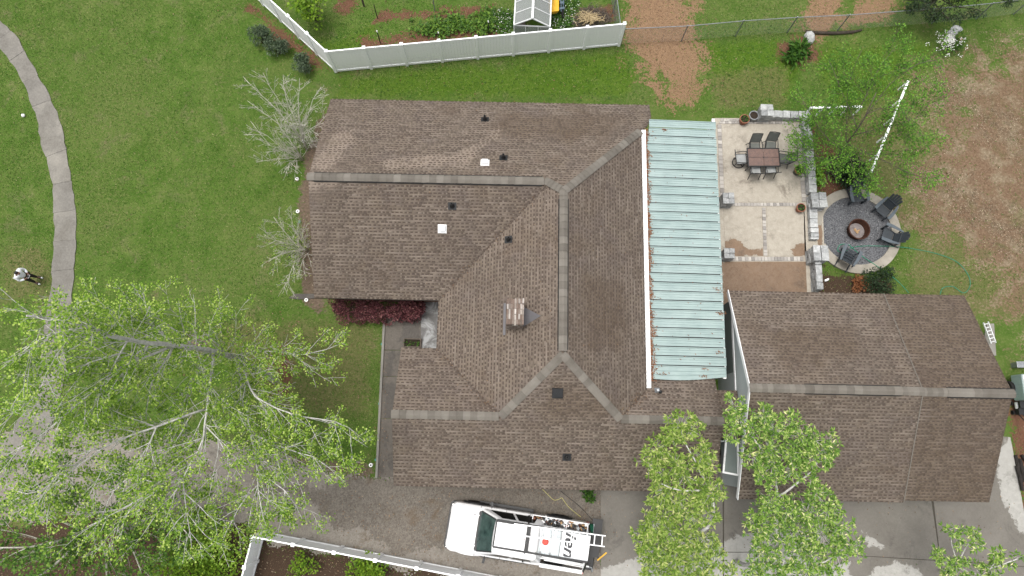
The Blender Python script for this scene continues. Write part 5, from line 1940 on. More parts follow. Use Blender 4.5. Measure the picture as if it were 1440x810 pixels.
# ------------------------------------------------------------------ vegetable garden
V, T = [], []
cents = []
for i in range(70):
    f = rnd.random() ** .7
    p = at(578 + f * 114, 40 - f * 13 + rnd.gauss(0, 5.5 + 3 * f), rnd.uniform(.08, .26))
    cents.append(p)
tag(scatter_leaves(cents, [.26] * len(cents), 26, .14, M['leaf_fresh2'], 'garden_foliage', None, .6, .8, .75), kind='stuff')
cents = [at(690 + rnd.random() * 36, 16 + rnd.random() * 26, rnd.uniform(.05, .15)) for i in range(34)] + [at(775 + rnd.random() * 36, 2 + rnd.random() * 36, rnd.uniform(.05, .15)) for i in range(36)]
tag(scatter_leaves(cents, [.2] * len(cents), 22, .1, M['leaf_mid'], 'clover_foliage', None, .5, .9, .75), kind='stuff')
tag(scatter_leaves(cents, [.22] * len(cents), 5, .05, M['petal_white'], 'clover_blossoms', None, .5, 1.2, .9), kind='stuff')
M['stake'] = simple('dark_green_steel', col(.02, .025, .022), col(.04, .045, .04), 6, .6)
for (b, tp, lb, mm) in (((535, 61), (530.5, 40), 'dark garden stake with white tip standing in the grass left of the leafy row', 'stake'), ((687, 47.5), (686, 25), 'dark garden stake with white tip right of the leafy row', 'stake'),
                    ((617, 53), (616, 47), 'short dark stake at the mulch edge just behind the fence', 'stake'), ((531, 26), (528, 3), 'thin brown stake in the upper mulch row', 'bark_brown'),
                    ((512, 9), (511, -12), 'pale wooden post at the top edge of the garden', 'wood_grey'), ((611.5, 16), (609.5, -9), 'grey metal stake in the upper mulch row', 'galv')):
    B_ = at(*b)
    hgt = .95 if mm == 'stake' and b[0] != 617 else (.35 if b[0] == 617 else 1.1)
    t_ = thing('garden_stake', lb, 'stake', B_, group='garden stakes')
    mb = MB()
    r_ = .03 if mm != 'wood_grey' else .06
    mb.bar(B_, B_ + Vector((.02, .01, hgt)), r_ * 1.6, .012)
    mb.bar(B_ + Vector((0, .012, 0)), B_ + Vector((.02, .022, hgt)), .012, r_ * 1.6)
    obj('post', mb, M[mm], t_)
    if mm == 'stake':
        mb = MB()
        mb.bar(B_ + Vector((.02, .01, hgt)), B_ + Vector((.021, .011, hgt + .12)), .06, .03)
        obj('tip', mb, M['white_plastic'], t_)

# greenhouse: aluminium frame with cloudy panes
gA, gB = at(741, 44), at(769, 44)
gh = thing('greenhouse', 'small aluminium greenhouse with cloudy panes behind the white garden fence', 'greenhouse', (gA + gB) / 2)
fw = Vector((0.055, 1, 0)).normalized()
rt = Vector((fw.y, -fw.x, 0))
L_, hw, he, hr = 3.6, .86, 1.35, 1.95
o_ = at(748, 38, 0) + rt * -.1
o_.z = 0
G = lambda s, d, z: o_ + rt * s + fw * d + Vector((0, 0, z))
rt_pt = at(748.6, 25.7, hr)
o_ = Vector((rt_pt.x, rt_pt.y, 0))
for d in (0, L_):
    mb = MB()
    for s in (-hw, hw):
        mb.bar(G(s, d, 0), G(s, d, he), .05, .05)
        mb.bar(G(s, d, he), G(0, d, hr), .05, .05)
    mb.bar(G(-hw, d, he - .03), G(hw, d, he - .03), .045, .045)
    for s in (-.3, .3):
        mb.bar(G(s, d, 0), G(s, d, he), .035, .035)
    obj('end_frame', mb, M['alu'], gh)
mb = MB()
mb.bar(G(0, -.02, hr + .02), G(0, L_, hr + .02), .11, .06)
obj('ridge_beam', mb, M['alu'], gh)
for s in (-hw, hw):
    mb = MB()
    mb.bar(G(s, 0, he), G(s, L_, he), .06, .06)
    obj('eave_beam', mb, M['alu'], gh)
    for k in range(1, 6):
        d = L_ * k / 6
        mb = MB()
        mb.bar(G(s, d, he + .01), G(0, d, hr + .01), .035, .03)
        mb.bar(G(s, d, 0), G(s, d, he), .03, .03)
        obj('glazing_bar', mb, M['alu'], gh)
    for k in range(6):
        d0, d1 = L_ * k / 6 + .02, L_ * (k + 1) / 6 - .02
        mb = MB()
        a, b, c_, e_ = G(s * .98, d0, he), G(s * .98, d1, he), G(0, d1, hr - .01), G(0, d0, hr - .01)
        n_ = (b - a).cross(e_ - a).normalized() * .006
        for sg in (1, -1):
            mb.face([a + n_ * sg, b + n_ * sg, c_ + n_ * sg, e_ + n_ * sg][::sg])
        obj('pane', mb, M['greenhouse_pane'], gh)
        mb = MB()
        mb.bar(G(s, (d0 + d1) / 2 - (d1 - d0) / 2, he / 2), G(s, d1, he / 2), .008, he - .06)
        obj('pane', mb, M['greenhouse_pane'], gh)
mb = MB()
for s0, s1 in ((-hw + .03, -.32), (-.28, .28), (.32, hw - .03)):
    mb.bar(G(s0, .01, he / 2), G(s1, .01, he / 2), .008, he - .1)
obj('front_pane', mb, M['greenhouse_pane'], gh)
mb = MB()
for k in range(9):
    mb.box(G(rnd.choice((-.55, .5)) + rnd.uniform(-.1, .1), .3 + k * .36, .35 + rnd.uniform(0, .1)), (.4, .3, .05), .05)
obj('shelf', mb, M['wood_grey'], gh)

# yellow garden cart next to it
cb = at(777, 14)
gc = thing('garden_cart', 'yellow garden cart with grey blue frame and black wheel next to the greenhouse', 'cart', cb)
mb = MB()
mb.tube([], [], 6) if False else None
vs = [(-.16, -.5, .35), (.22, -.42, .35), (.22, .55, .35), (-.2, .55, .35), (-.22, -.56, .62), (.28, -.46, .62), (.3, .62, .66), (-.28, .62, .66)]
vs = [cb + Vector(v) for v in vs]
mb.mesh(vs, [(3, 2, 1, 0), (0, 1, 5, 4), (1, 2, 6, 5), (2, 3, 7, 6), (3, 0, 4, 7), (4, 5, 6, 7)])
obj('tray', mb, M['yellow_paint'], gc, bevel=.03)
mb = MB()
mb.tube([cb + Vector((.34, .6, .5)), cb + Vector((.4, .1, .42)), cb + Vector((.42, -.3, .3))], .035, 6)
mb.tube([cb + Vector((.5, .55, .55)), cb + Vector((.52, .1, .45)), cb + Vector((.5, -.25, .3))], .03, 6)
mb.box(cb + Vector((.45, .1, .42)), (.2, .12, .1), .2)
mb.box(cb + Vector((.44, -.18, .36)), (.26, .1, .12), .2)
obj('frame', mb, M['steel_blue'], gc)
mb = MB()
for k in range(17):
    pass
cw = cb + Vector((.48, -.38, .2))
mb2 = MB()
mb2.lathe((0, 0, 0), [(.1, -.05), (.2, -.05), (.22, 0), (.2, .05), (.1, .05), (.1, -.05)], 16)
Mx = Matrix.Rotation(math.pi / 2, 3, 'Y')
mb.mesh([cw + Mx @ Vector(v) for v in mb2.v], mb2.f)
obj('wheel', mb, M['dark_rubber'], gc)

# brush pile of cut sticks and dry stalks
bc = at(832, 30)
bp_ = thing('brush_pile', 'heap of cut brown sticks and straw coloured stalks behind the fence', 'brush pile', bc)
mb, mb2 = MB(), MB()
for i in range(420):
    a = rnd.uniform(0, 6.28)
    d = math.sqrt(rnd.random())
    p = bc + Vector((math.cos(a) * d * .95, math.sin(a) * d * .75, .05 + .5 * (1 - d) * rnd.random()))
    e_ = Vector((rnd.gauss(0, 1), rnd.gauss(0, 1), rnd.gauss(0, .25))).normalized() * rnd.uniform(.15, .42)
    if rnd.random() < .8:
        mb.tube([p - e_, p + e_ + Vector((0, 0, .04))], [.011, .006], 4)
for i in range(150):
    p = at(829 + rnd.gauss(0, 8), 24 - 0 + rnd.gauss(0, 3.5), .55)
    e_ = Vector((rnd.gauss(.6, .5), rnd.gauss(.2, .5), rnd.gauss(0, .2))).normalized() * rnd.uniform(.1, .22)
    mb2.tube([p - e_, p + e_], [.014, .008], 4)
tag(obj('sticks', mb, M['wood_grey'], bp_), kind='stuff')
tag(obj('stalks', mb2, simple('straw_stalks', col(.4, .3, .15), col(.62, .5, .3), 12, .9), bp_), kind='stuff')

# ------------------------------------------------------------------ stone walls round the patio
STONES = []
for k in range(6):
    mb = MB()
    s = Vector((rnd.uniform(.92, 1.05), rnd.uniform(.92, 1.05), 1))
    for z in (-1, 1):
        for x, y in ((-1, -1), (1, -1), (1, 1), (-1, 1)):
            mb.v.append(((x * .5 + rnd.uniform(-.05, .05)) * s.x, (y * .5 + rnd.uniform(-.05, .05)) * s.y, z * .5 + rnd.uniform(-.06, .06)))
    mb.f = [(3, 2, 1, 0), (4, 5, 6, 7), (0, 1, 5, 4), (1, 2, 6, 5), (2, 3, 7, 6), (3, 0, 4, 7)]
    mb.m = [0] * 6
    STONES.append(mb)
t = NT('wall_stone')
oi = t.n('ShaderNodeObjectInfo')
n1 = t.noise(7, 5, .7, .4)
n2 = t.noise(35, 4, .7)
c = t.ramp(oi.outputs['Random'], [(0, col(.36, .37, .37)), (.5, col(.48, .49, .485)), (1, col(.6, .605, .59))])
c = t.mix(.45, c, t.ramp(n1, [(.32, col(.13, .135, .13)), (.5, col(.42, .43, .43)), (.7, col(.66, .67, .67))]))
t.bump(n2, .6, .015)
M['wall_stone'] = t.set(c, .9, 0, .15)
SM = [mesh_of('stone', mb, M['wall_stone']) for mb in STONES]


def stone_wall(label, p, q, w, h, stone=.3, cat='wall', rows=1):
    p, q = Vector(p), Vector(q)
    f = thing('stone_wall', label, cat, p, group='stone walls round the patio')
    u = (q - p)
    L = u.length
    u.normalize()
    v = Vector((-u.y, u.x, 0))
    rz = math.atan2(u.y, u.x)
    layers = max(2, round(h / .2))
    for k in range(layers):
        s = -rnd.uniform(0, stone * .4)
        while s < L:
            l = stone * rnd.uniform(.75, 1.35)
            e = min(s + l, L)
            s_ = max(s, 0)
            if e - s_ > .08:
                for r_ in range(rows):
                    off = (r_ - (rows - 1) / 2) * w / rows
                    top = k == layers - 1
                    piece('cap_stone' if top else 'stone', rnd.choice(SM), f, p + u * ((s_ + e) / 2) + v * (off + rnd.uniform(-.01, .01)) + Vector((0, 0, (k + .5) * h / layers + rnd.uniform(-.006, .01))),
                          (0, 0, rz + rnd.uniform(-.03, .03)), (e - s_ - .012, w / rows - .012 + (.04 if top else 0), h / layers - .008))
            s += l
    return f


def pillar(label, c, w, h, rz=0):
    f = thing('stone_pillar', label, 'pillar', c, group='stone pillars round the patio')
    layers = max(3, round(h / .19))
    for k in range(layers):
        for i in (-1, 1):
            a = (k % 2) * math.pi / 2 + rz
            d = Vector((math.cos(a), math.sin(a), 0)) * (i * w * .25)
            piece('stone', rnd.choice(SM), f, c + d + Vector((0, 0, (k + .5) * h / layers)), (0, 0, a + rnd.uniform(-.02, .02)), (w / 2 - .012, w - .012, h / layers - .008))
    for i in (-1, 1):
        for j in (-1, 1):
            d = Matrix.Rotation(rz, 3, 'Z') @ Vector((i * w * .27, j * w * .27, 0))
            piece('cap_stone', rnd.choice(SM), f, c + d + Vector((0, 0, h + .05 + rnd.uniform(-.006, .006))), (0, 0, rz + rnd.uniform(-.03, .03)), (w * .54 - .01, w * .54 - .01, .1))
    return f


stone_wall('low grey stone wall along the north edge of the patio', at(1072, 166), at(1134, 168), .32, .5)
stone_wall('grey stone wall down the east side of the patio table', at(1128, 170), at(1137, 276), .33, .55)
stone_wall('short grey stone wall between the two east gate pillars', at(1138, 290), at(1141, 340), .33, .4, .24)
stone_wall('narrow stone wall running from the lower pillar to the garage', at(1140, 362), at(1144, 412), .26, .75, .42)
pillar('grey stone pillar beside the two pots at the patio north edge', at(1070, 166), .55, .75)
pillar('grey stone pillar where the patio wall meets the fire pit ring', at(1143, 288), .68, .6)
pillar('large grey stone pillar south of the fire pit opening', at(1141, 364), .66, .95)
pillar('grey stone pillar under the porch roof edge halfway down the patio', at(1017, 287), .5, .75)
pillar('grey stone pillar under the porch roof edge near the wet paving', at(1019, 362), .45, .65)

# paved apron between wall and fire pit
ap = thing('apron', None, None, (0, 0, 0))
tag(ap, kind='structure')
slab('apron_slab', px([(1130, 292), (1157, 290), (1160, 368), (1132, 368)], .1), .1, M['patio'], ap, .08, {'wet': ([[(1144, 310), (1154, 310), (1156, 345), (1158, 366), (1150, 362), (1147, 330)]], .1)}, .12)

# ------------------------------------------------------------------ fire pit circle
fp = thing('fire_ring', None, None, FIREC)
tag(fp, kind='structure')
Rout, Rin = 2.06, 1.64
M['pit_gravel'] = drive_mat('pit_gravel', (col(.12, .127, .138), col(.18, .185, .195)), (col(.09, .09, .095), col(.13, .13, .135)), (col(.05, .05, .055), col(.42, .42, .44)), 30, .95, .6)
mb = MB()
mb.lathe(FIREC, [(0.001, .05), (Rin + .02, .05)], 40)
obj('gravel_bed', mb, M['pit_gravel'], fp)
pp, pd = [], []
nseg = 1
a_lo, a_hi = R(-158), R(172)
for i in range(nseg):
    a0 = a_lo + (a_hi - a_lo) * i / nseg + .006
    a1 = a_lo + (a_hi - a_lo) * (i + 1) / nseg - .006
    mb = MB()
    n = 48
    for j in range(n + 1):
        a = a0 + (a1 - a0) * j / n
        for r_ in (Rin, Rout):
            for z in (.0, .12):
                mb.v.append((FIREC.x + math.cos(a) * r_, FIREC.y + math.sin(a) * r_ * 1.0, z))
    for j in range(n):
        k = j * 4
        mb.f += [(k + 1, k + 3, k + 7, k + 5), (k, k + 1, k + 5, k + 4), (k + 3, k + 2, k + 6, k + 7)]
        mb.m += [0] * 3
    mb.f += [(0, 2, 3, 1), (n * 4, n * 4 + 1, n * 4 + 3, n * 4 + 2)]
    mb.m += [0, 0]
    obj('kerb', mb, M['patio_kerb'] if 'patio_kerb' in M else M.setdefault('patio_kerb', simple('ring_concrete', col(.36, .33, .27), col(.5, .46, .39), 2.2, .85, dirt=col(.22, .17, .12))), fp)
# pebbles in the ring
n = 5200
rr_, aa_ = Rin * np.sqrt(rng.random(n)) * .99, rng.uniform(0, 6.283, n)
P_ = np.stack([FIREC.x + rr_ * np.cos(aa_), FIREC.y + rr_ * np.sin(aa_), np.full(n, .052)], 1)
s_ = rng.uniform(.012, .03, n)
ang = rng.uniform(0, 6.28, n)
V = np.empty((n, 5, 3), np.float32)
for j in range(4):
    V[:, j] = P_ + np.stack([np.cos(ang + j * 1.57) * s_, np.sin(ang + j * 1.57) * s_ * .8, np.zeros(n)], 1)
V[:, 4] = P_ + np.stack([s_ * .1, s_ * .1, s_ * .8], 1)
b_ = np.arange(n)[:, None] * 5
T = np.concatenate([b_ + [0, 1, 4], b_ + [1, 2, 4], b_ + [2, 3, 4], b_ + [3, 0, 4]], 1).reshape(-1, 3)
M['pebble'] = leaf_mat('pebbles', [(0, col(.05, .05, .055)), (.5, col(.115, .12, .13)), (.85, col(.19, .19, .2)), (1, col(.42, .42, .42))], 0.0, .9)
big_mesh('pebbles', V.reshape(-1, 3), T, M['pebble'], fp, kind='stuff')

pc = at(1202, 326)
fpit = thing('fire_pit', 'round rusty steel fire pit bowl holding ash in the gravel circle', 'fire pit', pc)
mb = MB()
mb.lathe(pc, [(.40, .05), (.47, .42), (.5, .45), (.45, .46), (.43, .40), (.36, .14), (.1, .12)], 28)
obj('bowl', mb, M['rust'], fpit, smooth=False)
mb = MB()
mb.lathe(pc, [(.37, .16), (.25, .18), (.12, .2), (.001, .19)], 20)
obj('ash', mb, M['ash'], fpit)
mb = MB()
mb.tube([pc + Vector((-.12, .08, .22)), pc + Vector((.02, -.14, .24))], [.06, .05], 7)
mb.tube([pc + Vector((-.05, -.1, .22)), pc + Vector((.1, .02, .25))], [.04, .035], 6)
obj('firewood', mb, M['wood_pale'], fpit)

# ------------------------------------------------------------------ adirondack chairs, front towards -y
def adirondack():
    t = thing('adirondack_chair', 'slate blue slatted garden chair on the north rim of the fire ring', 'chair', (0, 0, 0), group='garden chairs round the fire pit', local=True)
    sp = M['slate_plastic']
    for i in range(5):                               # seat slats, sloping back
        y = -.30 + i * .105
        z = .37 - i * .035
        mb = MB()
        mb.box((0, y, z), (.52, .095, .022), rot=Euler((.32 if i else .1, 0, 0)).to_matrix())
        obj('seat_slat', mb, sp, t)
    for i in range(5):                               # fan back
        x = (i - 2) * .105
        top = 1.0 - abs(i - 2) ** 2 * .028
        mb = MB()
        a = Vector((x * .82, .2, .24))
        b = Vector((x * 1.12, .2 + (top - .24) * .5, top))
        mb.bar(a, b, .101, .02, up=(0, -1, .4))
        obj('back_slat', mb, sp, t)
    mb = MB()
    mb.bar((-.27, .36, .58), (.27, .36, .58), .03, .07)
    mb.bar((-.24, .24, .30), (.24, .24, .30), .03, .07)
    obj('back_rail', mb, sp, t)
    for s in (-1, 1):
        mb = MB()
        pts = [(s * .30, -.42), (s * .44, -.40), (s * .45, -.1), (s * .40, .2), (s * .34, .42), (s * .27, .42), (s * .29, .1)]
        mb.prism(pts, .575, .6)
        obj('armrest', mb, M['slate_arm'], t, bevel=.008)
        mb = MB()
        mb.box((s * .31, -.33, .29), (.03, .1, .57))
        obj('leg', mb, sp, t)
        mb = MB()
        mb.bar((s * .28, -.36, .33), (s * .28, .62, .06), .028, .12)
        obj('leg', mb, sp, t)
        mb = MB()
        mb.box((s * .34, .34, .44), (.03, .06, .28))
        obj('arm_brace', mb, sp, t)
    return t


ad = adirondack()
specs = [((1199, 278), 'slate blue slatted garden chair on the north rim of the fire ring', None), ((1238, 298), 'slate blue slatted garden chair on the northeast rim of the fire ring', None), ((1245, 335), 'slate blue slatted garden chair on the east rim crossed behind by the green hose', None), ((1187, 364), 'slate blue slatted garden chair southwest of the fire pit facing away from the garage', None)]
faces = [-8, 0, 0, 0]
for i, ((x_, y_), lb, _) in enumerate(specs):
    p = at(x_, y_)
    d = at(1202, 326) - p
    rz = math.atan2(d.y, d.x) + math.pi / 2 + [R(8), R(8), R(-12), R(-4)][i]
    if i == 0:
        ad.location, ad.rotation_euler = (p.x, p.y, .055), (0, 0, rz)
    else:
        copy_tree(ad, lb, (p.x, p.y, .055), rz)

# ------------------------------------------------------------------ dining set on the patio
TZ = .72
t1, t2, t3, t4 = at(1050.5, 208, TZ + PZ), at(1096, 208.5, TZ + PZ), at(1097, 234.5, TZ + PZ), at(1051.5, 234, TZ + PZ)
tc = (t1 + t2 + t3 + t4) / 4
tc.z = PZ
dt = thing('dining_table', 'rectangular patio table with mottled brown tile top and dark frame', 'table', tc, local=True)
TW, TD = (t2 - t1).length, (t1 - t4).length
t = NT('mottled_tile')
n1, n2 = t.noise(7, 5, .7, .6), t.noise(28, 3, .7)
c = t.ramp(n1, [(.3, col(.13, .105, .10)), (.48, col(.20, .115, .095)), (.65, col(.27, .16, .13)), (.8, col(.22, .22, .22))])
c = t.mix(.3, c, t.ramp(n2, [(.3, col(.1, .08, .075)), (.7, col(.34, .24, .2))]))
M['tile'] = t.set(c, .55, 0, .35)
for i in range(2):
    for j in range(2):
        mb = MB()
        mb.box(((i - .5) * (TW - .08) / 2, (j - .5) * (TD - .08) / 2, TZ), ((TW - .1) / 2 - .008, (TD - .1) / 2 - .008, .02))
        obj('tile', mb, M['tile'], dt)
mb = MB()
for s in (-1, 1):
    mb.box((0, s * (TD / 2 - .02), TZ), (TW, .045, .04))
    mb.box((s * (TW / 2 - .02), 0, TZ), (.045, TD - .09, .04))
mb.box((0, 0, TZ - .02), (TW - .1, .06, .02))
obj('table_frame', mb, M['black_metal'], dt)
mb = MB()
mb.lathe((0, 0, TZ + .012), [(.03, 0), (.03, .012), (.0, .012)], 10)
obj('umbrella_hole', mb, M['black_metal'], dt)
for sx in (-1, 1):
    for sy in (-1, 1):
        mb = MB()
        mb.tube([(sx * (TW / 2 - .08), sy * (TD / 2 - .08), TZ - .02), (sx * (TW / 2 - .16), sy * (TD / 2 - .13), .35), (sx * (TW / 2 - .1), sy * (TD / 2 - .09), 0)], .022, 6)
        obj('leg', mb, M['black_metal'], dt)
M['sling'] = simple('grey_sling_mesh', col(.17, .18, .165), col(.24, .25, .23), 4, .8, fine=90)
M['cushion'] = simple('pale_seat_sling', col(.40, .42, .42), col(.5, .51, .5), 6, .85, fine=80)


def dining_chair(label, swivel=False, pale=False):
    t = thing('dining_chair', label, 'chair', (0, 0, 0), group='sling chairs round the patio table', local=True)
    bk = M['black_metal']
    mb = MB()
    mb.box((0, 0, .43), (.46, .46, .03))
    obj('seat', mb, M['cushion'] if pale else M['sling'], t, bevel=.012)
    mb = MB()
    a = [(-.22, .24, .46), (.22, .24, .46), (.22, .42, .98), (-.22, .42, .98)]
    mb.face(a)
    mb.face([(x, y + .02, z) for x, y, z in reversed(a)])
    for i in range(4):
        p, q = Vector(a[i]), Vector(a[(i + 1) % 4])
        o2 = Vector((0, .02, 0))
        mb.face([p + o2, q + o2, q, p])
    obj('backrest', mb, M['sling'], t)
    mb = MB()
    for s in (-1, 1):
        mb.tube([(s * .24, -.24, .44), (s * .24, .22, .43), (s * .24, .33, .7), (s * .24, .44, 1.0)], .017, 6)
    mb.tube([(-.24, .44, 1.0), (0, .455, 1.01), (.24, .44, 1.0)], .02, 6)
    mb.tube([(-.24, -.24, .44), (.24, -.24, .44)], .016, 6)
    obj('frame', mb, bk, t)
    for s in (-1, 1):
        mb = MB()
        mb.tube([(s * .25, .3, .66), (s * .28, 0, .66), (s * .28, -.24, .63), (s * .27, -.26, .44)], .018, 6)
        obj('armrest', mb, bk, t)
    if swivel:
        mb = MB()
        mb.tube([(0, 0, .42), (0, 0, .06)], .035, 8)
        for k in range(4):
            a = k * math.pi / 2 + .6
            mb.tube([(0, 0, .14), (.27 * math.cos(a), .27 * math.sin(a), .035)], .018, 6)
        ring = [(.28 * math.cos(k * math.pi / 12), .28 * math.sin(k * math.pi / 12), .025) for k in range(25)]
        mb.tube(ring, .022, 6)
        obj('swivel_base', mb, bk, t)
    else:
        for sx in (-1, 1):
            for y0, y1 in ((-.22, -.28), (.22, .36)):
                mb = MB()
                mb.tube([(sx * .24, y0, .43), (sx * .25, y1, 0)], .017, 6)
                obj('leg', mb, bk, t)
    return t


SPM = [((1061, 208), 0, .4, 'dark sling chair north of the patio table, nearer the porch roof', False), ((1083, 206), -.12, .4, 'dark sling chair pulled askew north of the patio table, nearer the stone wall', False),
       ((1062, 238), math.pi, .4, 'pale seated sling chair south of the patio table, nearer the porch roof', True), ((1083, 237), math.pi + .08, .4, 'pale seated sling chair south of the patio table, nearer the stone wall', True),
       ((1101, 224), -math.pi / 2 - .18, .4, 'sling chair turned slightly at the east end of the patio table', False)]
proto = {}
for (x_, y_), rz, z_, lb, pale in SPM:
    p = at(x_, y_, z_ + PZ)
    if pale not in proto:
        proto[pale] = c = dining_chair(lb, pale=pale)
        c.location, c.rotation_euler = (p.x, p.y, PZ), (0, 0, rz)
    else:
        copy_tree(proto[pale], lb, (p.x, p.y, PZ), rz)
p = at(1042, 224, .5)
c = dining_chair('swivel chair with pale seat and ring base at the west end of the patio table', True, True)
c.location, c.rotation_euler = (p.x, p.y, PZ), (0, 0, math.pi / 2 + .04)

# ------------------------------------------------------------------ pots
def pot(label, px_, py_, r, h, mat, leaf=None, rim=None):
    c = at(px_, py_, 0)
    c.z = PZ
    t = thing('plant_pot', label, 'pot', c, local=True, group='plant pots on the patio')
    mb = MB()
    mb.lathe((0, 0, 0), [(r * .68, 0), (r * .95, h * .8)], 18, close=False)
    mb.lathe((0, 0, 0), [(r * .86, h * .8), (r * .8, h * .84)], 18)
    obj('body', mb, mat, t)
    mb = MB()
    mb.lathe((0, 0, 0), [(r * .95, h * .78), (r * 1.02, h * .82), (r * 1.02, h), (r * .86, h), (r * .84, h * .8)], 18)
    obj('rim', mb, rim or mat, t)
    mb = MB()
    mb.lathe((0, 0, 0), [(r * .86, h * .86), (r * .4, h * .9), (.001, h * .88)], 14)
    obj('soil', mb, M['soil'], t)
    if leaf:
        n, rr0, size = leaf
        o = scatter_leaves([(0, 0, h)] * 3, [rr0] * 3, n, size, M['leaf_mid'], 'plant', None, .5, .6, .5)
        o.parent = t
    return t


pot('terracotta pot with a leafy plant at the patio corner under the teal roof edge', 1043, 173, .23, .36, M['terracotta'], (16, .14, .1))
pot('grey glazed pot of bare soil touching the terracotta pot by the pillar', 1056, 168, .23, .36, M['grey_glaze'])
pot('dark olive pot with ochre rim and green plant beside the east patio wall', 1118.5, 244, .22, .4, M['olive_glaze'], (26, .16, .12), M['orange_glaze'])
pot('terracotta pot with low greenery beside the fire ring pillar', 1121.5, 296, .21, .34, M['terracotta'], (10, .12, .08))

# ------------------------------------------------------------------ hoses, caps and small things on the ground
def hose(name, label, pts, r, mat, cat='hose', sub=8):
    P_ = [at(p[0], p[1], (p[2] if len(p) > 2 else r)) for p in pts]
    out = []
    for i in range(len(P_) - 1):
        a0, a1, a2, a3 = P_[max(0, i - 1)], P_[i], P_[i + 1], P_[min(len(P_) - 1, i + 2)]
        for j in range(sub):
            u = j / sub
            out.append(0.5 * ((2 * a1) + (a2 - a0) * u + (2 * a0 - 5 * a1 + 4 * a2 - a3) * u * u + (3 * a1 - a0 - 3 * a2 + a3) * u ** 3))
    out.append(P_[-1])
    mb = MB()
    mb.tube(out, r, 6)
    o = obj(name, mb, mat, None, smooth=True, base=tuple(P_[0]))
    return tag(o, label, cat)


hose('garden_hose', 'long green garden hose looping across the fire ring onto the lawn', [(1278, 412, .02), (1262, 395, .02), (1236, 376, .14), (1215, 362, .08), (1200, 350, .08), (1193, 344, .08), (1182, 344, .08), (1178, 352, .08), (1186, 355, .08), (1199, 348, .08), (1215, 346, .08), (1240, 346, .1), (1262, 347, .14), (1285, 350, .02), (1318, 357, .02), (1345, 368, .02), (1361, 386, .02), (1364, 402, .02), (1355, 412, .02), (1340, 403, .02), (1326, 405, .02), (1322, 414, .02)], .016, M['green_hose'])
hose('yellow_hose', 'thin yellow hose lying in a zigzag by the truck bed', [(763, 688), (772, 697), (779, 703), (786, 702), (790, 700), (793, 704), (799, 712), (808, 720), (817, 727)], .014, M['yellow_hose'])
hose('black_hose', 'thin black hose curving around behind the truck', [(788, 690), (800, 700), (815, 712), (832, 730), (842, 742), (853, 755), (855, 768), (852, 775)], .014, M['black_hose'])
hose('black_hose', 'black hose loop hanging beside the truck near the white fence', [(763, 786, .3), (763, 794, .06), (770, 798, .03), (780, 797, .03), (790, 794, .06)], .014, M['black_hose'])
hose('thin_hose', 'dark thin hose lying on the lawn by the burgundy hedge', [(330, 470, .02), (315, 464, .02), (314, 455, .02), (325, 449, .02), (337, 452, .02), (340, 462, .02), (332, 468, .02), (345, 472, .02), (352, 468, .02)], .012, M['black_hose'])


def cap(px_, py_, white, label):
    c = at(px_, py_)
    t = thing('ground_cap', label, 'cap', c, local=True, group='round caps set in the lawn along the house')
    mb = MB()
    r = .085 if white else .06
    mb.lathe((0, 0, 0), [(r, 0), (r, .05), (r * .8, .06), (r * .45, .06)], 14)
    obj('collar', mb, M['white_plastic' if white else 'teal_cap'], t)
    mb = MB()
    mb.lathe((0, 0, 0), [(r * .45, .058), (r * .4, .045), (.001, .045)], 12)
    obj('plug', mb, M['black_metal' if white else 'teal_cap'], t)


for x_, y_, wh, lb in ((427, 199, 1, 'white round ground cap below the bare shrub at the house corner'), (418, 252, 1, 'white round ground cap beside the west end of the main ridge'), (419, 297.5, 1, 'white round ground cap midway along the west wall'), (421.6, 312, 0, 'teal ground cap just below a white one on the west wall'),
                   (431, 422, 1, 'white round ground cap by the grey stepping slab'), (537.6, 484, 0, 'teal ground cap beside the walk near the planter'), (534, 567.7, 0, 'teal ground cap beside the middle of the house walk'), (529, 646.6, 0, 'teal ground cap beside the lower house walk'), (521.7, 654, 1, 'white round ground cap near the drive end of the house walk')):
    cap(x_, y_, wh, lb)
slab_o = slab('stepping_slab', px([(406, 419), (414, 413), (446, 413), (448, 419), (420, 421)], .05), .05, M['walk'], None, .2, {'wet': ([[(400, 410), (450, 410), (450, 425), (400, 425)]], .3)}, .06)
tag(slab_o, 'grey stone stepping slab at the northwest wing corner', 'slab')
mb = MB()
mb.lathe((0, 0, .09), [(.001, -.09), (.05, -.075), (.085, -.02), (.085, .02), (.05, .075), (.001, .09)], 12)
o = obj('ball', mb, M['white_plastic'], None, smooth=True)
o.location = at(34.5, 163.5)
tag(o, 'small white ball on the lawn left of the footpath', 'ball')
# planter in the entrance corner
pb = at(580.5, 483, .1)
pl = thing('planter_box', 'dark planter box with small plants in the entrance corner', 'planter', (pb.x, pb.y, .06), -PSI, local=True)
mb = MB()
for s in (-1, 1):
    mb.box((0, s * .18, .12), (.8, .05, .24))
    mb.box((s * .375, 0, .12), (.05, .31, .24))
obj('box', mb, M['wood_grey'], pl)
mb = MB()
mb.box((0, 0, .09), (.7, .31, .1))
obj('soil', mb, M['soil'], pl)
for s in (-.2, .16):
    o = scatter_leaves([(s, 0, .2)], [.13], 26, .11, M['leaf_mid'], 'plant', None, .5, .5, .4)
    o.parent = pl

# white rails east of the patio
def rail(label, p, q, n, h=.85):
    p, q = Vector(p), Vector(q)
    f = thing('white_rail', label, 'railing', (p.x, p.y, 0), group='white rails under the sparse tree')
    mb = MB()
    mb.bar((p.x, p.y, h), (q.x, q.y, h), .1, .05)
    obj('rail', mb, M['white_vinyl'], f)
    for i in range(n + 1):
        c = p.lerp(q, i / n)
        mb = MB()
        mb.box((c.x, c.y, h / 2 - .02), (.06, .06, h - .03))
        obj('post', mb, M['white_vinyl'], f)


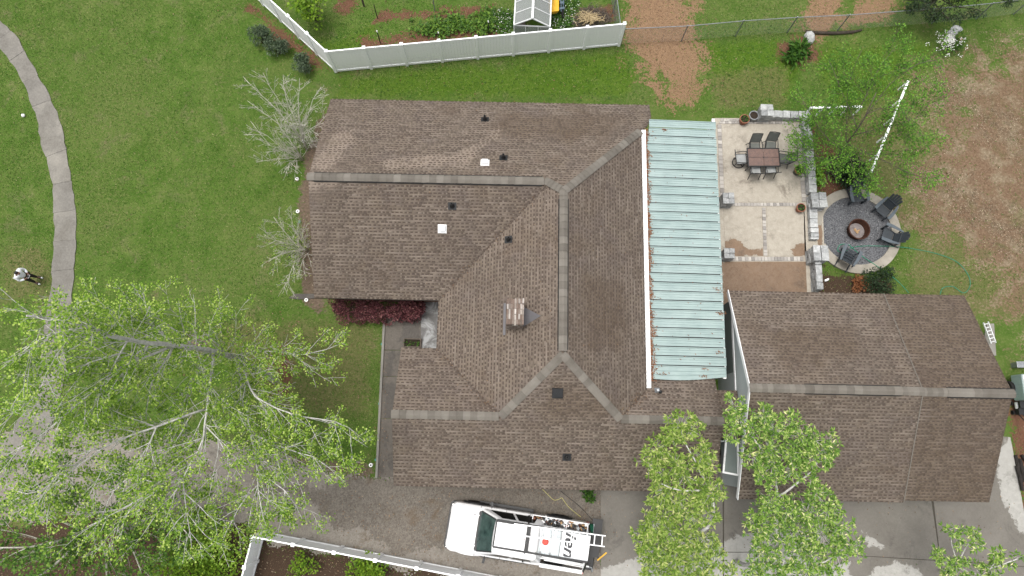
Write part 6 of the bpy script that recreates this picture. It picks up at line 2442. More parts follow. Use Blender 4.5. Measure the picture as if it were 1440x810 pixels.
rail('white rail continuing east from the patio wall through the leaves', at(1140, 151.5, .85), at(1212, 150, .85), 4)
rail('white rail slanting past the fire ring through the sparse tree', at(1225, 242, .85), at(1277, 114, .85), 5)

# rocks and small objects near the far fence and the garage end
def rock(label, px_, py_, s, mat, seed, group='boulders near the chain link'):
    bm = bmesh.new()
    bmesh.ops.create_icosphere(bm, subdivisions=2, radius=1)
    rr = random.Random(seed)
    ph = [rr.uniform(0, 6) for _ in range(6)]
    for v in bm.verts:
        k = 1 + .16 * math.sin(v.co.x * 2.3 + ph[0]) + .14 * math.sin(v.co.y * 2.9 + ph[1]) + .12 * math.sin(v.co.z * 3.1 + ph[2]) + rr.uniform(-.05, .05)
        v.co = Vector((v.co.x * s[0] * k, v.co.y * s[1] * k, max(-.05, v.co.z * s[2] * k)))
    me = bpy.data.meshes.new('boulder')
    bm.to_mesh(me)
    bm.free()
    o = link_mesh('boulder', me, mat)
    o.location = at(px_, py_)
    tag(o, label, 'boulder', group)


rock('grey boulder beside the broad leaved clump', 1136, 55, (.34, .3, .35), M['light_stone'], 1)
rock('pale boulder under the white blossom shrub', 1334, 56, (.24, .22, .22), simple('pale_boulder', col(.5, .48, .45), col(.7, .68, .65), 6, .9), 2)
rock('small flat boulder behind the blossom shrub', 1345, 40, (.3, .16, .12), M['light_stone'], 3)
rock('small flat boulder left behind the blossom shrub', 1340, 46, (.26, .14, .1), M['light_stone'], 4)
rock('small tan boulder right beside the blossom shrub', 1350, 55, (.13, .12, .14), M['wood_pale'], 5)
mb = MB()
pts = [at(x_, y_, .1) for x_, y_ in ((1133, 44), (1150, 46), (1175, 46.5), (1198, 45), (1212, 42))]
mb.tube(pts, [.06, .075, .08, .07, .05], 8)
tag(obj('fallen_log', mb, M['bark_brown'], None, base=tuple(pts[0])), 'thin dark log lying along the chain link fence', 'log')
mb = MB()
o_ = at(1162, 394, .06)
mb.box((0, 0, .06), (.18, .1, .12), .4)
mb.box((.09, .05, .1), (.06, .06, .05), .3)
tag(obj('white_valve', mb, M['white_plastic'], None, bevel=.02), 'small white valve box lying by the garage north of the wall', 'valve box').location = (o_.x, o_.y, 0)

# things at the garage's east end
def ladder(label, p, q, w, n):
    p, q = Vector(p), Vector(q)
    t = thing('ladder', label, 'ladder', (p.x, p.y, 0))
    u = (q - p).normalized()
    s = Vector((-u.y, u.x, 0)).normalized() * (w / 2)
    for sg in (-1, 1):
        mb = MB()
        mb.bar(p + s * sg, q + s * sg, .03, .07)
        obj('side_rail', mb, M['alu'], t)
    for i in range(n):
        c = p.lerp(q, (i + .5) / n)
        mb = MB()
        mb.bar(c - s, c + s, .035, .03)
        obj('rung', mb, M['alu'], t)
    return t


ladder('white ladder lying beside the east gable of the garage', at(1386, 453, .3), at(1397, 483, .3), .22, 6)
slab_o = slab('concrete_pad', px([(1388, 455), (1398, 455), (1401, 500), (1380, 500)], .06), .06, M['concrete'], None, 0, None, .08)
tag(slab_o, 'grey concrete pad under the ladder by the garage', 'pad')
tc_ = at(1444, 548, .8)
tl = thing('utility_trailer', 'pale teal utility trailer with a dark hitch at the right edge', 'trailer', (tc_.x, tc_.y, 0), local=True)
mb = MB()
mb.box((0, .1, .75), (.7, 1.1, .7))
obj('body', mb, M['teal_metal'], tl, bevel=.05)
mb = MB()
mb.box((0, .1, 1.115), (.62, 1.02, .03))
obj('lid', mb, M['trim_white'], tl)
mb = MB()
mb.box((0, -.62, .55), (.5, .3, .12))
mb.tube([(0, -.5, .4), (0, -1.1, .4)], .04, 6)
obj('hitch', mb, M['black_metal'], tl)
for s in (-1, 1):
    mb2 = MB()
    mb2.lathe((0, 0, 0), [(.12, -.08), (.3, -.08), (.32, 0), (.3, .08), (.12, .08), (.12, -.08)], 16)
    mb = MB()
    Mx = Matrix.Rotation(math.pi / 2, 3, 'Y')
    mb.mesh([Vector((s * .42, .1, .32)) + Mx @ Vector(v) for v in mb2.v], mb2.f)
    obj('wheel', mb, M['dark_rubber'], tl)
c_ = at(1436, 513, .3)
mb = MB()
mb.box((0, 0, .2), (.5, .22, .4))
mb.box((0, 0, .42), (.56, .28, .04))
tag(obj('grey_crate', mb, M['galv'], None, bevel=.01), 'grey metal crate on the lawn above the trailer', 'crate').location = (c_.x, c_.y, 0)
c_ = at(1437, 575, .3)
gc2 = thing('push_mower', 'dark push mower with a white deck below the trailer', 'mower', (c_.x, c_.y, 0), local=True)
mb = MB()
mb.box((0, .15, .3), (.5, .3, .16))
obj('deck', mb, M['white_plastic'], gc2, bevel=.04)
mb = MB()
mb.box((0, -.1, .3), (.45, .3, .25))
mb.tube([(-.2, -.2, .3), (-.2, -.7, .8), (.2, -.7, .8), (.2, -.2, .3)], .02, 6)
obj('engine_and_handle', mb, M['black_metal'], gc2)
for sx in (-1, 1):
    for sy in (-1, 1):
        mb2 = MB()
        mb2.lathe((0, 0, 0), [(.03, -.03), (.1, -.03), (.1, .03), (.03, .03)], 12)
        mb = MB()
        mb.mesh([Vector((sx * .28, sy * .2 + .05, .1)) + Matrix.Rotation(math.pi / 2, 3, 'Y') @ Vector(v) for v in mb2.v], mb2.f)
        obj('wheel', mb, M['dark_rubber'], gc2)
lbls = ['charred log leaning leftmost among those on the right edge mulch', 'second charred log among those on the right edge mulch', 'shortest charred log among those on the right edge mulch', 'lowest charred log among those on the right edge mulch']
for i, (x0_, y0_, x1_, y1_) in enumerate(((1428, 640, 1434, 672), (1434, 645, 1440, 678), (1437, 640, 1446, 655), (1430, 655, 1438, 690))):
    p, q = at(x0_, y0_, .1 + .07 * (i % 2)), at(x1_, y1_, .1 + .07 * (i % 2))
    mb = MB()
    mb.tube([p, p.lerp(q, .5) + Vector((.02, .02, .01)), q], [.07, .08, .06], 8)
    tag(obj('charred_log', mb, simple('charred_bark', col(.02, .018, .016), col(.06, .05, .045), 8, .95), None, base=tuple(p)), lbls[i], 'log', 'charred logs')

# ------------------------------------------------------------------ pickup truck. frame: +x towards the nose, y to its left, z up
tf, tb = at(629, 738, .95), at(847, 774, .95)
d = tf - tb
rzt = math.atan2(d.y, d.x)
tcen = (tf + tb) / 2
LT = d.length
truck = thing('pickup_truck', 'white crew cab pickup truck loaded with tanks and a ladder on the gravel drive', 'truck', (tcen.x, tcen.y, 0), rzt, local=True)
hl = LT / 2
M['truck_white'] = simple('truck_paint', col(.72, .72, .725), col(.76, .76, .765), .8, .25, bump=0, spec=.5, fm=.02)
M['truck_glass'] = NT('truck_glass').set(col(.006, .008, .009), .12, 0, .12)
M['windshield'] = simple('windshield_glass', col(.008, .03, .03), col(.10, .17, .15), 3.2, .05, 0, .6, bump=0)  # lighter teal patches are reflections painted into the glass colour
M['chrome'] = simple('chrome', col(.5, .5, .5), col(.6, .6, .6), 3, .2, .9, bump=0)
W2 = .98
def outline(x0, x1, w, rf, rb, n=5):
    """plan outline, rounded at the nose (x1) and the tail (x0)"""
    pts = []
    for cx_, cy_, r_, a0 in ((x1 - rf, w - rf, rf, 0), (x0 + rb, w - rb, rb, 90), (x0 + rb, -w + rb, rb, 180), (x1 - rf, -w + rf, rf, 270)):
        for k in range(n + 1):
            a = R(a0 + 90 * k / n)
            pts.append((cx_ + r_ * math.cos(a), cy_ + r_ * math.sin(a)))
    return pts


def loft(mb, rings, m=0, cap=True):
    n = len(rings[0])
    b = len(mb.v)
    for r_ in rings:
        mb.v += [tuple(p) for p in r_]
    for i in range(len(rings) - 1):
        for j in range(n):
            j2 = (j + 1) % n
            mb.f.append((b + i * n + j, b + i * n + j2, b + (i + 1) * n + j2, b + (i + 1) * n + j))
            mb.m.append(m)
    if cap:
        mb.f.append(tuple(b + j for j in reversed(range(n))))
        mb.f.append(tuple(b + (len(rings) - 1) * n + j for j in range(n)))
        mb.m += [m, m]


nose, cowl, roof_f, roof_b, cab_b, tail = hl - .05, hl - 1.36, hl - 1.98, hl - 3.75, hl - 3.98, -hl + .72
mb = MB()                                            # front body and hood
def ring(x0, x1, w, z, rf=.28, rb=.06):
    return [(x, y, z + (-.05 * max(0, (x - (x1 - .5)) / .5) ** 2 if z > 1.0 else 0)) for x, y in outline(x0, x1, w, rf, rb)]
loft(mb, [ring(cab_b, nose - .03, W2 - .04, .42), ring(cab_b, nose, W2, .6), ring(cab_b, nose, W2, .95), ring(cab_b, nose - .04, W2 - .02, 1.08), ring(cab_b, nose - .12, W2 - .10, 1.15), ring(cab_b, nose - .3, W2 - .25, 1.185)])
obj('body', mb, M['truck_white'], truck, smooth=False, bevel=0)
mb = MB()
for s in (-1, 1):
    mb.bar((nose - .35, s * .52, 1.192), (cowl + .1, s * .6, 1.2), .05, .012)
obj('hood_crease', mb, M['truck_white'], truck)
mb = MB()                                            # cab above the belt line
zb, zt = 1.16, 1.93
def cabring(xf, xb, wf, z, r_=.1):
    return [(x, y, z) for x, y in outline(xb, xf, wf, r_, r_)]
loft(mb, [cabring(cowl + .02, cab_b, W2 - .09, zb), cabring(roof_f - .0, roof_b, .68, zt - .03, .14), cabring(roof_f - .09, roof_b + .06, .60, zt + .02, .14)])
obj('cab', mb, M['truck_white'], truck)
# glass panels lie just proud of the cab faces
mb = MB()
def cabpt(u, side, v):
    """u 0..1 front to back along the belt, v 0..1 belt to roof on the given side"""
    lo = Vector((cowl - .02 + (cab_b - cowl + .04) * u, side * (W2 - .09), zb))
    hi = Vector((roof_f - .05 + (roof_b - roof_f + .1) * u, side * .68, zt - .03))
    return lo.lerp(hi, v) + Vector((0, side * .006, .006))
wl = [Vector((cowl + .026, -(W2 - .2), zb + .02)), Vector((cowl + .026, W2 - .2, zb + .02))]
wh = [Vector((roof_f + .02, .62, zt - .04)), Vector((roof_f + .02, -.62, zt - .04))]
up_ = Vector((.012, 0, .012))
n_ = 6
rows = []
for k in range(n_ + 1):
    f = k / n_
    row = []
    for s in range(9):
        g = s / 8
        p = wl[0].lerp(wl[1], g).lerp(wh[1].lerp(wh[0], g), f)
        p.x += .05 * (1 - (2 * g - 1) ** 2) - .02
        row.append(p + up_)
    rows.append(row)
for k in range(n_):
    for s in range(8):
        mb.face([rows[k][s], rows[k][s + 1], rows[k + 1][s + 1], rows[k + 1][s]])
obj('windshield', mb, M['windshield'], truck)
mb = MB()
for k in range(n_):                                 # dark gasket round the windshield
    pass
mb.bar(rows[0][0] + Vector((.03, 0, 0)), rows[0][8] + Vector((.03, 0, 0)), .1, .03)
for s in (0, 8):
    mb.bar(rows[0][s], rows[n_][s], .05, .02)
obj('gasket', mb, M['black_metal'], truck)
for s in (-1, 1):
    for u0, u1 in ((.10, .47), (.51, .88)):
        mb = MB()
        q = [cabpt(u0 + (.0 if u0 < .3 else 0), s, .06), cabpt(u1, s, .06), cabpt(u1 - .01, s, .9), cabpt(u0 + (.04 if u0 < .3 else .01), s, .9)]
        mb.face(q if s > 0 else q[::-1])
        mb.face([p - Vector((0, s * .02, .01)) for p in (q[::-1] if s > 0 else q)])
        obj('side_window', mb, M['truck_glass'], truck)
    mb = MB()
    mb.box((cowl - .35, s * (W2 + .13), 1.14), (.1, .2, .15), s * -.15)
    mb.bar((cowl - .35, s * (W2 - .04), 1.08), (cowl - .35, s * (W2 + .1), 1.1), .04, .04)
    obj('mirror', mb, M['black_metal'], truck, bevel=.01)
    for x_ in (cowl - 1.1, cowl - 2.05):
        mb = MB()
        mb.box((x_, s * (W2 + .006), .95), (.16, .02, .03))
        obj('door_handle', mb, M['black_metal'], truck)
    mb = MB()
    mb.box((cowl - .95, s * (W2 + .06), .36), (2.3, .12, .05))
    obj('side_step', mb, M['black_metal'], truck)
    mb = MB()
    mb.box((nose - .10, s * .72, .86), (.1, .34, .22), s * -.3)
    obj('headlight', mb, M['chrome'], truck, bevel=.02)
mb = MB()
mb.prism(outline(nose - .18, nose + .08, W2 - .02, .16, .04), .38, .64)
obj('bumper', mb, M['black_metal'], truck)
for s in (-1, 1):                                   # shut lines of the doors, wings and bonnet
    for x_ in (cowl + .08, cowl - .98, cowl - 1.98):
        mb = MB()
        mb.box((x_, s * (W2 + .001), .8), (.014, .012, .62))
        mb.bar((x_, s * (W2 - .005), 1.07), (x_, s * (W2 - .1), 1.155), .014, .012, up=(1, 0, 0))
        obj('shut_line', mb, M['dark_rubber'], truck)
    mb = MB()
    mb.bar((cowl + .06, s * .8, 1.178), (nose - .4, s * .76, 1.176), .014, .012)
    obj('bonnet_line', mb, M['galv'], truck)
    mb = MB()
    mb.bar((cowl + .04, s * .1 + .35, 1.22), (cowl - .18, s * .1 - .1 + s * .12, 1.42), .018, .018)
    obj('wiper', mb, M['dark_rubber'], truck)
mb = MB()
mb.bar((cowl + .1, -.75, 1.19), (cowl + .1, .75, 1.19), .05, .012)
obj('cowl_vent', mb, M['black_metal'], truck)
mb = MB()
mb.box((nose + .005, 0, .84), (.04, 1.06, .28))
obj('grille', mb, M['black_metal'], truck)
mb = MB()
mb.tube([(cowl + .25, -.62, 1.2), (cowl + .3, -.58, 1.22), (cowl + .34, -.63, 1.215)], .012, 5)
obj('antenna', mb, M['black_metal'], truck)
mb = MB()
x0_, x1_ = tail, cab_b + .02                        # the bed: floor, sides with tool bins, tailgate down
mb.box(((x0_ + x1_) / 2, 0, .62), (x1_ - x0_, 1.5, .08))
obj('bed_floor', mb, M['black_metal'], truck)
for s in (-1, 1):
    mb = MB()
    mb.box(((x0_ + x1_) / 2, s * (W2 - .04), .82), (x1_ - x0_, .08, .74))
    mb.box(((x0_ + x1_) / 2, s * (W2 - .06), 1.2), (x1_ - x0_, .16, .06))
    obj('bed_side', mb, M['truck_white'], truck, bevel=.025)
mb = MB()
mb.box((x0_ - .02, 0, .9), (.07, 1.8, .55))
obj('tailgate', mb, M['truck_white'], truck)
mb = MB()
mb.box((x0_ - .28, 0, .52), (.4, 1.8, .12))
obj('rear_bumper', mb, M['black_metal'], truck, bevel=.03)
for s in (-1, 1):
    mb = MB()
    mb.box((x0_ + .02, s * (W2 - .03), .95), (.1, .1, .4))
    obj('tail_light', mb, M['red_plastic'], truck)
for x_ in (nose - .98, tail + 1.15):
    for s in (-1, 1):
        mb2 = MB()
        mb2.lathe((0, 0, 0), [(.22, -.13), (.36, -.13), (.4, -.08), (.4, .08), (.36, .13), (.22, .13)], 22)
        mb = MB()
        Mx = Matrix.Rotation(math.pi / 2, 3, 'X')
        off_ = Vector((x_, s * (W2 - .06), .4))
        mb.mesh([off_ + Mx @ Vector(v) for v in mb2.v], mb2.f)
        wh_ = obj('wheel', mb, M['dark_rubber'], truck)
        mb2 = MB()
        mb2.lathe((0, 0, 0), [(.001, -.09), (.22, -.11), (.22, .11), (.001, .09)], 16)
        mb = MB()
        mb.mesh([off_ + Mx @ Vector(v) for v in mb2.v], mb2.f)
        obj('rim', mb, M['chrome'], wh_)
        mb = MB()
        arch = [(x_ + .52 * math.cos(a), s * (W2 + .025), .4 + .52 * math.sin(a)) for a in [R(10 + 16 * k) for k in range(11)]]
        mb.tube(arch, .045, 6)
        obj('wheel_arch', mb, M['black_metal'] if s < 0 else M['truck_white'], truck)
# load: rack, roof board, tanks, lettered board, bins and ladder, each a thing of its own
tmat = Matrix.Translation((tcen.x, tcen.y, 0)) @ Matrix.Rotation(rzt, 4, 'Z')
def on_truck(name, label, cat, group=None):
    return thing(name, label, cat, (tcen.x, tcen.y, 0), rzt, group, local=True)
def tloc(px_, py_, z):
    return tmat.inverted() @ at(px_, py_, z)
ZR = 2.06
rk = on_truck('ladder_rack', 'black and white steel rack frame standing over the truck bed and cab roof', 'rack')
a1, a2 = tloc(699, 731, ZR), tloc(830, 752, ZR)
b1_, b2_ = tloc(698, 773, ZR), tloc(830, 788, ZR)
yR, yL = (a1.y + a2.y) / 2, (b1_.y + b2_.y) / 2
xF, xB = a1.x, a2.x
for y in (yR, yL):
    mb = MB()
    mb.box(((xF + xB) / 2, y, ZR), (xF - xB, .07, .07))
    obj('long_rail', mb, M['black_metal'], rk)
for x_ in (xF, tloc(741, 755, ZR).x, xB):
    mb = MB()
    mb.box((x_, (yR + yL) / 2, ZR - .005), (.06 if x_ != tloc(741, 755, ZR).x else .22, abs(yL - yR), .05))
    obj('cross_bar', mb, M['black_metal'], rk)
for x_ in (tloc(741, 755, ZR).x, xB):
    for y in (yR, yL):
        mb = MB()
        sg = 1 if y > 0 else -1
        mb.bar((x_, sg * (W2 - .08), 1.2), (x_, y, ZR - .03), .06, .06, up=(1, 0, 0))
        obj('upright', mb, M['black_metal'], rk)
rb = on_truck('roof_board', 'plain white board lying on the rack over the truck cab', 'board')
x0_, x1_ = tloc(739, 760, ZR).x, xF
mb = MB()
mb.box(((x0_ + x1_) / 2, (yR + yL) / 2, ZR + .06), (abs(x1_ - x0_) - .02, abs(yL - yR) - .1, .03))
obj('board', mb, M['truck_white'], rb)
for (cx_, cy_, sx_, sy_) in ((xF - .01, (yR + yL) / 2, .035, abs(yL - yR) - .06), ((x0_ + x1_) / 2, yR + .05 * (1 if yL > yR else -1), abs(x1_ - x0_), .04)):
    mb = MB()
    mb.box((cx_, cy_, ZR + .075), (sx_, sy_, .035))
    obj('edging', mb, M['black_metal'], rb)
mb = MB()
mb.box((x0_ + .06, (yR + yL) / 2 + .1, ZR + .082), (.03, .16, .012))
obj('red_mark', mb, M['red_plastic'], rb)
tk = on_truck('liquid_tank', 'white ribbed liquid tank with red cap strapped in the truck bed', 'tank')
x1_, x0_ = tloc(748, 760, 1.7).x, tloc(789, 765, 1.7).x
ty0, ty1 = tloc(770, 743, 1.7).y, tloc(770, 781, 1.7).y
M['tank_plastic'] = simple('milky_plastic', col(.62, .68, .70), col(.72, .77, .78), 1.2, .45, bump=0)
mb = MB()
for k in range(3):
    w_ = (x1_ - x0_) / 3
    mb.box((x0_ + (k + .5) * w_, (ty0 + ty1) / 2, 1.18), (w_ - .03, abs(ty1 - ty0), 1.04))
obj('body', mb, M['tank_plastic'], tk, bevel=.06)
mb = MB()
mb.box(((x0_ + x1_) / 2, (ty0 + ty1) / 2, 1.16), ((x1_ - x0_) - .05, abs(ty1 - ty0) - .08, .94))
obj('core', mb, M['tank_plastic'], tk)
q = tloc(767, 762, 1.72)
mb = MB()
mb.lathe((q.x, q.y, 1.69), [(.13, 0), (.13, .05), (.1, .065), (.001, .065)], 18)
obj('cap', mb, M['red_plastic'], tk)
mb = MB()
for k in (1, 2):
    mb.box((x0_ + k * (x1_ - x0_) / 3, (ty0 + ty1) / 2, 1.715), (.03, abs(ty1 - ty0), .03))
obj('band', mb, M['chrome'], tk)
lbz = ZR + .06
lb_ = on_truck('lettered_board', 'white board with dark sideways letters ien over the rear of the truck', 'board')
x1_, x0_ = tloc(788, 770, lbz).x, tloc(828, 775, lbz).x
y0_, y1_ = tloc(808, 750, lbz).y, tloc(805, 785, lbz).y
mb = MB()
mb.box(((x0_ + x1_) / 2, (y0_ + y1_) / 2, lbz), (abs(x1_ - x0_), abs(y1_ - y0_), .025))
obj('board', mb, M['truck_white'], lb_)
cu = bpy.data.curves.new('lettering', 'FONT')
cu.body = 'ien'
cu.size = .64
cu.align_x = 'CENTER'
cu.align_y = 'CENTER'
cu.shear = .28
cu.extrude = .002
cu.offset = .012
cu.materials.append(simple('dark_lettering', col(.06, .062, .07), col(.08, .083, .09), 3, .5, bump=0))
to = bpy.data.objects.new('lettering', cu)
C.objects.link(to)
to.parent = lb_
q = tloc(801, 766, lbz)
to.location = (q.x, q.y, lbz + .0165)
# reads from the fence side upwards in the truck frame: rotate so letter tops face the tail
to.rotation_euler = (0, 0, math.pi / 2)
lme = bpy.data.meshes.new_from_object(to.evaluated_get(bpy.context.evaluated_depsgraph_get()))
lo = bpy.data.objects.new('lettering', lme)
C.objects.link(lo)
lo.parent, lo.location, lo.rotation_euler = lb_, to.location, to.rotation_euler
lo.scale = (1.26, 1, 1)
bpy.data.objects.remove(to)
lo.name = 'lettering'
for z_off, y_ in ((.018, y0_), (.018, y1_)):
    mb = MB()
    mb.box(((x0_ + x1_) / 2, y_, lbz + .002), (abs(x1_ - x0_), .03, .035))
    obj('board_edge', mb, M['galv'], lb_)
ld = on_truck('ladder', 'aluminium extension ladder strapped along the top of the truck rack', 'ladder')
p, q = tloc(722, 744, ZR + .2), tloc(851, 761, ZR + .2)
u_ = (q - p).normalized()
s_ = Vector((-u_.y, u_.x, 0)).normalized() * .2
for sg in (-1, 1):
    mb = MB()
    mb.bar(p + s_ * sg, q + s_ * sg, .04, .08)
    obj('side_rail', mb, M['alu'], ld)
n_ = 12
for i in range(n_):
    c_ = p.lerp(q, (i + .6) / n_)
    mb = MB()
    mb.bar(c_ - s_, c_ + s_, .04, .035)
    obj('rung', mb, M['alu'], ld)
tb_ = on_truck('tool_bin', 'open side bin crammed with hoses, fittings and tools on the truck', 'tool box')
p, q = tloc(749, 729, 1.35), tloc(826, 744, 1.35)
yb = (p.y + q.y) / 2
ln = abs(p.x - q.x)
mx = (p.x + q.x) / 2
mb = MB()
for dy in (-.18, .18):
    mb.box((mx, yb + dy, 1.28), (ln, .03, .3))
for f in (-.5, -.12, .5):
    mb.box((mx + f * ln, yb, 1.28), (.03, .33, .3))
mb.box((mx, yb, 1.15), (ln, .36, .03))
obj('bin', mb, M['truck_white'], tb_)
mb = MB()
mb.box((mx, yb, 1.175), (ln - .04, .32, .02))
obj('bin_floor', mb, M['black_metal'], tb_)
cols = ['black_metal', 'rust', 'galv', 'wood_grey', 'white_plastic', 'terracotta', 'steel_blue', 'wood_pale', 'dark_rubber']
for i in range(110):
    mm = rnd.choice(cols)
    c_ = Vector((mx + rnd.uniform(-.47, .47) * ln, yb + rnd.uniform(-.13, .13), 1.24 + rnd.uniform(0, .14)))
    mb = MB()
    if rnd.random() < .5:
        e_ = Vector((rnd.uniform(-1, 1), rnd.uniform(-.5, .5), rnd.uniform(-.1, .1))).normalized() * rnd.uniform(.06, .2)
        mb.tube([c_ - e_, c_ + e_], rnd.uniform(.015, .03), 6)
        obj('tool', mb, M[mm], tb_)
    else:
        mb.box(c_, (rnd.uniform(.06, .16), rnd.uniform(.05, .1), .08), rnd.uniform(0, 3))
        obj('fitting', mb, M[mm], tb_)
hr_ = on_truck('hose_reel', 'dark platform with green hose reel at the tail of the truck', 'reel')
p = tloc(838, 757, 1.1)
mb = MB()
mb.box((p.x, p.y - .0, 1.0), (.42, 1.5, .06))
obj('platform', mb, M['black_metal'], hr_)
q = tloc(831, 744, 1.2)
mb = MB()
for k in range(7):
    rg = [(q.x + .0 + (k - 3) * .022, q.y + .2 * math.cos(a), 1.2 + .2 * math.sin(a)) for a in [i * math.pi / 8 for i in range(17)]]
    mb.tube(rg, .016, 5)
obj('coil', mb, simple('dark_green_hose', col(.01, .09, .05), col(.02, .14, .08), 4, .5), hr_)
mb = MB()
for k in (-1, 1):
    mb.lathe((0, 0, 0), [(.001, 0), (.001, 0)], 3) if False else None
    mb.bar((q.x + k * .1, q.y - .22, 1.2), (q.x + k * .1, q.y + .22, 1.2), .03, .03)
obj('reel_frame', mb, M['galv'], hr_)
pt = on_truck('pipe_carrier', 'white pipe bundle carried along the fence side of the truck bed', 'pipes')
p, q = tloc(757, 784, 1.2), tloc(828, 797, 1.2)
for k, (dy, dz) in enumerate(((0, 0), (-.06, .03), (.05, .05))):
    mb = MB()
    mb.tube([p + Vector((-.12 * k, dy, dz)), q + Vector((.1 * k, dy, dz))], .035 - .006 * k, 8)
    obj('pipe', mb, M['alu'], pt)
mb = MB()
mb.tube([q + Vector((.05, 0, 0)), q + Vector((-.12, .02, 0)), q + Vector((-.16, .14, -.04)), q + Vector((-.16, .2, -.2))], .03, 7)
obj('elbow', mb, M['galv'], pt)
for (a_, b_, lbx) in (((840, 788, 1.1), (853, 777, 1.1), 'yellow pole sticking out at the truck tail'),):
    mb = MB()
    mb.tube([tloc(*a_), tloc(*b_)], .03, 6)
    f = on_truck('yellow_pole', lbx, 'pole')
    obj('pole', mb, M['yellow_paint'], f)
mb = MB()
q = tloc(746, 788, .9)
mb.box((q.x, q.y, .9), (.2, .06, .05))
mb.bar((q.x, q.y, .9), (q.x, q.y - .25, 1.0), .04, .03)
f = on_truck('yellow_lamp', 'small yellow marker lamp on an arm at the fence side of the truck', 'lamp')
obj('housing', mb, M['yellow_paint'], f)

# ------------------------------------------------------------------ the person on the lawn, facing east, looking down at something in the hands
pf = at(53, 394)
per = thing('person', 'person in a white shirt and dark trousers standing on the lawn left of the path', 'person', (pf.x, pf.y, 0), R(-14), local=True)


def skin(name, verts, edges, mats, parent, sub=2):
    me = bpy.data.meshes.new(name)
    me.from_pydata([v[0] for v in verts], edges, [])
    me.materials.append(mats)
    o = bpy.data.objects.new(name, me)
    C.objects.link(o)
    o.parent = parent
    m = o.modifiers.new('skin', 'SKIN')
    m.use_smooth_shade = True
    for i, v in enumerate(verts):
        r_ = v[1]
        me.skin_vertices[0].data[i].radius = r_ if isinstance(r_, tuple) else (r_, r_)
    me.skin_vertices[0].data[0].use_root = True
    s = o.modifiers.new('smooth', 'SUBSURF')
    s.levels = s.render_levels = sub
    return o


H_ = 1.62
SK = simple('skin', col(.20, .105, .07), col(.26, .14, .095), 6, .6, bump=0)
# x forward (east), y left. one connected body: pelvis root, spine, neck, head, arms with hands, legs with feet
bv = [((0, 0, .86), (.12, .14)), ((-.01, 0, 1.05), (.10, .14)), ((-.02, 0, 1.28), (.11, .16)), ((.05, 0, 1.38), (.07, .08)), ((.10, 0, 1.42), (.05, .05)), ((.15, 0, 1.47), (.08, .075)), ((.17, 0, 1.53), (.075, .07)),
      ((0, .17, 1.33), .055), ((.02, .25, 1.08), .042), ((.22, .12, 1.02), .034), ((.30, .06, 1.04), .028),
      ((0, -.17, 1.33), .055), ((.02, -.25, 1.08), .042), ((.22, -.12, 1.02), .034), ((.30, -.06, 1.04), .028),
      ((.0, .10, .78), .085), ((.02, .11, .46), .055), ((.0, .12, .10), .04), ((.14, .14, .04), .035),
      ((.0, -.10, .78), .085), ((.03, -.11, .46), .055), ((.0, -.12, .10), .04), ((.14, -.14, .04), .035)]
be_ = [(0, 1), (1, 2), (2, 3), (3, 4), (4, 5), (5, 6), (2, 7), (7, 8), (8, 9), (9, 10), (2, 11), (11, 12), (12, 13), (13, 14), (0, 15), (15, 16), (16, 17), (17, 18), (0, 19), (19, 20), (20, 21), (21, 22)]
skin('body', bv, be_, SK, per)
shv = [((0, 0, .92), (.15, .175)), ((-.01, 0, 1.08), (.135, .175)), ((-.02, 0, 1.28), (.135, .185)), ((.035, 0, 1.365), (.09, .11)),
       ((0, .185, 1.34), .085), ((.02, .27, 1.08), .065), ((.19, .145, 1.025), .052), ((0, -.185, 1.34), .085), ((.02, -.27, 1.08), .065), ((.19, -.145, 1.025), .052)]
skin('shirt', shv, [(0, 1), (1, 2), (2, 3), (2, 4), (4, 5), (5, 6), (2, 7), (7, 8), (8, 9)], simple('white_cotton', col(.72, .75, .8), col(.8, .82, .86), 5, .85, bump=.1), per)
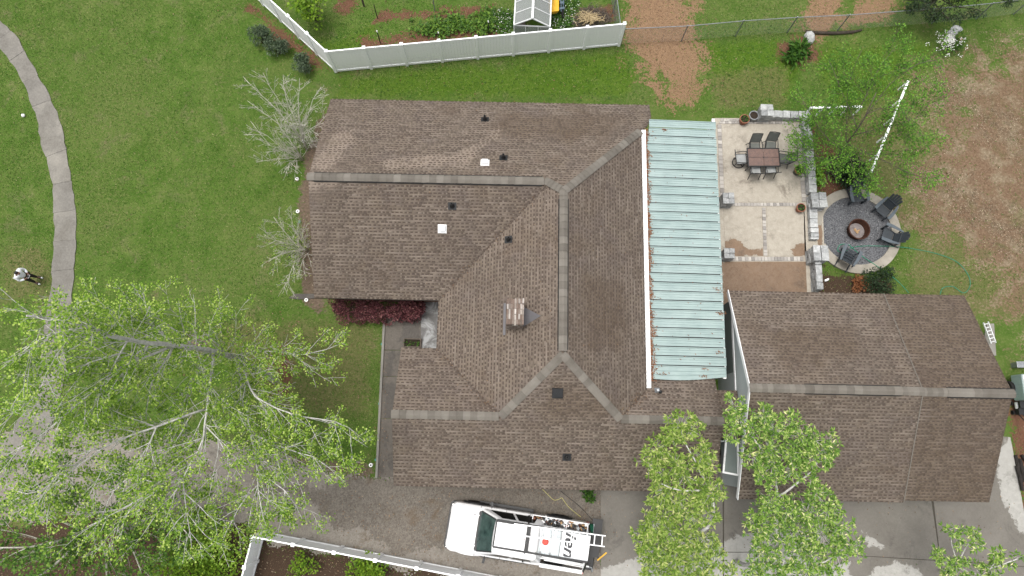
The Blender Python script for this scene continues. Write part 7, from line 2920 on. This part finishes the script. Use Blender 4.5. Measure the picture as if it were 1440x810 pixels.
trv = [((0, 0, .88), (.14, .165)), ((.0, .10, .76), .105), ((.02, .11, .46), .075), ((.0, .12, .14), .06), ((.0, -.10, .76), .105), ((.03, -.11, .46), .075), ((.0, -.12, .14), .06)]
skin('trousers', trv, [(0, 1), (1, 2), (2, 3), (0, 4), (4, 5), (5, 6)], simple('dark_denim', col(.035, .03, .028), col(.06, .05, .045), 8, .9), per)
hv = [((.13, 0, 1.60), (.085, .085)), ((.08, 0, 1.53), (.085, .085)), ((.05, 0, 1.45), (.06, .075))]
skin('hair', hv, [(0, 1), (1, 2)], simple('dark_hair', col(.012, .01, .01), col(.03, .025, .024), 20, .6), per)
mb = MB()
for s in (-1, 1):
    for k in range(5):                               # fingers closed round the controller
        l_ = (.05, .065, .07, .065, .05)[k]
        mb.tube([(.30, s * (.075 - .004 * k), 1.07 - k * .018), (.335, s * .06, 1.072 - k * .018), (.335, s * (.06 - l_ * .5), 1.07 - k * .018)], [.009, .009, .007], 5)
obj('fingers', mb, SK, per)
for s in (-1, 1):
    mb = MB()
    mb.prism([(-.08, s * .13 - .045), (.1, s * .145 - .05), (.2, s * .15 - .03), (.2, s * .15 + .03), (.1, s * .145 + .05), (-.08, s * .13 + .045)], 0, .08)
    obj('shoe', mb, M['black_metal'], per, bevel=.02)
    mb = MB()
    mb.prism([(.15, s * .148 - .04), (.215, s * .15 - .025), (.215, s * .15 + .025), (.15, s * .148 + .04)], .0, .085)
    obj('shoe_tip', mb, M['white_plastic'], per, bevel=.01)
for s in (-1, 1):
    mb = MB()
    mb.lathe((.245, s * .03, 1.49), [(.001, -.012), (.012, 0), (.001, .012)], 8)
    obj('eye', mb, M['truck_glass'], per)
rc = thing('controller', 'small dark drone controller held in both hands by the person', 'controller', (pf.x, pf.y, 0), R(-14), local=True)
mb = MB()
mb.box((.31, 0, 1.05), (.1, .17, .035))
obj('casing', mb, M['galv'], rc, bevel=.008)
mb = MB()
mb.box((.31, 0, 1.071), (.07, .11, .006))
obj('screen', mb, M['truck_glass'], rc)
print('TRIS', sum(len(o.data.polygons) for o in bpy.data.objects if o.type == 'MESH'), 'OBJS', len(bpy.data.objects))
